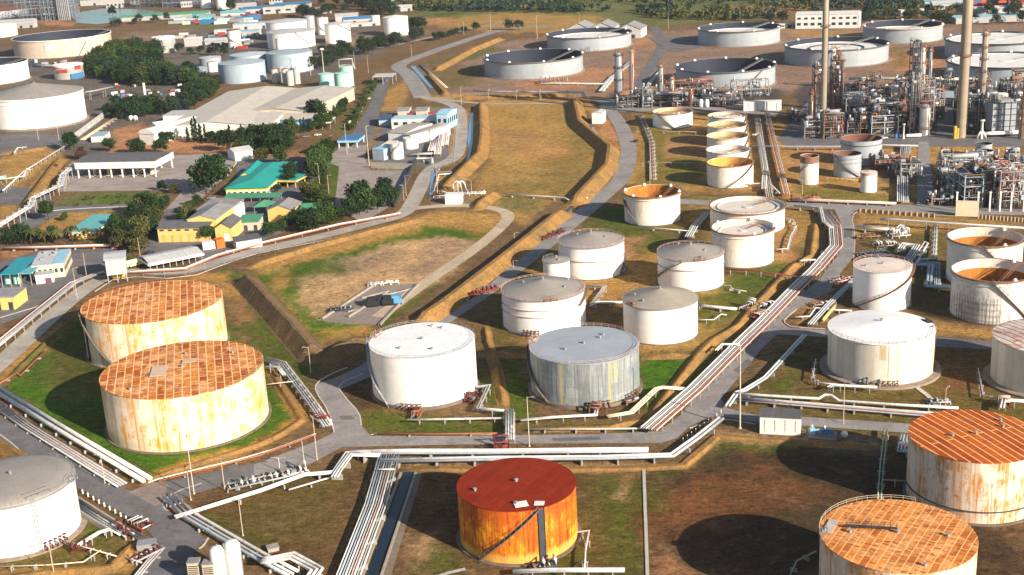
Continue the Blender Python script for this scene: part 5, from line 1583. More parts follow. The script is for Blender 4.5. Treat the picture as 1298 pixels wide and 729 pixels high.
# ------------------------------------------------------------------ valve groups
def manifold(px, py, L, Wd, h, rz, label, mats, seed, n=7, name='valve_manifold', cat='valve manifold'):
    rv = random.Random(seed)
    p = W(px, py)
    t = thing(name, label, cat, p, R(rz))
    m = MB()
    for y in (-Wd / 2, Wd / 2):
        m.tube([(-L / 2, y, .9), (L / 2, y, .9)], .25, 8)
        for i in range(int(L / 3) + 1):
            m.box(-L / 2 + i * 3, y, 0, .3, .3, .8)
    part(m, 'header_pipe', mats[0], t)
    for i in range(n):
        x = -L / 2 + L * (i + .5) / n + rv.uniform(-.2, .2)
        hh = h * rv.uniform(.6, 1.0)
        m = MB()
        k = rv.random()
        if k < .6:
            m.tube([(x, -Wd / 2, .9), (x, -Wd / 2, hh), (x, Wd / 2, hh), (x, Wd / 2, .9)], .2, 6)
        else:
            m.tube([(x, -Wd / 2, .9), (x, Wd / 2, .9)], .2, 6)
        part(m, 'branch_pipe', mats[1 % len(mats)], t)
        m = MB()
        q, vz = rv.uniform(.55, 1.2), rv.choice([1.5, 1.9, 2.3])
        y = rv.choice([0, 0, -Wd / 2, Wd / 2, rv.uniform(-.4, .4) * Wd])
        if rv.random() < .7:
            m.lathe([(.02, .55), (.34 * q, .6), (.38 * q, .9), (.34 * q, 1.2), (.12, 1.3), (.08, vz), (.02, vz)], x, y, 8)
            m.ring(x, y, vz - .05, vz + .04, .26 * q, .42 * q, 12)
            m.box(x, y, vz - .04, .8 * q, .07, .07, rv.uniform(0, 3))
        elif rv.random() < .5:
            m.box(x, y, .1, 1.1 * q, .9 * q, 1.1 * q + .5, rv.uniform(0, 3))
        else:
            m.hcyl((x - .7 * q, y, 1.0), (x + .7 * q, y, 1.0), .45 * q, 10)
            m.box(x, y, 0, .5, .5, .8)
        part(m, 'valve', mats[2 % len(mats)] if rv.random() < .75 else rv.choice([STEEL, STEELR, PIPEG]), t)
    return t


manifold(600, 506, 7, 2.2, 3, 60, 'red valve stand beside the right foot of the speckled white tank', [REDV, REDV, REDV], 1, 6)
manifold(529, 528, 6, 2.2, 2.8, 80, 'rusty valve group in front of the speckled white tank', [STEELR, PIPER, REDV], 2, 5)
manifold(757, 522, 7, 3, 3.2, 70, 'dark red valve group in front of the streaked grey tank', [REDV, STEELR, REDV], 3, 7)
manifold(800, 511, 5, 2, 2.2, 30, 'brown valve group at the right foot of the streaked grey tank', [STEELR, STEELR, REDV], 4, 4)
manifold(1102, 489, 7, 3, 2.8, -20, 'brown valve group in front of the cream panelled tank', [STEELR, STEELD, STEELR], 5, 6)
manifold(636, 570, 6, 4, 3.6, 90, 'red pipe crossing frame above the dark red roofed tank', [REDP, REDP, REDV], 6, 6)
manifold(408, 534, 6, 3, 2.6, -55, 'red white valve group at the end of the dark bundle near the crossroads', [PIPEW, REDP, REDV], 7, 5)
manifold(104, 697, 5, 2, 2, 20, 'dark red valve group at the right foot of the grey domed tank', [REDV, REDV, REDV], 8, 5)
manifold(155, 675, 9, 2.2, 2, -50, 'red valve group in the concrete trough beside the gate road', [PIPEG, REDV, REDV], 9, 7)
manifold(178, 668, 7, 3, 2.2, -40, 'red and white valve group where trough meets the gate road', [REDP, PIPEW, REDV], 10, 5)
manifold(188, 706, 8, 2, 1.8, 50, 'red valve row beside the lower bend of the gate road', [PIPEG, REDV, REDV], 11, 6)
manifold(340, 610, 22, 3.2, 2.6, 22, 'long skid of white pipes and small pumps beside the crossroads', [PIPEG, PIPEW, STEELP], 12, 14, 'meter_skid', 'meter skid')
manifold(374, 601, 7, 3, 4.2, 22, 'tall white filter pots at the right end of the pump skid', [PIPEW, PIPEW, REDV], 13, 4)
manifold(948, 392, 6, 3, 3.6, 40, 'white hooped valve group on the bund by the roadside rack', [PIPEW, PIPEW, REDV], 14, 6)
manifold(964, 402, 9, 4, 2.6, 40, 'red valve cluster in the middle of the roadside rack', [REDV, PIPEP, REDP], 15, 8)
manifold(974, 390, 7, 3, 3.2, 40, 'white valve group above the red cluster of the roadside rack', [PIPEW, PIPEW, REDV], 16, 6)
manifold(1110, 325, 12, 7, 2.4, 8, 'dark pump island full of blue pipes behind the stair wrapped tank', [PIPEG, PIPEB, STEELD], 17, 12, 'pump_island', 'pump island')
manifold(1124, 312, 10, 5, 3.0, 8, 'red and pale pumps at the back of the dark pump island', [STEELP, PIPEW, REDV], 18, 8, 'pump_island', 'pump island')
manifold(1140, 300, 8, 4, 4, 8, 'tall pale pipe group between pump island and the east road', [PIPEW, PIPEW, PIPEB], 19, 6)
manifold(1100, 302, 10, 2, 1.6, 5, 'brown low valve row on the pad left of the pump island', [STEELR, STEELD, STEELR], 20, 6)
manifold(695, 362, 4, 1.6, 2, 80, 'red fitting group between the two banded cone roofed tanks', [REDV, PIPEP, REDV], 21, 4)
manifold(612, 372, 14, 2, 2.4, 36, 'red pipe row beside the main road left of the banded tank', [REDP, REDP, REDV], 22, 8)
manifold(700, 300, 16, 2.2, 2.2, 50, 'dark red valve row between main road and red banded tank', [REDV, REDV, REDV], 23, 9)
manifold(686, 396, 4, 1.6, 2, 0, 'red fitting group at the foot of the black fitted tank', [REDV, REDV, REDV], 24, 3)
manifold(748, 331, 4, 1.6, 2, 60, 'dark valve group at the right foot of the red banded tank', [STEELD, STEELR, REDV], 25, 4)
manifold(1020, 254, 14, 3, 4, 5, 'red tent shaped pipe group left of the white and red pipe line', [PIPER, REDP, REDV], 26, 7)
manifold(1040, 388, 6, 2, 2, 10, 'pink valve stubs on the road island', [PIPEP, PIPEW, REDV], 27, 4)
manifold(1070, 357, 10, 3, 1.8, 20, 'pink piping heap at the left foot of the stair wrapped tank', [PIPEP, PIPEP, STEELR], 28, 7)
manifold(563, 249, 10, 4, 3.2, -4, 'dark red valve group in the metering station by the white hut', [PIPEW, REDV, REDV], 29, 7, 'metering_station', 'metering station')
manifold(598, 247, 14, 3, 2.2, -4, 'white launcher pipes at the right end of the metering station', [PIPEW, PIPEW, PIPEW], 30, 7, 'metering_station', 'metering station')
m = MB()
for dx in (0., 2.2):
    m.tube([(dx, 0, .8), (dx, 0, 5.5), (dx + .8, 0, 6.6), (dx + 2.6, 0, 6.6), (dx + 3.6, 0, 5.6), (dx + 4.4, 0, .8)], .42, 8)
p = W(575, 247)
m.v = [(a + p.x, b + p.y, c) for a, b, c in m.v]
solo(m, 'pipe_arch', PIPEW, 'tall white pipe arch standing in the metering station', 'pipe')
manifold(1190, 512, 6, 2, 2, 0, 'grey valve frame on the low bundle right of the lamp post', [PIPEG, PIPEG, STEEL], 31, 4)
manifold(1272, 514, 5, 3, 3, 70, 'red valve group near the right edge between rust bars and seamed roof', [REDV, PIPEP, REDV], 32, 5)
manifold(700, 105, 26, 5, 5, 3, 'brown valve frame at the foot of the widest pale tank', [STEELR, STEELP, STEELR], 33, 8)
manifold(745, 66, 22, 4, 5, 3, 'pale valve frame in front of the tank with white floating roof', [STEELP, STEELP, STEELR], 34, 6)
manifold(690, 720, 6, 2.5, 2.6, 10, 'black and white valve group at the foot of the dark red roofed tank', [STEELD, PIPEW, STEELD], 35, 5)


# ------------------------------------------------------------------ lamp posts
def lamp(px, py, top, label, heads=1, mast=False, arm=1.6, mat=None, rz=None):
    b = W(px, py)
    h = rise(px, py, top)
    r = max(.11, h * .009)
    t = thing('light_mast' if mast else 'lamp_post', label, 'light mast' if mast else 'lamp post', b, R(rz if rz is not None else (px * 37) % 360))
    m = MB()
    m.cyl(0, 0, 0, h, r * 1.25, r * .7, 8)
    m.cyl(0, 0, 0, .3, r * 2.4, r * 2.2, 8)
    part(m, 'pole', mat or POLE, t)
    if mast:
        m = MB()
        m.lathe([(.3, h - .6), (1.7, h - .2), (1.9, h + .5), (1.1, h + 1.1), (.02, h + 1.3)], n=12)
        part(m, 'lamp_head', WHITE, t)
    else:
        for i in range(heads):
            a = math.pi * 2 * i / heads
            m = MB()
            m.tube([(0, 0, h - .3), (math.cos(a) * arm * .6, math.sin(a) * arm * .6, h), (math.cos(a) * arm, math.sin(a) * arm, h + .05)], r * .55, 5)
            part(m, 'arm', mat or POLE, t)
            m = MB()
            m.box(math.cos(a) * arm, math.sin(a) * arm, h - .08, .9, .4, .22, a)
            part(m, 'lamp_head', STEELP, t)
    return t


for a in [(671, 566, 503, 'thin lamp post with white head between the speckled white and grey streaked tanks'),
          (938, 543, 439, 'tall tan pole at the south road bend beside the container cabin'),
          (1069, 537, 484, 'tan lamp post in front of the cream panelled tank, left one'),
          (1198, 517, 492, 'short tan post in front of the cream panelled tank, right one'),
          (246, 626, 556, 'tallest tan pole beside the gate road and culvert'),
          (242, 634, 593, 'shorter tan pole right beside a tallest one by the culvert'),
          (285, 622, 584, 'grey lamp post on the verge between culvert and crossroads'),
          (308, 679, 631, 'lamp post standing in the brown field below the white pipe pair'),
          (133, 613, 573, 'thin post among the sloping white pipes beside the gate road'),
          (69, 730, 690, 'lamp post in front of the grey domed tank at the bottom edge'),
          (394, 472, 440, 'white headed lamp post on the dark corner of the basin bank'),
          (402, 583, 530, 'thick tan pole at the crossroads near the pump skid'),
          (387, 600, 556, 'lamp post directly behind the tall white filter pots'),
          (652, 303, 295, 'small lamp post on the main road verge above the ditch'),
          (651, 345, 330, 'lamp post between ditch and main road near the little white tank'),
          (1040, 360, 318, 'thin pole on the road verge left of the stair wrapped tank'),
          (1017, 246, 228, 'thin pole at the foot of the slim tank with stained collar'),
          (1154, 389, 381, 'small grey post at the right foot of the stair wrapped tank'),
          (145, 311, 290, 'grey lamp post behind the aqua roofed bungalow'),
          (178, 327, 303, 'lamp post between the palms and the long grey shed'),
          (98, 378, 340, 'slim post beside the terminal road near the grey box tower'),
          (110, 352, 322, 'pale post at the corner of the terminal road'),
          (29, 378, 346, 'brown post beside the yellow building at the left edge'),
          (405, 232, 207, 'lamp post in the hedge between teal building and paved yard'),
          (418, 256, 222, 'thin lamp post at the lower end of the hedge by paved yard'),
          (236, 282, 266, 'lamp post among trees behind the yellow workshop'),
          (76, 185, 153, 'grey lamp post in front of the huge domed tank, left one'),
          (49, 178, 152, 'grey lamp post in front of the huge domed tank, right one'),
          (468, 210, 160, 'lamp post at the fence of the loading plant beside front street'),
          (515, 248, 222, 'thin pole at the corner of the paved yard'),
          (512, 254, 234, 'white post at the corner of paved yard beside the trees'),
          (585, 132, 110, 'tall pole where perimeter road meets the plant road'),
          (555, 250, 210, 'thin pole beside the small blue ditch'),
          (598, 247, 228, 'thin pole in the metering station'),
          (440, 196, 158, 'slim pole between blue booth and factory trees'),
          (420, 190, 172, 'slim pole in front of the factory parking'),
          (394, 96, 60, 'pole in front of dark trees right of the blue grey tank'),
          (450, 88, 66, 'pole in the tree row right of the mint tanks'),
          (467, 92, 70, 'pole right of the mint tanks beside front street'),
          (522, 72, 56, 'pole beside the highway tree row'),
          (588, 44, 26, 'tall pole at the top of the highway, left one'),
          (622, 38, 16, 'tall pole at the top of the highway, middle one'),
          (634, 38, 24, 'tall pole at the top of the highway, right one'),
          (681, 48, 20, 'tall pole on the meadow left of the gabled sheds'),
          (735, 36, 16, 'tall pole behind the white floating roof tank'),
          (847, 36, 15, 'tall pole on the meadow behind the blue paving'),
          (892, 26, 14, 'tall pole by the woods behind a wide tank, left one'),
          (938, 26, 12, 'tall pole by the woods behind a wide tank, right one'),
          (1147, 24, 8, 'tall pole behind the cream wide tank'),
          (824, 240, 86 + 118, 'thin pole on the dark ground left of the five tank line')]:
    lamp(*a)
lamp(282, 227, 204, 'high mast with white round head beside the big yard tree', mast=True, mat=WHITE)
lamp(411, 98, 63, 'high white mast with mushroom head in front of the dark trees by mint tanks', mast=True, mat=WHITE)
lamp(355, 598, 580, 'white twin headed lamp post at the pump skid', 2, mat=PIPEW)
# ------------------------------------------------------------------ buildings
def rect_from(q, h):
    """q: photo outline FL, FR, BR, BL of the eaves at height h -> origin, angle, width, depth"""
    P = [W(x, y, h) for x, y in q]
    u = (P[1] - P[0]) * .5 + (P[2] - P[3]) * .5
    w_ = u.length
    u.normalize()
    v = Vector((-u.y, u.x, 0))
    d = ((P[3] - P[0]).dot(v) + (P[2] - P[1]).dot(v)) / 2
    c = (P[0] + P[1] + P[2] + P[3]) / 4
    return Vector((c.x, c.y, 0)), math.atan2(u.y, u.x), w_, abs(d)


def gable(m, w_, d, z, rs, along='u', ov=.5, th=.25):
    a, b = w_ / 2 + ov, d / 2 + ov
    if along == 'u':
        pr = [(-b, z), (0, z + rs), (b, z)]
        for (y0, z0), (y1, z1) in zip(pr[:-1], pr[1:]):
            m.add([(-a, y0, z0), (a, y0, z0), (a, y1, z1), (-a, y1, z1), (-a, y0, z0 + th), (a, y0, z0 + th), (a, y1, z1 + th), (-a, y1, z1 + th)],
                  [(3, 2, 1, 0), (4, 5, 6, 7), (0, 1, 5, 4), (2, 3, 7, 6), (1, 2, 6, 5), (3, 0, 4, 7)])
    else:
        pr = [(-a, z), (0, z + rs), (a, z)]
        for (x0, z0), (x1, z1) in zip(pr[:-1], pr[1:]):
            m.add([(x0, b, z0), (x0, -b, z0), (x1, -b, z1), (x1, b, z1), (x0, b, z0 + th), (x0, -b, z0 + th), (x1, -b, z1 + th), (x1, b, z1 + th)],
                  [(3, 2, 1, 0), (4, 5, 6, 7), (0, 1, 5, 4), (2, 3, 7, 6), (1, 2, 6, 5), (3, 0, 4, 7)])


def walls(m, w_, d, h, rs=0, along='u'):
    m.box(0, 0, 0, w_, d, h)
    if rs:
        if along == 'u':
            for s_ in (-1, 1):
                x = s_ * w_ / 2
                m.add([(x, -d / 2, h), (x, d / 2, h), (x, 0, h + rs), (x - s_ * .3, -d / 2, h), (x - s_ * .3, d / 2, h), (x - s_ * .3, 0, h + rs)],
                      [(0, 1, 2), (5, 4, 3), (1, 4, 5, 2), (0, 2, 5, 3)])
        else:
            for s_ in (-1, 1):
                y = s_ * d / 2
                m.add([(-w_ / 2, y, h), (w_ / 2, y, h), (0, y, h + rs), (-w_ / 2, y - s_ * .3, h), (w_ / 2, y - s_ * .3, h), (0, y - s_ * .3, h + rs)],
                      [(0, 1, 2), (5, 4, 3), (1, 4, 5, 2), (0, 2, 5, 3)])


def bldg(name, label, cat, q, h, wall, roof, rtype='flat', rs=1.6, along='u', wins=0, doors=0, doorm=None, ov=.5, open_=False, posts=None, winrow=None, fascia=None,
         band=None, units=0, group=None, size=None, base=None, winm=None):
    if size is None:
        o, a, w_, d = rect_from(q, h)
    else:
        o, a = W(*q), R(size[2])
        w_, d = size[0], size[1]
    if base:
        d = base
    t = thing(name, label, cat, o, a, group)
    if not open_:
        m = MB()
        walls(m, w_, d, h, rs if rtype == 'gable' else 0, along)
        part(m, 'wall', wall, t)
    m = MB()
    if rtype == 'gable':
        gable(m, w_, d, h + .03, rs, along, ov)
    elif rtype == 'shed':
        A, B = w_ / 2 + ov, d / 2 + ov
        m.add([(-A, -B, h + .03), (A, -B, h + .03), (A, B, h + rs), (-A, B, h + rs), (-A, -B, h + .3), (A, -B, h + .3), (A, B, h + rs + .27), (-A, B, h + rs + .27)],
              [(3, 2, 1, 0), (4, 5, 6, 7), (0, 1, 5, 4), (1, 2, 6, 5), (2, 3, 7, 6), (3, 0, 4, 7)])
    elif rtype == 'hip':
        A, B = w_ / 2 + ov, d / 2 + ov
        k = min(A, B) * .8
        V = [(-A, -B, h + .03), (A, -B, h + .03), (A, B, h + .03), (-A, B, h + .03), (-A + k, 0, h + rs), (A - k, 0, h + rs)] if A > B else \
            [(-A, -B, h + .03), (A, -B, h + .03), (A, B, h + .03), (-A, B, h + .03), (0, -B + k, h + rs), (0, B - k, h + rs)]
        if A > B:
            m.add(V, [(0, 1, 5, 4), (2, 3, 4, 5), (1, 2, 5), (3, 0, 4), (3, 2, 1, 0)])
        else:
            m.add(V, [(0, 1, 4), (1, 2, 5, 4), (2, 3, 5), (3, 0, 4, 5), (3, 2, 1, 0)])
    elif rtype == 'vault':
        A, B = w_ / 2 + ov, d / 2 + ov
        n = 10
        P = [(-A * math.cos(math.pi * i / n), h + rs * math.sin(math.pi * i / n)) for i in range(n + 1)]
        m.add([(x, -B, z) for x, z in P] + [(x, B, z) for x, z in P], [(i, i + 1, n + 2 + i, n + 1 + i) for i in range(n)] + [tuple(range(n, -1, -1)), tuple(range(n + 1, 2 * n + 2))], False)
    else:
        m.box(0, 0, h + .02, w_ + ov, d + ov, .35)
    ro = part(m, 'roof', roof, t)
    if fascia:
        m = MB()
        m.box(0, -d / 2 - ov - .2, h - fascia[0], w_ + ov * 2, .25, fascia[0])
        m.box(0, d / 2 + ov + .2, h - fascia[0], w_ + ov * 2, .25, fascia[0])
        for s_ in (-1, 1):
            m.box(s_ * (w_ / 2 + ov + .2), 0, h - fascia[0], .25, d + ov * 2, fascia[0])
        part(m, 'fascia', fascia[1], t)
    if band:
        m = MB()
        m.box(0, 0, h - band[0], w_ + .25, d + .25, band[0] * .8)
        part(m, 'wall_band', band[1], t)
    if posts:
        for i in range(posts[0]):
            for s_ in (-1, 1):
                m = MB()
                m.box(-w_ / 2 + .3 + (w_ - .6) * i / max(1, posts[0] - 1), s_ * (d / 2 - .3), 0, posts[1], posts[1], h)
                part(m, 'post', posts[2], t)
    if wins:
        z0, hh = winrow or (h * .4, h * .32)
        for s_, L, nn in ((-1, w_, wins), (1, d, max(1, int(wins * d / w_)))):
            ww = L / nn * .5
            for i in range(nn):
                x = -L / 2 + L * (i + .5) / nn
                m = MB()
                if s_ == -1:
                    m.box(x, -d / 2 - .04, z0, ww, .12, hh)
                else:
                    m.box(w_ / 2 + .04, x, z0, .12, ww, hh)
                part(m, 'window', winm or GLASS, t)
    for i in range(doors):
        m = MB()
        x = -w_ / 2 + w_ * (i + .5) / doors + w_ / doors * .2
        m.box(x, -d / 2 - .06, .02, min(3.2, w_ / doors * .35), .14, min(h * .62, 3.4))
        part(m, 'door', doorm or STEELD, t)
    rv = random.Random(int(o.x * 3 + o.y))
    for i in range(units):
        m = MB()
        x, y = rv.uniform(-.38, .38) * w_, rv.uniform(-.35, .35) * d
        m.box(x, y, h + .36, rv.uniform(1, 2), rv.uniform(1, 2), rv.uniform(.6, 1.2))
        part(m, 'roof_unit', STEELP, t)
    t['_w'] = w_
    t['_d'] = d
    return t, w_, d, h


# beige factory: two halls, low canopy and annexes
bldg('factory_hall', 'large beige factory hall with sloping pale roof, left half with white end wall', 'factory', [(227, 161), (322, 158), (382, 113), (274, 117)], 7.6, WALLW, BEIGER, 'gable', 3.0, 'v', ov=.8, doors=1, doorm=BLUER)
bldg('factory_hall', 'right half of the beige factory, hall reaching the mint tanks', 'factory', [(326, 141), (413, 140.5), (426, 112), (360, 113)], 8.4, BEIGE, BEIGER, 'gable', 2.0, 'v', ov=.8)
bldg('canopy', 'low beige canopy over blue glazing in front of the right factory hall', 'canopy', [(344, 152), (398, 151), (398, 144), (352, 144)], 6, BLUER, BEIGER, 'shed', 1.2, wins=6, winm=SKYR)
bldg('annex', 'beige lean-to hall wing with white gable in front of the factory', 'factory wing', [(312, 165), (345, 163), (350, 146), (326, 146)], 7, WALLW, BEIGER, 'shed', 1.5)
bldg('shed', 'white shed with arched roof at the left end of the factory', 'shed', [(200, 170), (222, 172), (228, 152), (212, 152)], 7, WALLW, WHITER, 'vault', 3, ov=.4)
bldg('shed', 'small white house with grey gable beside the arched shed', 'shed', [(197, 160), (208, 163), (214, 155), (203, 152)], 6, WALLW, WHITER, 'gable', 2, 'v')
bldg('annex', 'beige flat block behind the factory hall left corner', 'factory wing', [(212, 147), (242, 146), (244, 140), (213, 141)], 7, WALLW, LGREYR, 'flat')
bldg('shed', 'small pale shed at the bottom of the brown yard by the factory', 'shed', [(182, 177), (197, 178), (198, 174), (186, 173)], 3, WALLW, LGREYR, 'shed', .6)
# truck loading canopy
t, w_, d, h = bldg('loading_canopy', 'long truck loading canopy with dark roof, white fascia and white posts', 'loading canopy', [(107, 206), (208, 204), (205, 193), (110, 195)], 9, WALLW, DARKR, 'gable', 1.2, 'u', open_=True, posts=(8, .6, WHITE), fascia=(3.6, WALLW), ov=.6)
for i in range(5):
    m = MB()
    x = -w_ / 2 + w_ * (i + .7) / 5.4
    m.box(x, -d * .1, 0, 2.2, d * .5, .25)
    m.box(x, -d * .15, .25, 1.0, 2.2, 4.2)
    m.box(x, d * .1, 4.4, 1.6, d * .6, .2)
    part(m, 'loading_island', plain('island_cream', (.62, .58, .50), .7), t)
for i in range(5):
    m = MB()
    x = -w_ / 2 + w_ * (i + .2) / 5.2
    m.box(x + 4, d * .25, 4.6, 9.5, .5, .7)
    part(m, 'beam', YEL, t)
# teal office
bldg('office', 'office with big teal roof and yellow band over white walls', 'office', [(296, 239), (350, 237), (364, 206), (318, 207)], 4.6, CREAM, TEALR, 'hip', 2.2, wins=7, winrow=(1.2, 1.4), band=(1.1, plain('band_yellow', (.72, .60, .05), .6)), ov=1.0)
bldg('porch', 'small teal gatehouse roof with yellow wall left of the teal office', 'porch', [(312, 222), (324, 222), (326, 207), (314, 208)], 5, YELW, TEALR, 'gable', 1.5, 'v')
bldg('canopy', 'long green car shelter in front of the teal office', 'car shelter', [(286, 251), (356, 250), (354, 246), (288, 247)], 2.8, GREENR, GREENR, 'shed', .5, open_=True, posts=(7, .2, STEELP), ov=.3)
bldg('canopy', 'green and yellow porch at the right side of the teal office', 'porch', [(358, 228), (380, 229), (381, 222), (360, 222)], 4, YELW, TEALR, 'shed', .6, open_=True, posts=(3, .4, YEL), fascia=(.9, YELW))
# aqua bungalow
bldg('bungalow', 'yellow walled bungalow with aqua roof behind a row of palms', 'bungalow', [(89, 294), (124, 293), (147, 272), (116, 273)], 3.6, YELW, AQUAR, 'flat', wins=6, ov=1.0, band=(.9, CREAM))
# yellow workshop group
bldg('workshop', 'yellow workshop with dark roof and bays along its front', 'workshop', [(203, 290), (268, 289), (272, 278), (210, 280)], 6.3, YELW, DARKR, 'gable', 1.2, 'u', wins=6, winrow=(5.2, .7), doors=6, doorm=plain('shutter_yellow', (.60, .40, .12), .6), ov=.4)
bldg('warehouse', 'large grey roofed warehouse with sky lights behind the yellow workshop', 'warehouse', [(236, 279), (274, 278), (296, 262), (262, 262)], 8.5, YELW, GREYR, 'gable', 2.0, 'v', ov=.4)
bldg('warehouse', 'second grey roofed warehouse touching the green car shelter', 'warehouse', [(252, 266), (298, 268), (300, 256), (268, 256)], 7, WALLW, GREYR, 'shed', 1.6, ov=.3)
bldg('house', 'yellow gabled house with white gate right of the yellow workshop', 'house', [(274, 290), (296, 289), (302, 278), (284, 278)], 6, YELW, DARKR, 'gable', 2.4, 'v', doors=1, doorm=WALLW, ov=.5)
bldg('house', 'yellow gabled shed below the teal office car shelter', 'shed', [(342, 267), (376, 266), (376, 257), (348, 257)], 6, YELW, GREYR, 'gable', 2.4, 'v', ov=.5, doors=1, doorm=YEL)
bldg('shed', 'small green roofed shed between yellow house and yellow shed', 'shed', [(305, 282), (330, 281), (330, 274), (306, 275)], 4, BEIGE, GREENR, 'shed', .8, doors=2)
bldg('shed', 'green roofed shed with yellow end by the paved yard trees', 'shed', [(382, 267), (416, 266), (418, 258), (388, 258)], 5, YELW, GREENR, 'gable', 1.6, 'u', ov=.4)
bldg('shed', 'dull olive roofed shed in front of the green roofed one', 'shed', [(392, 272), (416, 271), (418, 265), (394, 265)], 3.6, BEIGE, plain('roof_olive', (.22, .25, .17), .7), 'flat', ov=.3)
bldg('shed', 'tiny green kiosk below the green roofed shed', 'kiosk', [(380, 280), (391, 280), (392, 276), (381, 276)], 3, GREENR, MINT, 'flat', ov=.2)
bldg('pavilion', 'round green tent roof beside the car shelter', 'pavilion', (336, 268), 3.4, WALLW, GREENR, 'hip', 2.4, size=(9, 9, 0), open_=True, posts=(2, .2, STEELP))
bldg('shed', 'white walled low sheds row with dark roof right of the orange wall', 'shed', [(298, 308), (330, 302), (328, 298), (296, 302)], 3.6, WALLW, DARKR, 'shed', .6, ov=.2)
bldg('container', 'white container on the works yard next to an orange one', 'container', [(256, 309), (272, 307), (271, 304), (256, 306)], 3.0, WHITE, WHITER, 'flat', ov=.05)
bldg('container', 'bright orange container on the works yard', 'container', [(272.5, 306), (283, 304), (282, 301), (272, 303)], 3.6, ORNG, ORNG, 'flat', ov=.05)
bldg('open_shed', 'long light grey open shed along the perimeter road', 'open shed', [(192, 334), (256, 321), (243, 313), (174, 326)], 3.4, WALLW, LGREYR, 'gable', 1.2, 'u', open_=True, posts=(9, .3, STEELP), fascia=(.9, WALLW), ov=.4)
t, w_, d, h = bldg('tower_hut', 'grey box hut standing on legs beside the terminal road', 'elevated hut', [(132, 330), (160, 327), (157, 318), (134, 321)], 10, plain('hut_grey', (.42, .45, .47), .6), plain('hut_roof', (.46, .48, .5), .6), 'gable', .8, 'u', open_=True, posts=(3, .4, STEELP))
m = MB()
m.box(0, 0, 3.4, w_, d, 6.5)
part(m, 'box_wall', MATS['hut_grey'], t)
m = MB()
m.hcyl((-2, 0, 1.6), (2.5, 0, 1.6), 1.3)
part(m, 'drum', YEL, t)
t, w_, d, h = bldg('pump_house', 'white pump house with grey and sky blue roof beside the terminal road', 'pump house', [(37, 340), (77, 334), (93, 317), (52, 319)], 5.5, CREAM, LGREYR, 'flat', wins=6, ov=.3, units=4)
m = MB()
m.box(w_ * .32, 0, h + .38, w_ * .34, d * .98, .15)
part(m, 'roof_sheet', SKYR, t)
bldg('canopy', 'teal canopy with drums below at the left edge', 'canopy', [(3, 349), (30, 347), (40, 327), (20, 328)], 5.5, WALLW, plain('roof_deep_teal', (.02, .30, .36), .5), 'flat', open_=True, posts=(3, .3, STEELP), ov=.3)
bldg('canopy', 'small pale teal canopy joined to the white pump house', 'canopy', [(28, 348), (42, 347), (54, 334), (40, 334)], 5, WALLW, AQUAR, 'flat', open_=True, posts=(2, .3, STEELP), ov=.2)
for k, x in enumerate((11, 22)):
    m = MB()
    p = W(x, 359)
    m.cyl(p.x, p.y, 0, 2.8, 1.5, n=16)
    m.cyl(p.x, p.y, 2.8, 3.4, 1.5, .3, n=16)
    solo(m, 'drum', MINT, ('left' if k == 0 else 'right') + ' pale green drum under the teal canopy', 'drum')
bldg('switch_house', 'pale yellow flat roofed house at the left edge below the teal canopy', 'switch house', [(-14, 378), (20, 377), (30, 365), (2, 366)], 5, YELW, GREYR, 'flat', ov=.4, doors=2)
bldg('kiosk', 'white cabin with purple front below the pump house', 'kiosk', (58, 357), 3.5, WALLW, LGREYR, 'flat', size=(7, 5, 15), doors=1, doorm=plain('purple_door', (.16, .06, .12), .6))
# container cabin and bits by the south road
t, w_, d, h = bldg('container_cabin', 'white long cabin with dark flat roof on short legs by the south road', 'cabin', [(962, 529), (1015, 531), (1016, 521), (966, 518)], 5.0, WHITE, DARKR, 'flat', ov=.3, posts=(5, .3, STEELP))
for i in range(4):
    m = MB()
    m.box(-w_ / 2 + w_ * (i + .5) / 4, -d / 2 - .03, 1.0, .12, .1, 3.4)
    part(m, 'panel_seam', STEELP, t)
bldg('hut', 'white hut standing alone beside the main road bend', 'hut', [(753, 144), (766, 144), (765, 140), (752, 140)], 6.5, WHITE, LGREYR, 'gable', .8, 'v', ov=.3)
bldg('hut', 'white flat hut in front of the metering station', 'hut', (576, 257), 4.2, WHITE, WHITER, 'flat', size=(8, 6, -6), ov=.2)
# loading plant
PB = plain('plant_blue', (.38, .58, .66), .5)
bldg('plant_hall', 'long white hall with sky blue roof and red crates in the loading plant', 'plant hall', [(497, 152), (556, 150), (556, 146), (500, 147)], 6, WALLW, PB, 'flat', wins=5, ov=.3)
bldg('plant_tower', 'pale blue tower house at the right end of the loading plant', 'plant hall', [(559, 145), (573, 145), (573, 138), (560, 138)], 10, PB, SKYR, 'gable', 1.2, 'u', ov=.3, wins=2)
bldg('plant_shed', 'grey gable shed at the back of the loading plant, left one', 'shed', [(505, 141), (519, 140), (520, 136), (507, 136)], 5, BEIGE, GREYR, 'gable', 1, 'u')
bldg('plant_shed', 'grey gable shed at the back of the loading plant, right one', 'shed', [(528, 141), (542, 140), (543, 136), (530, 136)], 5, BEIGE, GREYR, 'gable', 1, 'u')
bldg('plant_shed', 'large tan roofed shed in the middle of the loading plant', 'shed', [(507, 169), (528, 170), (534, 156), (512, 155)], 6, WALLW, plain('roof_tan', (.36, .33, .30), .7), 'gable', 1.2, 'u', ov=.3)
bldg('plant_shed', 'narrow tan roofed shed right of the large one in the loading plant', 'shed', [(528, 173), (538, 174), (544, 159), (535, 158)], 6, WALLW, MATS['roof_tan'], 'shed', 1, ov=.2)
bldg('plant_shed', 'grey white shed beside the pipes of the loading plant', 'shed', [(544, 166), (556, 167), (560, 158), (548, 157)], 6, WALLW, LGREYR, 'shed', 1, ov=.2)
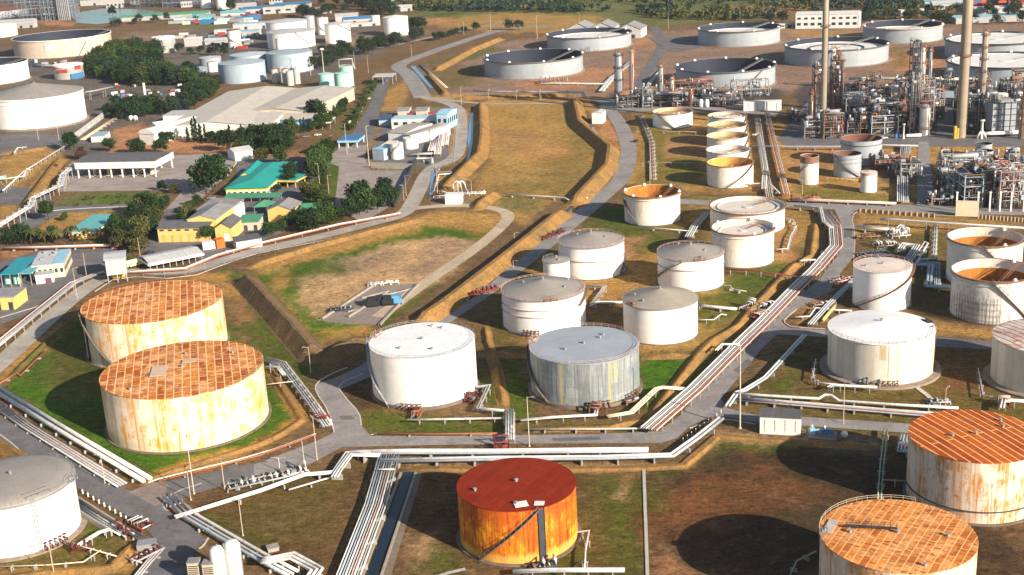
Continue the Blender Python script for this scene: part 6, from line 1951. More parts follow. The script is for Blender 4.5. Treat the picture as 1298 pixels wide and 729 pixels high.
bldg('plant_shed', 'blue grey house left of the stair tank in the loading plant', 'shed', [(480, 190), (494, 191), (495, 184), (481, 183)], 6, BLUESH, SKYR, 'flat', ov=.2)
bldg('plant_shed', 'cream flat roof behind the stair tank in the loading plant', 'shed', [(487, 185), (499, 185), (500, 179), (488, 179)], 6, CREAM, CREAM, 'flat', ov=.2)
bldg('plant_shed', 'dark blue shed at the left end of the loading plant', 'shed', [(479, 153), (496, 152), (497, 145), (482, 146)], 4, BLUESH, plain('roof_dark_blue', (.05, .09, .18), .5), 'flat', ov=.2)
for k, (x, y) in enumerate(((520, 152), (547, 151))):
    m = MB()
    p = W(x, y)
    m.box(p.x, p.y, 0, 4, 3, 4.4)
    solo(m, 'crate', REDC, ('left' if k == 0 else 'right') + ' red crate in front of the long white plant hall', 'crate')
for k, a in enumerate([(556, 160, 560, 186), (561, 158, 566, 184), (551, 176, 556, 196), (544, 178, 548, 192)]):
    pipes('white pipe group %s the loading plant sheds' % ('along the right of', 'at the far right of', 'in front right of', 'between tanks and')[k], [(a[0] + 6, a[1], 2), (a[2] - 2, a[3], 2)], 4, 1.0, .36, 2, [PIPEW, PIPEW, PIPEP], 6, 'frame')
pipes('white pipe row at the front edge of the loading plant', [(525, 205, 1.5), (526, 202, 1.5), (548, 202, 1.5), (548, 206, 1.5)], 1, 1, .5, 1.5, [PIPEW], 6)
pipes('pink pipe row behind the front edge of the loading plant', [(522, 196, 1.5), (556, 195, 1.5)], 4, .9, .3, 1.5, [PIPEP, PIPEW], 6)
bldg('booth', 'toll booth like shelter with bright blue roof at the end of front street', 'booth', [(433, 178), (457, 178), (457, 171), (433, 172)], 4.4, WALLW, BLUER, 'flat', open_=True, posts=(3, .5, WALLW), fascia=(1.2, SKYR), ov=.3)
bldg('shed', 'green roof peeking out of the trees by the blue booth', 'shed', [(398, 188), (412, 188), (413, 182), (400, 182)], 4, BEIGE, GREENR, 'gable', 1, 'u')
bldg('shed', 'white roofed carport at the right end of factory trees', 'shed', [(400, 158), (422, 155), (422, 150), (402, 149)], 4, WALLW, WHITER, 'flat', open_=True, posts=(3, .3, STEELP))
bldg('house', 'grey gabled house among trees behind the high mast', 'house', [(291, 195), (316, 191), (314, 186), (294, 189)], 5, WALLW, LGREYR, 'gable', 1.8, 'u')
bldg('gate_bridge', 'pale pipe gantry over the head of front street', 'gantry', [(474, 98), (500, 97), (500, 93), (475, 94)], 6, WALLW, LGREYR, 'flat', open_=True, posts=(3, .5, STEELP))
bldg('shed', 'blue grey shed by the concrete trench near the factory', 'shed', [(116, 174), (132, 173), (139, 167), (122, 168)], 3.4, WALLW, plain('roof_slate_blue', (.34, .42, .50), .6), 'flat', ov=.3)
for k, (x, y) in enumerate(((166.5, 153), (172, 153))):
    m = MB()
    p = W(x, y)
    m.lathe([(.02, .4), (1.2, .8), (1.8, 2.0), (1.3, 3.3), (.02, 3.8)], p.x, p.y, 14)
    for i in range(4):
        m.beam((p.x + math.cos(i * 1.57) * 1.4, p.y + math.sin(i * 1.57) * 1.4, 0), (p.x + math.cos(i * 1.57) * 1.4, p.y + math.sin(i * 1.57) * 1.4, 1.6), .2)
    solo(m, 'ball_tank', WHITE, ('left' if k == 0 else 'right') + ' one of two small white ball tanks on the brown yard', 'ball tank')
# far offices, sheds, markets
t, w_, d, h = bldg('office_block', 'white office block with columns at its right end, in front of the far woods', 'office block', [(1014, 19), (1084, 17), (1094, 14), (1006, 15)], 13, WALLW, WHITER, 'flat', wins=9, winrow=(8.4, 1.9), ov=1.0)
for i in range(6):
    m = MB()
    m.box(w_ / 2 + 1.0, -d / 2 + d * i / 5, 0, 1.0, 1.0, h - .2)
    part(m, 'column', WALLW, t)
for i in range(9):
    m = MB()
    m.box(-w_ / 2 + w_ * (i + .5) / 9, -d / 2 - .08, 3, w_ / 9 * .55, .2, 2.4)
    part(m, 'window', GLASS, t)
for k, (x0, x1, y, lab) in enumerate(((723, 752, 37, 'left'), (752, 782, 36, 'middle'), (784, 817, 38, 'right'))):
    bldg('gabled_shed', lab + ' one of three grey gabled sheds behind the wide tanks', 'shed', [(x0, y), (x1, y - 1), (x1 - 2, y - 5), (x0 + 1, y - 5)], 8, LGREYR, GREYR, 'gable', 5, 'v', doors=1, ov=.6)
t, w_, d, h = bldg('white_container_row', 'row of white containers in front of the brown pipe rack', 'container row', [(942, 130), (991, 129), (990, 127), (943, 128)], 5.5, WALLW, WHITER, 'flat', ov=.2)
for i in range(4):
    m = MB()
    m.box(-w_ / 2 + w_ * (i + .5) / 4, -d / 2 - .05, .4, .3, .16, 4.6)
    part(m, 'panel_seam', STEELP, t)
rv = random.Random(5)
FARW = plain('far_wall', (.46, .46, .46), .7)
FARR = plain('far_roof', (.48, .50, .52), .6, ribs=2.)
far = [(335, 14, 52, 18, 6, BLUER, 'broad blue roofed works at the top behind white tanks'), (372, 9, 46, 16, 6, BLUER, 'second blue roofed works with white front at the top'), (360, 14, 50, 14, 7, CREAM, 'cream flat roofed works joining the blue roofs'),
       (440, 24, 26, 14, 6, LGREYR, 'grey gabled hall right of the tall white tank'), (456, 27, 36, 12, 5, BLUER, 'blue roofed shop by the small far white tank'), (462, 31, 30, 8, 4, PIPEP, 'pink roofed low shop below the blue roofed one'),
       (350, 3, 16, 10, 10, CREAM, 'small cream house at the top edge above the blue roofs'), (310, 10, 30, 14, 6, FARR, 'white roofed shed left of the blue roofed works'), (300, 16, 26, 12, 5, PB, 'pale blue shed among far market roofs'),
       (210, 22, 110, 14, 5, GREENR, 'very long green market roof beside the pond'), (296, 19, 30, 12, 5, AQUAR, 'aqua market roof right of the long green one'), (130, 4, 60, 14, 8, GREENR, 'dark green hall at the top beyond the pond'),
       (146, 8, 22, 10, 8, CREAM, 'bright cream hall at the top beyond the pond'), (172, 4, 12, 8, 14, CREAM, 'small cream tower hall among the far frames'), (237, 7, 14, 8, 7, CREAM, 'little white hut at the foot of far refinery frames'),
       (20, 31, 50, 14, 6, FARR, 'low white shed at the left edge beside the cream ringed tank'), (33, 33, 26, 10, 5, FARR, 'small white shed behind the peach tank'), (275, 54, 22, 10, 4, FARR, 'white pitched tents left of the tall cream tank'),
       (246, 56, 16, 12, 8, WHITE, 'little white house near the red crates in the far yard'), (284, 40, 20, 10, 4, PB, 'pale awning behind the tall cream tank'), (320, 34, 40, 20, 6, PB, 'pale blue flat hall left of the white tanks'),
       (312, 43, 30, 16, 5, SKYR, 'sky blue roof below the pale blue flat hall'), (408, 15, 24, 10, 5, FARR, 'white roof among dark trees right of the blue works'), (480, 3, 40, 16, 8, AQUAR, 'aqua roofed hall at the top edge by the woods'),
       (510, 12, 24, 10, 5, FARR, 'white roofs row left of the far meadow'), (1192, 7, 36, 18, 7, AQUAR, 'aqua gabled hall in front of red containers'), (1206, 9, 40, 12, 6, FARR, 'long white roof beside the aqua gabled hall'),
       (1155, 17, 24, 8, 5, CREAM, 'pale canopy on legs behind the cream wide tank'), (1270, 24, 90, 24, 5, PB, 'long pale greenhouse roof near the right edge'), (1262, 15, 60, 8, 5, FARR, 'thin white roof in front of the red container stacks'),
       (985, 34, 30, 8, 4, CREAM, 'pale low shed left of the white office block')]
for x, y, w_, d, h, rm, lab in far:
    g = rm in (GREENR, AQUAR, LGREYR, FARR, BLUER)
    bldg('far_building', lab, 'building', (x, y + 2), h, FARW, rm, 'gable' if g else 'flat', 2.2, 'u', size=(w_, d, rv.uniform(-6, 6)), wins=4 if rm is CREAM else 0, doors=2 if w_ > 20 else 0)
# stacked containers of the far port
rows = [REDC, plain('container_maroon', (.26, .05, .07), .6), plain('container_blue', (.06, .14, .32), .6), REDC, REDC, ORNG]
k = 0
for x, y, n, hh in ((1232, 7, 1, 3), (1246, 6, 1, 3), (1262, 7, 1, 2), (1276, 8, 1, 4), (1288, 10, 1, 4), (1300, 10, 1, 4), (1216, 2, 1, 3), (1256, 1, 1, 3), (1240, 0, 1, 3), (1280, 1, 1, 4)):
    for j in range(hh):
        m = MB()
        m.box(0, 0, 0, 18, 5, 2.9)
        for i in range(18):
            m.box(-8.5 + i, -2.5, .2, .3, .16, 2.5)
        p = W(x, y)
        o = link('cargo_container', m.mesh('container', rows[(k * 3 + j * 2) % 6]), None, (p.x, p.y, j * 2.9))
        tag(o, 'cargo container in the red port stacks at the top right corner', 'container', 'containers stacked in the far port')
    k += 1
# ------------------------------------------------------------------ process units
def column(px, py, top, r, label, mat, plats=4, legs=False, skirt=True, pmat=None, pipe=True, name='distillation_column', topkit=True):
    b = W(px, py)
    h = rise(px, py, top)
    t = thing(name, label, 'process column', b)
    m = MB()
    z0 = 4 if legs else .1
    m.lathe([(r * 1.1, z0), (r, z0 + 1.5), (r, h * .55), (r, h - r * .6), (r * .8, h - r * .2), (r * .4, h), (.02, h + .1)], n=20)
    part(m, 'shell', mat, t)
    if legs:
        for i in range(4):
            m = MB()
            a = i * 1.57 + .78
            m.box(math.cos(a) * r, math.sin(a) * r, 0, .5, .5, 4.2)
            part(m, 'leg', STEEL, t)
    for i in range(plats):
        z = h * (.28 + .70 * i / max(1, plats - 1)) - 1
        m = MB()
        m.ring(0, 0, z, z + .18, r, r + 1.1, 16)
        railing(m, r + 1.05, z + .15, 0, 360, 1.1, 1.6, .07)
        part(m, 'platform', pmat or STEELR, t)
    m = MB()
    for k in (-.35, .35):
        m.beam((k, -r - .35, .2), (k, -r - .35, h), .12)
    for i in range(int(h / 1.2)):
        m.beam((-.35, -r - .35, .6 + i * 1.2), (.35, -r - .35, .6 + i * 1.2), .1)
    part(m, 'ladder', STEELP, t)
    if pipe:
        for a, rr in ((25, .35), (150, .28), (-60, .22)):
            m = MB()
            c, s_ = math.cos(R(a)) * (r + .6), math.sin(R(a)) * (r + .6)
            m.tube([(c, s_, .3), (c, s_, h + .6), (0, 0, h + 1.2), (0, 0, h)] if a == 25 else [(c, s_, .3), (c, s_, h * .75), (c * .6, s_ * .6, h * .75)], rr, 6)
            part(m, 'riser_pipe', (SILVER, PIPER, PIPEP)[abs(a) % 3], t)
    if topkit:
        m = MB()
        for i in range(4):
            m.beam(((-1) ** i * r * .7, (1 if i < 2 else -1) * r * .7, h), ((-1) ** i * r * .7, (1 if i < 2 else -1) * r * .7, h + 2.6), .15)
        m.beam((-r * .7, -r * .7, h + 2.6), (r * .7, r * .7, h + 2.6), .15)
        m.beam((r * .7, -r * .7, h + 2.6), (-r * .7, r * .7, h + 2.6), .15)
        part(m, 'top_davit', STEELR, t)
    return t


def frame(px, py, wd, dp, levels, lh, label, seed, rz=0, mat=None, decks=True, fill=1.0, name='process_frame', cat='process frame', vessels=3, pmats=None, nx=None, deckm=None, group=None):
    """open steel structure of posts, beams and decks with drums, exchangers and pipes on it"""
    rv = random.Random(seed)
    b = W(px, py)
    t = thing(name, label, cat, b, R(rz), group)
    mat = mat or STEEL
    pmats = pmats or [PIPEG, STEEL, STEELP, PIPEP, PIPER, STEELR, PIPEG]
    nx = nx or max(2, int(wd / 5) + 1)
    ny = max(2, int(dp / 6) + 1)
    xs = [-wd / 2 + wd * i / (nx - 1) for i in range(nx)]
    ys = [-dp / 2 + dp * i / (ny - 1) for i in range(ny)]
    H_ = levels * lh
    m = MB()
    for x in xs:
        for y in ys:
            m.box(x, y, 0, .36, .36, H_ + (1.2 if rv.random() < .3 else 0))
    for k in range(1, levels + 1):
        z = k * lh - .3 + rv.uniform(-.6, .6)
        for y in ys:
            m.box(0, y, z, wd + .3, .26, .34)
        for x in xs:
            m.box(x, 0, z + .02, .26, dp + .3, .3)
    for k in range(levels):
        for i in range(nx - 1):
            if rv.random() < .35:
                m.beam((xs[i], ys[0], k * lh), (xs[i + 1], ys[0], (k + 1) * lh), .14)
    part(m, 'steel_frame', mat, t)
    if decks:
        for k in range(1, levels + 1):
            if rv.random() < .75:
                m = MB()
                i0 = rv.randint(0, nx - 2)
                a, c = xs[0] if rv.random() < .6 else xs[i0], xs[-1]
                m.box((a + c) / 2, 0, k * lh + .06, c - a + .2, dp + .4, .1)
                m.m = 1
                for y in (-dp / 2 - .2, dp / 2 + .2):
                    m.tube([(a, y, k * lh + 1.2), (c, y, k * lh + 1.2)], .06, 4)
                    for i in range(max(2, int((c - a) / 2.5)) + 1):
                        x = a + (c - a) * i / max(2, int((c - a) / 2.5))
                        m.beam((x, y, k * lh + .1), (x, y, k * lh + 1.2), .05)
                part(m, 'deck', [deckm or STEELD, YEL if rv.random() < .15 else STEELP], t)
    for i in range(vessels):
        k = rv.randint(0, levels)
        r = rv.uniform(.7, 1.25) * min(1.2, lh / 3.2)
        L = rv.uniform(.3, .55) * wd
        x, y = rv.uniform(-.25, .25) * wd, rv.uniform(-.35, .35) * dp
        z = k * lh + .3 + r
        m = MB()
        m.hcyl((x - L / 2, y, z), (x + L / 2, y, z), r)
        for s_ in (-.3, .3):
            m.box(x + L * s_, y, z - r - .3, .4, r * 1.4, .6)
        part(m, 'drum', rv.choice([SILVER, STEELP, STEEL, STEELR, STEELR, STEEL, PIPEG]), t)
    npi = int(22 * fill)
    for i in range(npi):
        m = MB()
        r = rv.uniform(.1, .32)
        y = rv.uniform(-.5, .5) * dp
        x0, x1 = sorted((rv.uniform(-.55, .55) * wd, rv.uniform(-.55, .55) * wd))
        z0, z1 = rv.uniform(.4, H_), rv.uniform(.5, H_ + 1.5)
        if rv.random() < .5:
            m.tube([(x0, y, .2), (x0, y, z1), (x1 + 1, y, z1), (x1 + 1, y, z0)], r, 6)
        else:
            y1 = rv.uniform(-.5, .5) * dp
            m.tube([(x0, y, z0), (x0, y, z1), (x0, y1, z1), (x1 + 1, y1, z1), (x1 + 1, y1, .3)], r, 6)
        part(m, 'pipe', rv.choice(pmats), t)
    for i in range(int(9 * fill)):
        m = MB()
        x, y = rv.uniform(-.5, .5) * wd, rv.uniform(-.5, .5) * dp
        k = rv.randint(0, levels)
        if rv.random() < .5:
            hh = rv.uniform(1.5, 4)
            m.lathe([(.02, k * lh + .2), (.6, k * lh + .4), (.7, k * lh + hh), (.4, k * lh + hh + .5), (.02, k * lh + hh + .6)], x, y, 10)
        else:
            m.box(x, y, k * lh + .15, rv.uniform(1, 2.4), rv.uniform(1, 2), rv.uniform(.8, 2))
        part(m, 'equipment', rv.choice([STEELP, STEELR, STEEL, SILVER, PIPEB]), t)
    return t


def chimney(px, py, r0, r1, h, label, mat, rings):
    b = W(px, py)
    t = thing('chimney', label, 'chimney', b)
    m = MB()
    n = 24
    m.lathe([(r0 * 1.08, 0), (r0, 3), (r0 + (r1 - r0) * .5, h * .5), (r1, h), (r1 * .8, h), (r1 * .8, h - 2)], n=32)
    part(m, 'shaft', mat, t)
    for z in rings:
        r = r0 + (r1 - r0) * z / h
        m = MB()
        m.ring(0, 0, z, z + .35, r, r + 1.2, 24)
        railing(m, r + 1.1, z + .3, 0, 360, 1.1, 2., .07)
        part(m, 'platform', STEELR, t)
    m = MB()
    for k in (-.3, .3):
        m.beam((r0 + .3, k, 1), (r1 + .3, k, h), .1)
    part(m, 'ladder', STEELD, t)
    return t


CHIM = shell_mat('chimney_tan', (.32, .265, .195), (.20, .17, .13), .4, None, 0, .05, 60, 2.6, .5, seam=.12)
CHIMG = shell_mat('chimney_tan_grey', (.31, .27, .21), (.20, .18, .16), .4, None, 0, .05, 60, 3, .5, seam=.08, top=((.30, .32, .34), .93, .0))
chimney(1217.5, 174, 2.65, 2.6, 118, 'thick tan chimney with ring seams, the one closer to the right edge', CHIM, (44.5, 92))
chimney(1043, 168, 1.7, 1.6, 108, 'thin tan chimney rising between dark process frames', CHIMG, (60, 84))
# small unit left of the ochre floored tank
column(785, 134, 67, 2.3, 'grey legged column with dark rings, leftmost process column', FARGREY, 4, True, pmat=STEELD)
column(802, 134, 63, 1.25, 'slim pinkish column with white top hoop next to a grey legged one', plain('column_pink', (.52, .32, .26), .6), 3, pmat=STEELP)
column(838, 132, 82, 1.5, 'slim grey column with red top platform left of the wide stair tank', FARGREY, 3)
column(852, 132, 98, 1.1, 'short slim cream column directly beside the wide tank with straight stair', CREAM, 2)
column(876, 135, 115, 1.2, 'short red brown column above the low ochre tank', plain('column_red', (.34, .13, .09), .65), 1, topkit=False)
frame(820, 136, 6, 8, 3, 4.2, 'white posted process frame with blue drum on top', 21, mat=STEELP, vessels=2, pmats=[PIPEB, PIPEG, PIPEW])
frame(795, 136, 14, 9, 2, 4, 'low frame full of valves at the feet of the two leftmost columns', 22, vessels=2, fill=1.4)
frame(846, 134, 22, 9, 2, 3.6, 'dark low frame between slim columns and the low ochre tank', 23, mat=STEELD, fill=1.5)
frame(872, 124, 33, 10, 3, 3.6, 'brown pipe rack in front of the wide tank with straight stair', 24, mat=STEELR, vessels=4, fill=2.2, pmats=[PIPER, PIPEP, PIPEG, PIPER])
frame(915, 128, 14, 10, 2, 3.6, 'grey low pipe rack left of the white container row', 25, fill=1.4)
frame(950, 121, 24, 10, 2, 5, 'row of white goalpost frames behind the white container row', 26, mat=STEELP, decks=False, vessels=1, fill=1.2)
for k, x in enumerate((888.6, 896)):
    m = MB()
    p = W(x, 136)
    m.lathe([(.9, .2), (1.5, .8), (1.5, 4), (1.1, 5), (.02, 5.4)], p.x, p.y, 14)
    solo(m, 'vessel', WHITE, ('left' if k == 0 else 'right') + ' one of two upright white vessels beside the ochre tank', 'vessel')
# main unit round the thin chimney
column(1054.5, 150, 62, 1.45, 'white tall column wrapped in frames, right of the thin chimney', WORN, 4)
column(1061, 150, 66, 1.0, 'red brown tall column, second right of the thin chimney', MATS['column_red'], 4)
column(1067.5, 112, 75, 1.1, 'short dark column standing alone behind the stepped grey decks', STEELR, 3, pipe=False)
column(1027, 165, 116, .9, 'brown slim column left of the thin chimney', plain('column_brown', (.34, .22, .14), .65), 2)
frame(1036, 160, 4.6, 9, 8, 4.4, 'tall dark steel frame close left of the thin chimney', 31, mat=STEELD, vessels=4, fill=1.6)
frame(1058, 158, 4.6, 7, 9, 4.2, 'tall rusty steel frame right of the thin chimney', 32, mat=STEELR, vessels=4, fill=1.8)
for x, y, h, r, mt, lab in ((1025, 160, 6, .75, CREAM, 'slim cream upright vessel left of the pale broad one'), (1037, 164, 9.5, 1.75, FARGREY, 'broad pale upright vessel in front of the thin chimney')):
    m = MB()
    p = W(x, y)
    m.lathe([(r * .8, 0), (r, .6), (r, h - r * .4), (r * .6, h), (.02, h + .2)], p.x, p.y, 20)
    solo(m, 'vessel', mt, lab, 'vessel')
frame(1028, 174, 9, 8, 3, 3.2, 'pale low frame on the road corner below the broad pale vessel', 33, mat=STEELP, fill=1.3)
frame(1053, 174, 10, 10, 4, 3.4, 'rusty cluttered frame in front of the thin chimney', 34, mat=STEELR, vessels=5, fill=2.0)
frame(1080, 158, 13.5, 22, 4, 4.4, 'stepped grey deck structure right of the thin chimney', 35, mat=STEELP, vessels=4, fill=1.4, deckm=plain('deck_grey', (.30, .29, .28), .8))
frame(1094, 166, 11, 10, 3, 3.6, 'deck crowded with pale exchangers in front of the stepped grey decks', 36, mat=STEEL, vessels=6, fill=2.0, pmats=[CREAM, PIPEW, PIPEP, STEELP])
frame(1122, 160, 17, 22, 3, 4.4, 'wide dark process frame in the middle of the refinery unit', 37, mat=STEELD, vessels=6, fill=2.4)
frame(1118, 168, 14.5, 9, 3, 3.6, 'blue grey three tier pipe rack in front of the wide dark frame', 38, mat=PIPEB, vessels=2, fill=1.4)
frame(1130, 134, 24, 14, 2, 5, 'brown fin fan deck behind the wide dark frame', 39, mat=STEELR, vessels=3, fill=1.8)
frame(1098, 128, 12, 12, 3, 4, 'red brown pump frame left of the brown fin fan deck', 40, mat=STEELR, vessels=3, fill=1.6)
frame(1156, 170, 4.4, 5, 13, 4.0, 'very tall dark ladder frame beside the silver column', 41, mat=STEELD, vessels=5, fill=1.2, nx=3)
column(1166, 150, 60, 1.6, 'tall silver column with crowded top platform beside the ladder frame', SILVER, 5)
column(1177, 118, 62, 1.1, 'tall white and red headed column just right of the silver one', FARGREY, 3)
t = column(1171, 171, 132, 3.1, 'fat silver reactor drum with cone top and rusty foot', SILVER, 2, topkit=True, name='reactor')
frame(1171, 158, 7.5, 9, 7, 3.8, 'white truss frame round the fat silver reactor', 42, mat=STEELP, decks=False, vessels=1, fill=1.2)
frame(1186, 150, 6, 10, 4, 4, 'pale pipe tangle between silver reactor and blue alley', 43, mat=STEELP, vessels=3, fill=1.8)
bldg('flat_canopy', 'flat blue grey canopy behind the fat silver reactor', 'canopy', [(1186, 124), (1209, 124), (1209, 116), (1186, 116)], 9, BLUESH, BLUESH, 'flat', open_=True, posts=(3, .5, STEELP))
column(1243, 150, 40, 1.65, 'tall column with many brown ring platforms right of the thick chimney', plain('column_tan', (.46, .38, .30), .6), 6)
column(1295, 176, 100, 1.1, 'brown column with platforms at the right edge', MATS['column_brown'], 6)
# burner box with grid front
b = W(1272.5, 173)
t = thing('heater_box', 'big grey heater box with grid front beside the flare stack', 'heater', b)
m = MB()
m.box(0, 6, 3, 13.5, 10, 15)
part(m, 'box', FARGREY, t)
m = MB()
for i in range(5):
    m.box(-6.75 + i * 3.375, .9, 0, .3, .3, 19)
for k in range(6):
    m.box(0, .85, 2 + k * 3.2, 13.8, .24, .28)
part(m, 'grid', STEELD, t)
m = MB()
m.box(0, 6, 18.2, 10, 7, 1.6)
m.box(-3, 6, 19.8, 3, 4, 2.4)
part(m, 'roof_duct', GREYR, t)
m = MB()
m.tube([(-11, -2, 2.6), (-8, -2, 2.5), (7, -2, 2.4)], 1.0, 10)
part(m, 'duct', WHITE, t)
b = W(1244, 176)
t = thing('flare_stack', 'short white stack with cap and flared white skirts', 'stack', b)
m = MB()
h = rise(1244, 176, 152)
m.lathe([(.8, 0), (.7, h * .3), (.6, h - .8), (1.3, h - .6), (1.3, h), (.02, h)], n=16)
part(m, 'pipe', WHITE, t)
for s_ in (-1, 1):
    m = MB()
    m.tube([(s_ * 2.3, 0, .2), (s_ * 1.7, 0, 2.6), (s_ * .6, 0, 4)], .55, 8)
    part(m, 'skirt_pipe', WHITE, t)
b = W(1145, 176)
t = thing('vent_stack', 'slim white vent stack at the roadside in front of the refinery frames', 'stack', b)
m = MB()
h = rise(1145, 176, 157)
m.lathe([(.8, 0), (.45, 1.6), (.4, h - .6), (.8, h - .5), (.8, h), (.02, h)], n=12)
part(m, 'pipe', WHITE, t)
m = MB()
m.hcyl((2, 1, 1.4), (10, 1, 1.4), .9)
solo_p = m
m.v = [(x + b.x, y + b.y, z) for x, y, z in m.v]
solo(m, 'drum', WHITE, 'white lying drum right of the slim vent stack', 'drum')
m = MB()
p = W(1137, 175)
m.box(p.x, p.y, 0, 2.2, 2, 2.4)
m.cyl(p.x, p.y, 2.4, 3.2, .8, n=12)
solo(m, 'pump_skid', BLUER, 'small blue pump box left of the slim vent stack', 'pump box')
m = MB()
p = W(1210, 176)
m.cyl(p.x, p.y, 0, rise(1210, 176, 160), .9, n=14)
m.cyl(p.x + 1.7, p.y + .4, 0, rise(1210, 176, 163), .6, n=12)
solo(m, 'gas_cylinders', YEL, 'pair of yellow upright cylinders at the foot of the thick chimney', 'gas cylinders')
frame(1226, 168, 6, 10, 5, 4, 'dark frame between thick chimney and the flare stack', 44, mat=STEELD, vessels=3, fill=1.6)
frame(1254, 160, 11, 14, 4, 4.2, 'dark frame behind the flare stack with brown decks', 45, mat=STEELD, vessels=4, fill=1.8)
frame(1282, 140, 12, 14, 4, 4.6, 'grey roofed frame behind the heater box', 46, mat=STEEL, vessels=4, fill=1.8)
m = MB()
p, q = W(1226, 128, 14), W(1284, 128, 14)
m.add([(p.x, p.y, 14), (q.x, p.y, 14), (q.x, p.y + 5, 14), (p.x, p.y + 5, 14), (p.x, p.y, 17), (q.x, p.y, 17), (q.x, p.y + 5, 17), (p.x, p.y + 5, 17)], [(3, 2, 1, 0), (4, 5, 6, 7), (0, 1, 5, 4), (1, 2, 6, 5), (2, 3, 7, 6), (3, 0, 4, 7)])
for i in range(6):
    x = p.x + (q.x - p.x) * i / 5
    m.box(x, p.y + 2.5, 0, .6, .6, 14)
solo(m, 'conveyor_duct', WALLW, 'long white duct bridge behind the flare stack', 'duct bridge')
# units below the road on the right
frame(1149, 224, 10, 14, 2, 4, 'square pipe frame at the top of the silver pipe bundle', 51, mat=STEELP, vessels=3, fill=1.8)
frame(1124, 214, 14, 8, 2, 3, 'red and grey pump row left of the square pipe frame', 52, mat=STEELR, vessels=2, fill=1.8, pmats=[PIPER, REDP, PIPEG, STEELP])
frame(1220, 222, 23, 8, 2, 4, 'long silver topped pipe rack right of the north lane', 53, mat=STEELP, decks=False, vessels=2, fill=2.4, pmats=[SILVER, PIPEG, PIPEP, PIPER])
frame(1200, 236, 9, 12, 2, 3.4, 'grey frame with pale tank left of the blue grey unit', 54, mat=STEEL, fill=1.4)
frame(1222, 256, 8, 22, 3, 4.6, 'blue grey braced frame behind the white wall', 55, mat=PIPEB, vessels=3, fill=1.6)
frame(1243, 254, 9, 22, 3, 5.0, 'dark fin fan frame in the middle of the right hand unit', 56, mat=STEELD, vessels=4, fill=1.6, deckm=BLACKP)
frame(1270, 258, 11, 22, 4, 4.2, 'tangle of red and white pipes at the right hand unit', 57, mat=STEELP, decks=False, vessels=2, fill=4.5, pmats=[REDP, PIPEW, PIPEP, PIPER, STEELP])
frame(1292, 250, 7, 20, 3, 4.2, 'cream pipe frame at the right edge above the east road', 58, mat=STEELP, vessels=2, fill=2.0, pmats=[PIPEW, PIPEP, CREAM])
frame(1190, 258, 9, 8, 1, 3, 'low valve frame at the corner of north lane and east road', 59, mat=STEELP, fill=1.3, decks=False)
frame(1010, 150, 8, 20, 1, 3, 'heap of grey machine parts beside the blue apron', 60, mat=STEELD, fill=1.4, decks=False)
for k, x in enumerate((1212, 1239, 1254, 1267, 1281, 1297)):
    m = MB()
    p = W(x, 268)
    m.box(p.x, p.y, 0, .6, .6, 8.5)
    if k < 5:
        m.box(p.x, p.y, 8.5, 1.0, 1.0, .3)
    solo(m, 'fire_wall_post', WHITE, ('first', 'second', 'third', 'fourth', 'fifth', 'sixth')[k] + ' tall white post from the left along the east road units', 'post')
m = MB()
p, q = W(1211, 274), W(1240, 275)
m.prism([(p.x, p.y), (q.x, q.y), (q.x, q.y + .5), (p.x, p.y + .5)], 0, 6.5)
m.prism([(p.x - .1, p.y - .1), (q.x + .1, q.y - .1), (q.x + .1, q.y + .6), (p.x - .1, p.y + .6)], 6.5, 6.9)
solo(m, 'wall', CREAM, 'tall cream wall panel with white top beside the east road', 'wall')
for k, (a, b_, lab) in enumerate((((1240, 277), (1300, 282), 'long low tan block wall along the east road at the right edge'), ((1090, 269), (1184, 276), 'low cream block wall south of the east road by the pump island'))):
    m = MB()
    p, q = W(*a), W(*b_)
    m.prism([(p.x, p.y), (q.x, q.y), (q.x, q.y + .6), (p.x, p.y + .6)], 0, 1.6)
    for i in range(14):
        s_ = p.lerp(q, i / 13)
        m.box(s_.x, s_.y - .2, 0, .5, .5, 1.9)
    solo(m, 'block_wall', plain('tan_block', (.42, .32, .20), .85), lab, 'wall')
# the crowded bands between and around the named units
k = 0
for y, dx in ((124, 15), (136, 13), (148, 13), (158, 14), (168, 16)):
    x = 1076 + (y % 5)
    while x < 1300:
        if not (1182 < x < 1211 and y > 126) and not (1160 < x < 1180 and y > 150):
            frame(x, y, dx * .40, 6 + k % 4, 2 + (k * 7) % 3, 3.2 + (k % 3) * .5, 'dark process frame in the crowded refinery band around the two chimneys', 300 + k, mat=(STEELD, STEEL, STEELR, STEELD)[k % 4],
                  vessels=2, fill=.55, group='frames of the crowded refinery band')
            k += 1
        x += dx
for y, dx in ((216, 14), (230, 13), (244, 13), (257, 14)):
    x = 1192 + (y % 7)
    while x < 1304:
        frame(x, y, dx * .36, 5, 1 + k % 3, 3.0, 'low pipe frame in the crowded unit north of the east road', 300 + k, mat=(STEEL, STEELD, STEELP)[k % 3], vessels=1, fill=.6, group='low frames north of the east road',
              pmats=[PIPEG, STEELP, PIPEP, REDP, PIPEW, PIPEB])
        k += 1
        x += dx
for y, dx in ((126, 14), (133, 13)):
    x = 792
    while x < 940:
        frame(x, y, dx * .5, 5, 1 + k % 2, 3.0, 'low pipe frame at the feet of the small distillation columns', 300 + k, mat=(STEEL, STEELD, STEELR)[k % 3], vessels=1, fill=.6, group='low frames at the small columns')
        k += 1
        x += dx
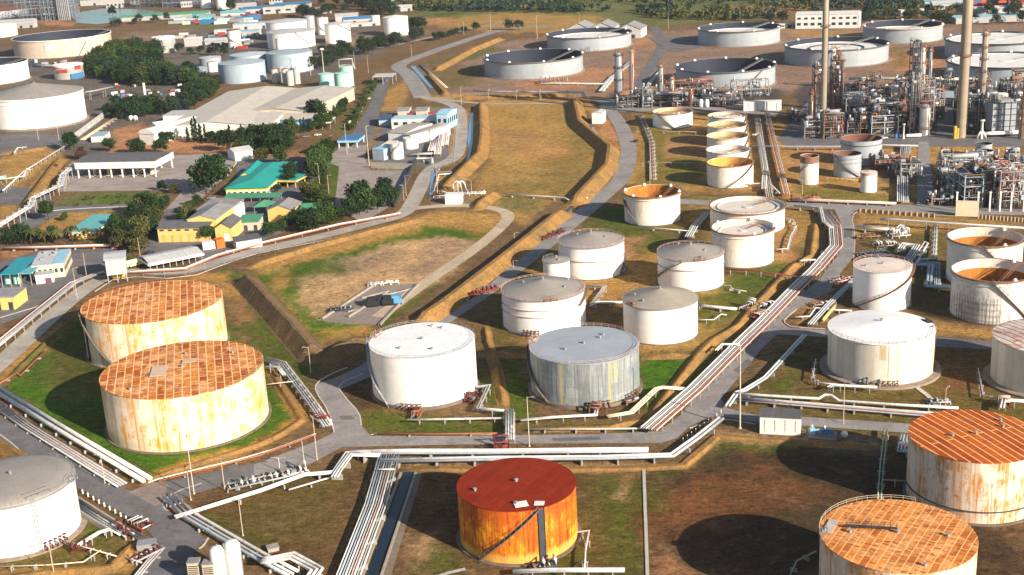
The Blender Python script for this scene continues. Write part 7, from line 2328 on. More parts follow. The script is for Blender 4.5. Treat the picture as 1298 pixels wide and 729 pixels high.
# far petrochemical frames, top left
WF = plain('frame_blue_grey', (.22, .26, .32), .6)
for k, (x, y, w_, d, lv, lh, lab, mt) in enumerate(((52, 25, 46, 30, 4, 8, 'dark open steel frame left part beside the rusty heap', WF), (78, 24, 40, 30, 5, 8, 'taller dark open steel frame with white flues', WF),
                                                    (60, 6, 90, 20, 3, 7, 'long far frame behind the dark open steel frame', WF), (115, 3, 60, 20, 3, 7, 'far frame beyond the pond, left part', WF),
                                                    (198, 8, 50, 22, 4, 7, 'far frame with pale posts beyond the long green roof', STEEL), (232, 8, 50, 22, 4, 7, 'far frame left of the two cylindrical white tanks', WF),
                                                    (304, 8, 60, 22, 4, 7, 'far frame right of the two cylindrical white tanks', STEEL), (262, 2, 60, 20, 4, 7, 'far frame behind the two cylindrical white tanks', WF),
                                                    (20, 4, 60, 20, 4, 7, 'far frame in the top left corner', WF))):
    frame(x, y, w_, d, lv, lh, lab, 70 + k, mat=mt, decks=False, vessels=2, fill=1.5, nx=9, pmats=[STEELP, WF, STEEL])
for k in range(7):
    m = MB()
    p = W(80 + k * 2.3, 24)
    m.cyl(p.x, p.y - 16, 0, 44 + (k % 3) * 4, .9, n=10)
    solo(m, 'flue', STEELP, 'slim pale flue in the row on the taller dark frame', 'flue', 'pale flues on the far steel frame')
# ------------------------------------------------------------------ trees
def leaf_mat(name, a, b, rough=.7):
    t = NT(name)
    o = t.obj()
    n1 = t.noise(o, .35, 4, .7)
    c = t.mix(t.ramp(n1, [(.35, 0.), (.65, 1.)]), a, b)
    rv = t.n('ObjectInfo', out=5)
    c = t.mix(1, c, t.ramp(rv, [(0., .7), (1., 1.25)]), 'MULTIPLY')
    c = t.mix(1, c, t.ramp(t.noise(o, 2.5, 2, .6), [(.3, .7), (.7, 1.2)]), 'MULTIPLY')
    t.set('Base Color', c)
    t.set('Roughness', rough)
    t.set('Specular IOR Level', .15)
    return t.m


LEAFD = leaf_mat('leaf_dark', (.010, .028, .011), (.026, .056, .016))
LEAFM = leaf_mat('leaf_mid', (.022, .052, .012), (.055, .090, .020))
LEAFO = leaf_mat('leaf_olive', (.045, .055, .016), (.10, .095, .03))
LEAFR = leaf_mat('leaf_reddish', (.06, .035, .035), (.10, .05, .045))
LEAFB = leaf_mat('leaf_blue_green', (.014, .036, .026), (.034, .06, .036))


def leaf_quads(m, c, n, rv, size, rad):
    for _ in range(n):
        d = Vector((rv.gauss(0, 1), rv.gauss(0, 1), rv.gauss(0, 1))).normalized() * (rv.random() ** .45)
        p = Vector((c[0] + d.x * rad[0], c[1] + d.y * rad[1], c[2] + d.z * rad[2]))
        u = Vector((rv.gauss(0, 1), rv.gauss(0, 1), rv.gauss(0, 1))).normalized()
        v = u.cross(Vector((rv.gauss(0, 1), rv.gauss(0, 1), rv.gauss(0, 1) + .3))).normalized()
        s_ = size * rv.uniform(.6, 1.4)
        m.add([p - u * s_ - v * s_ * .6, p + u * s_ - v * s_ * .5, p + u * s_ * .8 + v * s_ * .7, p - u * s_ * .7 + v * s_ * .6], [(0, 1, 2, 3)])


def make_tree(seed, h, w_, mat, lobes=11, q=62, label='', cat='tree', group=None, name='tree', shape='round'):
    rv = random.Random(seed)
    t = thing(name, label, cat, (0, 0, -500), 0, group)
    m = MB()
    th = h * .45
    m.tube([(0, 0, 0), (rv.uniform(-.2, .2), rv.uniform(-.2, .2), th * .6), (rv.uniform(-.4, .4), rv.uniform(-.4, .4), th)], h * .022, 6)
    for i in range(4):
        a = rv.uniform(0, 6.28)
        m.tube([(0, 0, th * rv.uniform(.5, .9)), (math.cos(a) * w_ * .2, math.sin(a) * w_ * .2, th * 1.2), (math.cos(a) * w_ * .33, math.sin(a) * w_ * .33, h * .75)], h * .011, 5)
    part(m, 'trunk', BARK, t)
    m = MB()
    for i in range(lobes):
        a, z = rv.uniform(0, 6.28), rv.uniform(.32, .86)
        rr = w_ * .5 * (1 - abs(z - .5) * .9) * rv.uniform(.25, .75)
        s_ = w_ * rv.uniform(.17, .30)
        leaf_quads(m, (math.cos(a) * rr, math.sin(a) * rr, h * z), q, rv, w_ * .036, (s_, s_, s_ * .8))
    leaf_quads(m, (0, 0, h * .62), q * 2, rv, w_ * .038, (w_ * .3, w_ * .3, h * .3))
    part(m, 'crown', mat, t)
    return t


def make_column_tree(seed, h, w_, mat, label, group=None, name='cypress'):
    rv = random.Random(seed)
    t = thing(name, label, 'tree', (0, 0, -500), 0, group)
    part(MB().cyl(0, 0, 0, h * .5, .18, .08, 6), 'trunk', BARK, t)
    m = MB()
    for i in range(14):
        z = .12 + .84 * i / 13
        s_ = w_ * .5 * (1.05 - z) ** .6
        leaf_quads(m, (rv.uniform(-.2, .2), rv.uniform(-.2, .2), h * z), 36, rv, w_ * .10, (s_, s_, h * .05))
    part(m, 'crown', mat, t)
    return t


def make_palm(seed, h, label, group=None):
    rv = random.Random(seed)
    t = thing('palm_tree', label, 'palm tree', (0, 0, -500), 0, group)
    part(MB().tube([(0, 0, 0), (.2, .1, h * .5), (.5, .1, h)], .2, 6), 'trunk', BARK, t)
    m = MB()
    for i in range(22):
        a = i * 2.4
        up = rv.uniform(-.1, .9)
        L = rv.uniform(2.6, 3.6)
        prev = None
        for k in range(6):
            f = k / 5
            x = L * f
            z = h + up * x * .8 - f * f * 2.3
            wd = .55 * math.sin(math.pi * min(1, f * .9 + .1)) + .05
            c, s_ = math.cos(a), math.sin(a)
            l, r_ = (c * x - s_ * wd + .5, s_ * x + c * wd, z - .2), (c * x + s_ * wd + .5, s_ * x - c * wd, z - .2)
            mid = (c * x + .5, s_ * x, z + .05)
            if prev:
                m.add([prev[0], prev[1], mid, l], [(0, 1, 2, 3)])
                m.add([prev[1], prev[2], r_, mid], [(0, 1, 2, 3)])
            prev = (l, mid, r_)
    part(m, 'crown', LEAFO, t)
    return t


PROTO = {}
for k, (mt, nm) in {'d': (LEAFD, 'd'), 'm': (LEAFM, 'm'), 'o': (LEAFO, 'o'), 'r': (LEAFR, 'r'), 'b': (LEAFB, 'b')}.items():
    PROTO[k] = [make_tree(100 + i * 7 + ord(k), 8., 8., mt, 13 + i, 105) for i in range(2 if k in 'ro' else 3)]
PROTO['cy'] = [make_column_tree(301, 10, 2.6, LEAFD, ''), make_column_tree(302, 10, 3.4, LEAFD, '')]
PROTO['palm'] = [make_palm(311, 6, ''), make_palm(312, 6.5, '')]
PROTO['bush'] = [make_tree(321, 2.6, 3.4, LEAFM, 7, 34), make_tree(322, 2.4, 3.2, LEAFR, 7, 34), make_tree(323, 2.4, 3.2, LEAFO, 7, 34)]
trv = random.Random(77)


def plant(kind, px, py, label, group=None, s_=1.0, cat=None, name=None):
    src = trv.choice(PROTO[kind]) if not isinstance(kind, bpy.types.Object) else kind
    p = W(px, py)
    k = s_ * trv.uniform(.88, 1.12)
    o = dup(src, p, trv.uniform(0, 6.28), label, group, (k * trv.uniform(.92, 1.08), k * trv.uniform(.92, 1.08), k))
    if name:
        o.name = name
    if cat:
        o['category'] = cat
    return o


def inpoly(x, y, P):
    c = False
    for i in range(len(P)):
        (ax, ay), (bx, by) = P[i], P[i - 1]
        if (ay > y) != (by > y) and x < (bx - ax) * (y - ay) / (by - ay) + ax:
            c = not c
    return c


FAR = []


def put(src, loc, rz, label, group, sc):
    if group == 'far':
        FAR.append((src, Matrix.Translation(loc) @ Matrix.Rotation(rz, 4, 'Z') @ Matrix.Diagonal((*sc, 1))))
    else:
        dup(src, loc, rz, label, group, sc)


def grove(poly, gap, kinds, label, group, s_=(1., 1.3)):
    """trees on a jittered grid over a surveyed outline"""
    P = [tuple(W(*p)[:2]) for p in poly]
    x0, x1 = min(p[0] for p in P), max(p[0] for p in P)
    y0, y1 = min(p[1] for p in P), max(p[1] for p in P)
    n, y = 0, y0
    while y < y1:
        x = x0 + trv.uniform(0, gap)
        while x < x1:
            qx, qy = x + trv.uniform(-.35, .35) * gap, y + trv.uniform(-.35, .35) * gap
            if inpoly(qx, qy, P):
                src = trv.choice(PROTO[trv.choice(kinds)])
                k = trv.uniform(*s_)
                put(src, (qx, qy, 0), trv.uniform(0, 6.28), label, group, (k, k, k * trv.uniform(.85, 1.15)))
                n += 1
            x += gap
        y += gap
    return n


def tree_row(pts, gap, kinds, label, group, s_=(.8, 1.2), jit=1.5):
    P = [W(*p) for p in pts]
    for a, b in zip(P[:-1], P[1:]):
        L = (b - a).length
        n = max(1, int(L / gap))
        for i in range(n):
            q = a.lerp(b, (i + trv.uniform(.1, .9)) / n)
            src = trv.choice(PROTO[trv.choice(kinds)])
            k = trv.uniform(*s_)
            put(src, (q.x + trv.uniform(-jit, jit), q.y + trv.uniform(-jit, jit), 0), trv.uniform(0, 6.28), label, group, (k, k, k * trv.uniform(.85, 1.15)))


grove([(108, 92), (128, 72), (165, 64), (200, 68), (206, 94), (262, 104), (240, 111), (190, 110), (140, 106)], 11.5, 'dddmbo', 'dark tree of the dense wood between the peach tank and the beige factory', 'trees of the dense wood', (1.5, 2.0))
grove([(236, 112), (262, 104), (280, 112), (262, 132), (244, 134)], 9.5, 'ddmb', 'dark tree at the back left corner of the beige factory', 'trees behind the factory corner', (1.0, 1.4))
tree_row([(140, 148), (160, 152), (190, 148), (225, 144), (250, 138), (225, 140), (190, 142), (144, 142)], 7, 'ddb', 'dark tree in the row between red scrap yard and the white arched shed', 'trees below the scrap yard', (1.3, 1.8))
tree_row([(186, 181), (200, 181), (226, 184)], 7, 'd', 'dark tree at the foot of the white arched shed', 'trees at the arched shed', (.8, 1.1))
tree_row([(238, 181), (264, 181)], 2.6, ['cy'], 'dark cypress in the row before the white gable of the factory', 'cypresses before the factory', (.9, 1.5), .4)
tree_row([(262, 182), (300, 181), (345, 176)], 4.0, ['d', 'd', 'cy'], 'dark tree along the front wall of the beige factory', 'trees along the factory front', (.9, 1.4))
tree_row([(334, 180), (352, 174), (400, 166), (418, 160)], 4, ['d', 'm', 'cy'], 'dark tree before the blue glazed canopy of the factory', 'trees before the blue canopy', (.9, 1.5))
grove([(318, 196), (340, 172), (372, 172), (378, 194), (350, 200)], 9, 'ddmo', 'broad tree in the dark clump between factory and teal office', 'trees between factory and teal office', (1.2, 1.8))
plant('d', 404, 156, 'round dark tree standing tall at the right corner of the factory', None, 2.0)
plant('d', 288, 192, 'tall dark tree beside the grey gabled house', None, 1.6)
plant('d', 262, 246, 'very tall dark twin crowned tree on the loading yard, left crown', None, 2.1)
plant('d', 270, 243, 'very tall dark twin crowned tree on the loading yard, right taller crown', None, 2.6)
plant('m', 306, 198, 'green tree right below the grey gabled house', None, 1.3)
plant('m', 356, 208, 'light green round tree above the teal office, right one', None, 1.2)
plant('o', 332, 206, 'olive round tree above the teal office, left one', None, 1.0)
tree_row([(128, 192), (150, 192), (176, 196), (200, 194), (218, 196)], 14, 'dd', 'dark round tree behind the truck loading canopy', 'trees behind the loading canopy', (1.0, 1.4))
plant('d', 90, 190, 'dark round tree at the top of the dry bank by the domed tank', None, 1.4)
plant('r', 104, 202, 'dark reddish bush tree left of the loading canopy roof', None, 1.0)
tree_row([(66, 218), (72, 210), (80, 206)], 6, ['bush'], 'small dark bush on the dry bank left of the loading canopy', 'bushes on the dry bank', (1.0, 1.5))
plant('m', 62, 279, 'lone green tree on the dry lawn left of the aqua bungalow', None, 1.25)
plant('m', 82, 280, 'tiny tree on the dry lawn beside the aqua bungalow', None, .6)
tree_row([(2, 312), (30, 310), (56, 308), (80, 306)], 4.5, 'dd', 'dark tree in the hedge behind the thick white terminal road pipe', 'hedge trees at the terminal road', (.9, 1.4))
for k, (x, y) in enumerate(((40, 313), (58, 313), (76, 311), (92, 309), (112, 309), (136, 308))):
    plant('palm', x, y, 'palm tree in the row before the aqua roofed bungalow', 'palms before the bungalow', 1.1)
grove([(146, 312), (150, 296), (172, 276), (196, 262), (210, 268), (206, 290), (188, 312), (164, 322)], 7.2, 'ddmo', 'dark tree of the clump left of the yellow workshop', 'trees left of the yellow workshop', (1.0, 1.5))
plant('o', 178, 322, 'olive tree at the lower tip of the workshop tree clump', None, 1.0)
plant('m', 158, 338, 'green tree beside the grey box hut on legs', None, .9)
tree_row([(100, 255), (130, 252), (170, 250), (205, 248)], 4.5, ['bush'], 'low clipped bush in the garden below the loading yard', 'garden bushes', (.7, 1.1))
tree_row([(90, 262), (130, 260), (180, 258)], 6, ['bush'], 'low reddish or green bush in the second garden row', 'second row of garden bushes', (.6, .9))
plant('d', 206, 242, 'small dark ball shaped tree at the edge of loading yard', None, .75)
plant('o', 221, 245, 'small yellow green tree right of the dark ball shaped one', None, .75)
plant('m', 188, 262, 'green tree in the middle of the garden below the loading yard', None, .9)
tree_row([(232, 286), (240, 272), (252, 260), (262, 256)], 5, 'mo', 'green tree along the side road beside the grey roofed warehouse', 'trees beside the warehouse', (.6, .9))
plant('m', 266, 306, 'green tree in front of the yellow workshop by the white container', None, 1.0)
tree_row([(336, 304), (352, 296), (372, 290), (384, 288)], 4.5, 'mdo', 'tree in the belt below the yellow gabled shed', 'trees below the yellow shed', (.8, 1.1))
tree_row([(386, 296), (405, 286), (424, 281), (442, 277), (462, 271), (486, 264), (500, 262)], 4.2, 'ddm', 'dark tree in the belt along the perimeter road below the paved yard', 'trees below the paved yard', (1.0, 1.5))
tree_row([(452, 262), (478, 258), (500, 252)], 6.5, 'd', 'tall dark tree at the lower edge of the paved yard', 'tall trees of the paved yard', (1.3, 1.7))
grove([(392, 224), (402, 196), (416, 196), (416, 214), (404, 236)], 6.5, 'mm', 'green tree in the hedge island right of the teal office', 'trees right of the teal office', (1.1, 1.6))
tree_row([(388, 246), (394, 256), (404, 262)], 5, 'mo', 'green tree at the lower end of the hedge island', 'lower hedge island trees', (.9, 1.2))
tree_row([(414, 214), (413, 256)], 3, ['bush'], 'clipped bush in the long hedge beside the paved yard', 'bushes beside the paved yard', (.8, 1.2), .6)
tree_row([(372, 222), (370, 236)], 4, 'd', 'dark narrow tree right of the teal roof', 'narrow trees at the teal roof', (.8, 1.2))
plant('d', 352, 245, 'dark bush tree at the right corner of the teal office', None, .7)
tree_row([(395, 90), (420, 80), (450, 72), (480, 64), (520, 54), (534, 48)], 9, 'db', 'dark tree in the long belt beside the highway', 'far', (1.3, 1.8), 5)
tree_row([(386, 70), (410, 70), (450, 66), (480, 58), (510, 52)], 10, 'db', 'dark tree in the rear rank of the highway belt', 'far', (1.2, 1.6), 5)
tree_row([(545, 54), (560, 50), (590, 42), (610, 37)], 9, 'db', 'small dark tree along the upper highway verge', 'far', (.9, 1.3), 3)
plant('d', 527, 40, 'big dark tree right of the lone cream white tank', None, 2.0)
plant('d', 534, 37, 'second big dark tree right of the lone cream white tank', None, 1.8)
tree_row([(430, 126), (436, 140), (428, 152)], 6, 'dm', 'small tree on the verge between factory and front street', 'trees on the front street verge', (.7, 1.0))
tree_row([(444, 168), (462, 130), (476, 106)], 7, 'om', 'small yellow green tree on the front street verge', 'yellow green street trees', (.5, .7))
tree_row([(372, 20), (392, 24), (412, 20), (440, 14), (462, 12), (484, 20)], 13, 'db', 'dark tree among the far blue roofed works', 'far', (1.5, 2.1), 6)
tree_row([(400, 8), (440, 6), (478, 10), (500, 22)], 14, 'db', 'dark tree at the top edge behind the far works', 'far', (1.5, 2.2), 6)
tree_row([(140, 36), (170, 31), (205, 28), (214, 26)], 12, 'db', 'dark tree in the belt below the pond', 'far', (1.0, 1.5), 5)
tree_row([(214, 64), (235, 68), (290, 72)], 12, 'd', 'dark tree in the row below the ribbed grey tank', 'far', (1.0, 1.3), 4)
plant('d', 143, 20, 'dark tree on the little island of the pond', None, 1.8)
plant('d', 294, 14, 'dark tree beside the two white tanks at the far market', None, 2.2)
tree_row([(640, 38), (652, 38), (662, 38)], 12, 'b', 'blue green tree on the meadow left of the wide tank', 'far', (1.3, 1.7), 3)
tree_row([(1014, 33), (1040, 33), (1078, 32)], 7, 'mo', 'green tree in front of the white office block', 'far', (1.2, 1.7), 2)
tree_row([(968, 30), (990, 28), (1002, 28)], 10, 'db', 'dark tree left of the white office block', 'far', (1.3, 1.7), 4)
tree_row([(1090, 30), (1110, 24), (1150, 24), (1200, 30)], 12, 'bo', 'tree behind the cream wide tank', 'far', (1.2, 1.7), 5)
grove([(1196, 34), (1298, 34), (1298, 16), (1230, 17), (1196, 24)], 24, 'bbod', 'scattered tree on the ground before the red container port', 'far', (1.3, 1.9))
m = MB()
fm = [LEAFD, LEAFM, LEAFO, LEAFR, LEAFB, BARK]
for src, mx in FAR:
    for c in src.children:
        me = c.data
        m.m = fm.index(me.materials[0])
        V = [mx @ v.co for v in me.vertices]
        for k, f in enumerate(me.polygons):
            if c.name.startswith('trunk') or k % 2:
                m.add([V[i] for i in f.vertices], [range(len(f.vertices))])
o = solo(m, 'far_trees', fm, 'dark far tree belts along the highway, the far works and the port', 'woodland')
o['kind'] = 'stuff'
for ps in PROTO.values():
    for o in ps:
        for c in list(o.children):
            bpy.data.objects.remove(c)
        bpy.data.objects.remove(o)


# distant woods that read as one mass
def woods(label, bands, gap, seed, mats):
    rv = random.Random(seed)
    m = MB()
    for poly in bands:
        P = [tuple(W(*p)[:2]) for p in poly]
        x0, x1 = min(p[0] for p in P), max(p[0] for p in P)
        y0, y1 = min(p[1] for p in P), max(p[1] for p in P)
        y = y0
        while y < y1:
            x = x0
            while x < x1:
                qx, qy = x + rv.uniform(-.5, .5) * gap, y + rv.uniform(-.5, .5) * gap
                if inpoly(qx, qy, P) and mnoise.noise(Vector((qx, qy, 0)) * .012) > -.38:
                    h = rv.uniform(5, 11)
                    m.m = 0 if mnoise.noise(Vector((qx + 500, qy, 0)) * .01) + rv.uniform(-.3, .3) < .12 else 1
                    for _ in range(3):
                        leaf_quads(m, (qx + rv.uniform(-2, 2), qy + rv.uniform(-2, 2), h * rv.uniform(.35, .75)), 11, rv, 1.25, (3.6, 3.6, h * .32))
                x += gap
            y += gap
    o = solo(m, 'woods', mats, label, 'woodland')
    o['kind'] = 'stuff'


woods('dark woodland belt across the top behind the meadow', [[(505, 13), (560, 15), (640, 16), (720, 17), (780, 14), (790, 8), (700, 6), (600, 4), (520, 2)],
                                                             [(805, 18), (830, 24), (900, 26), (985, 27), (990, 20), (920, 16), (850, 10), (812, 12)]], 9.5, 1, [LEAFB, LEAFO])
woods('far scattered woodland at the top edge', [[(480, 2), (700, 5), (900, 8), (1230, 12), (1230, -30), (480, -30)]], 17, 2, [LEAFB, LEAFO])
woods('woodland along the refinery boundary at the top right', [[(960, 12), (1010, 14), (1100, 14), (1150, 18), (1210, 14), (1210, 6), (1000, 6)], [(1090, 22), (1196, 22), (1200, 26), (1100, 27)]], 13, 3, [LEAFB, LEAFO])


# ------------------------------------------------------------------ vehicles
CARP = {'white': plain('car_white', (.75, .76, .78), .25, .03, 1, 0, 0, .6), 'silver': plain('car_silver', (.42, .44, .47), .28, .03, 1, .5, 0, .6),
        'dark': plain('car_dark', (.03, .035, .045), .2, .03, 1, 0, 0, .6), 'blue': plain('car_blue', (.10, .30, .50), .25, .03, 1, 0, 0, .6),
        'red': plain('car_red', (.40, .04, .04), .25, .03, 1, 0, 0, .6), 'cream': plain('truck_cream', (.75, .70, .45), .4, .05, 1, 0, 0, .5)}


def car(px, py, rz, colr, label, truck=False, group=None):
    p = W(px, py)
    t = thing('truck' if truck else 'parked_car', label, 'truck' if truck else 'car', (p.x, p.y, .06), R(rz), group)
    m = MB()
    if truck:
        m.box(2.9, 0, .5, 2.0, 2.3, 2.2)
        m.box(-.8, 0, .5, 7.4, 2.1, .5)
        part(m, 'cab', CARP[colr], t)
        m = MB()
        m.hcyl((-4.4, 0, 2.0), (1.6, 0, 2.0), 1.15)
        part(m, 'cargo_tank', CARP[colr], t)
        wx, wr = (-3.4, -2.2, 2.8), .5
    else:
        m.prism([(-2.2, -.85), (2.2, -.85), (2.2, .85), (-2.2, .85)], .35, .85)
        part(m, 'body', CARP[colr], t)
        m = MB()
        V = []
        for z, a, b, c in ((.85, -1.9, 1.1, .8), (1.42, -1.4, .45, .66)):
            V += [(a, -c, z), (b, -c, z), (b, c, z), (a, c, z)]
        m.add(V, [(0, 1, 5, 4), (1, 2, 6, 5), (2, 3, 7, 6), (3, 0, 4, 7), (4, 5, 6, 7)])
        part(m, 'cabin_glass', GLASS, t)
        m = MB()
        m.box(-.48, 0, 1.42, 1.7, 1.25, .06)
        part(m, 'roof', CARP[colr], t)
        wx, wr = (-1.4, 1.4), .33
    for x in wx:
        for y in (-.85, .85):
            m = MB()
            m.hcyl((x, y - .12, wr - .04), (x, y + .12, wr - .04), wr, 10)
            part(m, 'wheel', RUBBER, t)
    return t


for a in [(467, 114, 66, 'white', 'white car parked highest up on front street'), (465.5, 121, 66, 'blue', 'blue car parked below the highest white one on front street'),
          (467, 126, 66, 'white', 'white car second from the top on front street'), (457, 138, 66, 'silver', 'silver car in the middle of the parked row on front street'),
          (455.5, 143, 66, 'white', 'white car just above the cream tanker on front street'), (453, 147, 66, 'dark', 'dark car touching the cream tanker on front street'),
          (437, 102, 60, 'dark', 'dark car beside the front mint tank'), (287, 242, 85, 'blue', 'light blue car in front of the teal office porch'),
          (268, 252, 10, 'silver', 'silver car in the shade of the tall yard tree'), (307, 256, 90, 'white', 'white car under the green car shelter'),
          (372, 234, 5, 'dark', 'dark car parked under the green and yellow porch'), (352, 258, 80, 'red', 'red car at the right end of the car shelter'),
          (403, 172, 5, 'white', 'white car in the factory parking, right one'), (388, 174, 5, 'silver', 'silver car in the factory parking, left one'),
          (376, 176, 5, 'dark', 'dark car in the factory parking beside the trees'), (806, 180, 60, 'dark', 'dark car on the main road beside the ochre tank'),
          (1120, 176, 0, 'white', 'white car on the road in front of the refinery'), (290, 322, 25, 'white', 'white car behind the white fence pipe by the orange container'),
          (190, 322, 60, 'dark', 'dark van beside the long grey open shed'), (1006, 30, 0, 'dark', 'dark car left of the white office block')]:
    car(*a)
car(452, 150, 66, 'cream', 'cream tank truck parked on front street, upper one', True)
car(447.5, 158, 66, 'cream', 'cream tank truck parked on front street, lower one', True)
car(169, 338, 40, 'cream', 'cream truck with yellow side beside the grey box hut', True)

# ------------------------------------------------------------------ small things in front
for k, (x, y, h, r, mt, lab) in enumerate(((280, 737, 9.0, 1.75, WHITE, 'left and shorter of two upright white vessels at the bottom edge'), (299, 735, 10.2, 1.75, WHITE, 'right and taller of two upright white vessels at the bottom edge'))):
    b = W(x, y)
    t = thing('upright_vessel', lab, 'vessel', b)
    m = MB()
    m.lathe([(r, .8), (r, h - 1.1), (r * .85, h - .5), (r * .5, h - .12), (.02, h)], n=28)
    part(m, 'shell', mt, t)
    m = MB()
    m.cyl(0, 0, 0, .9, r * 1.02, n=20)
    part(m, 'skirt', STEELP, t)
    m = MB()
    m.tube([(r + .15, 0, .3), (r + .15, 0, h - .8), (0, 0, h + .4)], .1, 6)
    part(m, 'riser_pipe', PIPEW, t)
for k, (x, y, lab) in enumerate(((249, 738, 'left one of two tan louvred boxes beside the white vessels'), (268, 740, 'right one of two tan louvred boxes beside the white vessels'))):
    b = W(x, y)
    t = thing('louvred_box', lab, 'cooler box', b)
    m = MB()
    m.box(0, 0, .3, 2.6, 2.4, 5.2)
    part(m, 'casing', POLE, t)
    for i in range(9):
        m = MB()
        m.box(0, -1.24, .8 + i * .48, 2.2, .1, .22)
        part(m, 'slat', STEELD, t)
    m = MB()
    m.box(0, 0, 5.5, 2.8, 2.6, .2)
    part(m, 'lid', GREYR, t)
for i in range(9):
    x, y = 105 + i * 6.9, 626 + i * 4.2
    m = MB()
    p = W(x, y)
    m.cyl(p.x, p.y, 0, 1.1, .22, n=10)
    m.cyl(p.x, p.y, 1.1, 1.3, .22, .1, n=10)
    o = solo(m, 'bollard', WHITE, 'white bollard in the row along the gate road above the concrete trough', 'bollard', 'bollards along the gate road')
for i in range(10):
    f = i / 9
    x, y = 866 + f * 48, 560 - f * 36
    m = MB()
    p = W(x, y)
    m.box(p.x, p.y, 0, .22, .22, 1.2)
    solo(m, 'verge_post', CREAM, 'cream verge post in the row on the outer bend of the south road', 'verge post', 'verge posts of the south road bend')
# concrete trough beside the grey domed tank
m = MB()
for off in (0, 3.4):
    P = offset_line([W(96, 634), W(126, 653), W(158, 673)], off)
    for a, b in zip(P[:-1], P[1:]):
        n_ = Vector((b.y - a.y, a.x - b.x, 0)).normalized() * .25
        m.add([a + n_, b + n_, b - n_, a - n_, a + n_ + UP * 1.6, b + n_ + UP * 1.6, b - n_ + UP * 1.6, a - n_ + UP * 1.6], [(0, 3, 2, 1), (4, 5, 6, 7), (0, 1, 5, 4), (1, 2, 6, 5), (2, 3, 7, 6), (3, 0, 4, 7)])
solo(m, 'trough', CONC, 'grey concrete pipe trough right of the grey domed tank', 'trough')
pipes('blue grey pipes lying in the concrete trough by the domed tank', [(94, 640), (126, 660), (156, 678)], 3, .8, .24, .5, [PIPEB, PIPEG, PIPEW], 6)
pipes('dark pipes continuing from the trough along the lower gate road', [(164, 674), (204, 697), (188, 714), (172, 734)], 3, .7, .22, .5, [PIPEG, PIPEP, PIPEG], 6)
pipes('white pipe pair on stands right of the grey domed tank', [(100, 692), (126, 676), (140, 672)], 2, .8, .26, 1.4, [PIPEW], 4, 'frame')
pipes('thin cream pipe crossing the grass below the domed tank', [(84, 686), (106, 694), (148, 706)], 1, 1, .16, 1.0, [CREAM], 5, 'frame')
pipes('thin cream pipe on the dry bank beside the lower gate road', [(160, 708), (180, 714)], 1, 1, .16, .8, [CREAM], 5, 'frame')
pipes('thin fence pipe along the foot of the domed tank at the bottom', [(0, 719), (60, 717), (106, 713), (128, 698)], 1, 1, .14, 1.1, [CREAM], 5, 'frame')
m = MB()
p = W(187, 697)
m.box(p.x, p.y, .8, 4.4, 3.0, 1.4, R(10))
for i in (-1, 1):
    for j in (-1, 1):
        m.box(p.x + i * 1.8, p.y + j * 1.2, 0, .25, .25, .9)
solo(m, 'junction_box', STEELP, 'pale metal box on the dry bank beside the lower gate road', 'junction box')
m = MB()
p = W(346, 697)
m.box(p.x, p.y, 0, 2.6, 2.2, .8, R(20))
m.box(p.x, p.y, .8, 2.9, 2.5, .2, R(20))
solo(m, 'manhole_box', CONC, 'small brown concrete box on the field above the expansion loop', 'concrete box')
for k, (x, y, mt, lab) in enumerate(((1032, 551, SKYR, 'pale blue pump unit on the pad right of the white cabin'), (1048, 552, BLUER, 'blue pump unit on the pad right of the white cabin'))):
    b = W(x, y)
    t = thing('pump_unit', lab, 'pump unit', b)
    m = MB()
    m.box(0, 0, 0, 3.0, 2.2, .4)
    part(m, 'base', CONC, t)
    m = MB()
    m.box(-.5, 0, .4, 1.4, 1.3, 1.6)
    m.hcyl((.1, 0, 1.1), (1.6, 0, 1.1), .55)
    part(m, 'motor', mt, t)
    m = MB()
    m.tube([(-.5, 0, 1.9), (-.5, 0, 2.6), (-.5, 1.2, 2.6), (-.5, 1.2, .2)], .2, 6)
    part(m, 'pipe', PIPEW, t)
sheet('pump_pad', [(1022, 556), (1060, 560), (1062, 548), (1024, 545)], PAD)
m = MB()
p = W(1070, 555)
m.lathe([(.02, .1), (.8, .5), (1.0, 1.1), (.7, 1.8), (.02, 2.0)], p.x, p.y, 12)
solo(m, 'ball_tank', WHITE, 'small white ball tank right of the blue pump units', 'ball tank')
for k, (x, y, rz, lab) in enumerate(((472, 388, 10, 'first'), (482, 386, 4, 'second'), (492, 386, 4, 'third'), (502, 385, 8, 'fourth'))):
    b = W(x, y)
    t = thing('machine', lab + ' dark machine from the left in the row on the concrete pad of the basin', 'machine', b, R(rz))
    m = MB()
    m.box(0, 0, .4, 4.4, 3.4, 2.2)
    m.prism([(-1.6, -1.4), (1.2, -1.4), (1.2, 1.4), (-1.6, 1.4)], 2.6, 3.4)
    part(m, 'body', BLACKP if k < 3 else CARP['blue'], t)
    for yy in (-1.4, 1.4):
        m = MB()
        m.box(0, yy, 0, 4.2, .6, .7)
        part(m, 'track', RUBBER, t)
manifold(432, 394, 9, 2.4, 1.6, 8, 'small blue grey machine heap at the left end of the basin pad', [STEELD, PIPEB, STEELD], 61, 5)
manifold(486, 361, 12, 2, 1.4, 8, 'white pipe stack at the upper edge of the basin pad', [PIPEW, PIPEW, PIPEW], 62, 6)
for k, pts in enumerate((((408, 405), (476, 361)), ((441, 403), (490, 372)), ((481, 413), (530, 361)))):
    kerb(list(pts), w=.8, h=.7, sm=0, mat=CONC, name='pad_wall')
for x, y, L, rz in ((476, 374, 12, 35), (500, 372, 10, 35), (516, 368, 9, 35), (456, 392, 10, 35)):
    m = MB()
    p = W(x, y)
    m.box(p.x, p.y, 0, L, .5, .5, R(rz))
    struct(m, 'pad_wall', CONC)
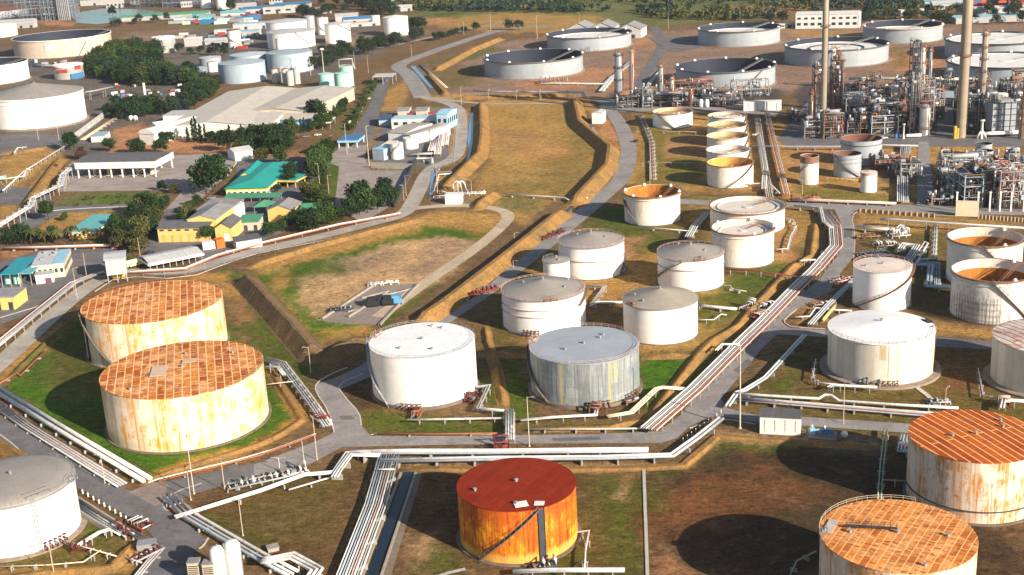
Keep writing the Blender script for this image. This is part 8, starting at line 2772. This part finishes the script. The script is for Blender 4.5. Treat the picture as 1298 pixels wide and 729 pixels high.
# walls and fences
def fence(pts, label, h=2.0, step=4., mat=None, rails=3, name='fence'):
    P = [W(*p) for p in pts]
    o = Vector((P[0].x, P[0].y, 0))
    t = thing(name, label, 'fence', o)
    mat = mat or STEELP
    for k in range(rails):
        m = MB()
        m.tube([p - o + UP * h * (k + 1) / rails for p in P], .05, 4)
        part(m, 'rail', mat, t)
    c = 0
    for a, b in zip(P[:-1], P[1:]):
        n = max(1, int((b - a).length / step))
        for i in range(n):
            if c < 60:
                q = a.lerp(b, i / n) - o
                m = MB()
                m.box(q.x, q.y, 0, .14, .14, h + .15)
                part(m, 'post', mat, t)
                c += 1
    return t


fence([(130, 354), (235, 350), (285, 336), (330, 322), (420, 304)], 'thin wire fence along the inner verge of the perimeter road', 1.6, 7)
fence([(576, 207), (582, 140)], 'wire fence between loading plant and perimeter road', 2.2, 6)
fence([(462, 212), (480, 217), (522, 216), (524, 208)], 'pale fence at the front of the loading plant', 2.2, 4)
fence([(640, 98 + 20), (560, 126)], 'wire fence at the head of the middle field', 2.2, 9)
fence([(1002, 548), (1060, 556), (1112, 562)], 'low fence behind the pump pad by the south road', 1.4, 4)
m = MB()
P = [W(500, 263), W(520, 222), W(528, 206)]
for a, b in zip(P[:-1], P[1:]):
    n_ = Vector((b.y - a.y, a.x - b.x, 0)).normalized() * .2
    m.add([a + n_, b + n_, b - n_, a - n_, a + n_ + UP * 3, b + n_ + UP * 3, b - n_ + UP * 3, a - n_ + UP * 3], [(0, 3, 2, 1), (4, 5, 6, 7), (0, 1, 5, 4), (1, 2, 6, 5), (2, 3, 7, 6), (3, 0, 4, 7)])
solo(m, 'boundary_wall', STEELD, 'dark boundary wall between paved yard and perimeter road', 'wall')
m = MB()
P = [W(470, 213), W(524, 215)]
a, b = P
m.prism([(a.x, a.y), (b.x, b.y), (b.x, b.y + .5), (a.x, a.y + .5)], 0, 3.2)
solo(m, 'boundary_wall', CONC, 'grey wall at the front of the loading plant yard', 'wall')
m = MB()
P = [W(88, 182), W(140, 143)]
a, b = P
n_ = Vector((b.y - a.y, a.x - b.x, 0)).normalized() * .25
m.add([a + n_, b + n_, b - n_, a - n_, a + n_ + UP * 4, b + n_ + UP * 4, b - n_ + UP * 4, a - n_ + UP * 4], [(0, 3, 2, 1), (4, 5, 6, 7), (0, 1, 5, 4), (1, 2, 6, 5), (2, 3, 7, 6), (3, 0, 4, 7)])
solo(m, 'retaining_wall', plain('stained_white_wall', (.52, .53, .52), .8, .4, .5), 'stained white retaining wall right of the huge domed tank', 'wall')
# scrap yard: countable heaps and coloured crates
rv = random.Random(9)
for k in range(34):
    x, y = rv.uniform(138, 246), rv.uniform(108, 126)
    m = MB()
    p = W(x, y)
    m.box(p.x, p.y, 0, rv.uniform(2, 6), rv.uniform(1.5, 3), rv.uniform(1, 2.6), rv.uniform(0, 3))
    solo(m, 'scrap_box', rv.choice([REDC, PIPEP, BLUER, WHITE, DARKR, MINT, POLE, STEELD, MATS['car_dark'], CONC]), 'coloured box or crate in the scrap yard between the wood and factory', 'crate', 'boxes of the scrap yard')
for k in range(26):
    x, y = rv.uniform(226, 322), rv.uniform(44, 62)
    m = MB()
    p = W(x, y)
    m.box(p.x, p.y, 0, rv.uniform(4, 10), rv.uniform(3, 5), rv.uniform(2, 3.4), rv.uniform(-.2, .2))
    solo(m, 'yard_crate', rv.choice([BLUER, WHITE, DARKR, STEELP, POLE, CONC, REDC, STEELD]), 'coloured crate in the far yard around the tall cream tank', 'crate', 'crates of the far yard')
for k in range(40):
    x, y = rv.uniform(222, 330), rv.uniform(20, 31)
    m = MB()
    p = W(x, y)
    m.box(p.x, p.y, 0, rv.uniform(8, 20), rv.uniform(4, 7), rv.uniform(3, 5), rv.uniform(-.2, .2))
    solo(m, 'market_stall', rv.choice([BLUER, WHITER, AQUAR, REDC, STEELP, MINT, MATS['purple_door'], CREAM, GREYR]), 'colourful roofed stall of the far market strip', 'market stall', 'stalls of the far market')
m = MB()
p = W(184, 120)
m.box(p.x, p.y, 0, 1.4, 1.4, rise(184, 122, 107))
solo(m, 'white_pylon', WHITE, 'white upright pylon in the scrap yard', 'pylon')
p = W(99, 76)
m = MB()
m.beam((p.x, p.y, 2), (p.x + 10, p.y, 17), .5)
m.beam((p.x, p.y, 0), (p.x, p.y, 3), 1.0)
m.box(p.x, p.y, 0, 5, 2.6, 2.2)
solo(m, 'mobile_crane', STEELD, 'dark crane with raised boom in front of the peach tank', 'crane')
# shrubs and clutter at the foot of the peach tank
for k in range(14):
    x, y = rv.uniform(36, 100), rv.uniform(79, 86)
    m = MB()
    p = W(x, y)
    m.box(p.x, p.y, 0, rv.uniform(2, 8), rv.uniform(2, 3), rv.uniform(1, 4), rv.uniform(0, 3))
    solo(m, 'pipe_rack_box', rv.choice([STEELD, STEEL, PIPEG, CONC]), 'grey equipment box in the clutter at the foot of the peach tank', 'equipment box', 'equipment boxes below the peach tank')
pipes('grey pipe bundle in front of the peach tank', [(36, 82), (64, 84), (100, 80)], 4, 1.6, .5, 1.5, [PIPEG, STEELP], 14, 'frame')
pipes('elevated pale pipe right of the huge domed tank', [(107, 118, 6), (120, 116, 6), (143, 111, 6)], 2, 1.4, .6, 6, [STEELP], 14, 'frame')
# ------------------------------------------------------------------ air
hz = NT('haze_air')
hz.t.nodes.remove(hz.b)
v = hz.n('VolumePrincipled', {'Color': (.80, .88, 1., 1), 'Density': .00004, 'Anisotropy': .2})
hz.t.links.new(v, hz.t.nodes['Material Output'].inputs['Volume'])
m = MB()
m.box(0, 1450, -1, 3600, 3700, 156)
o = link('haze', m.mesh('haze', hz.m))
o['kind'] = 'stuff'
SC.cycles.volume_step_rate = 10
SC.cycles.volume_bounces = 0
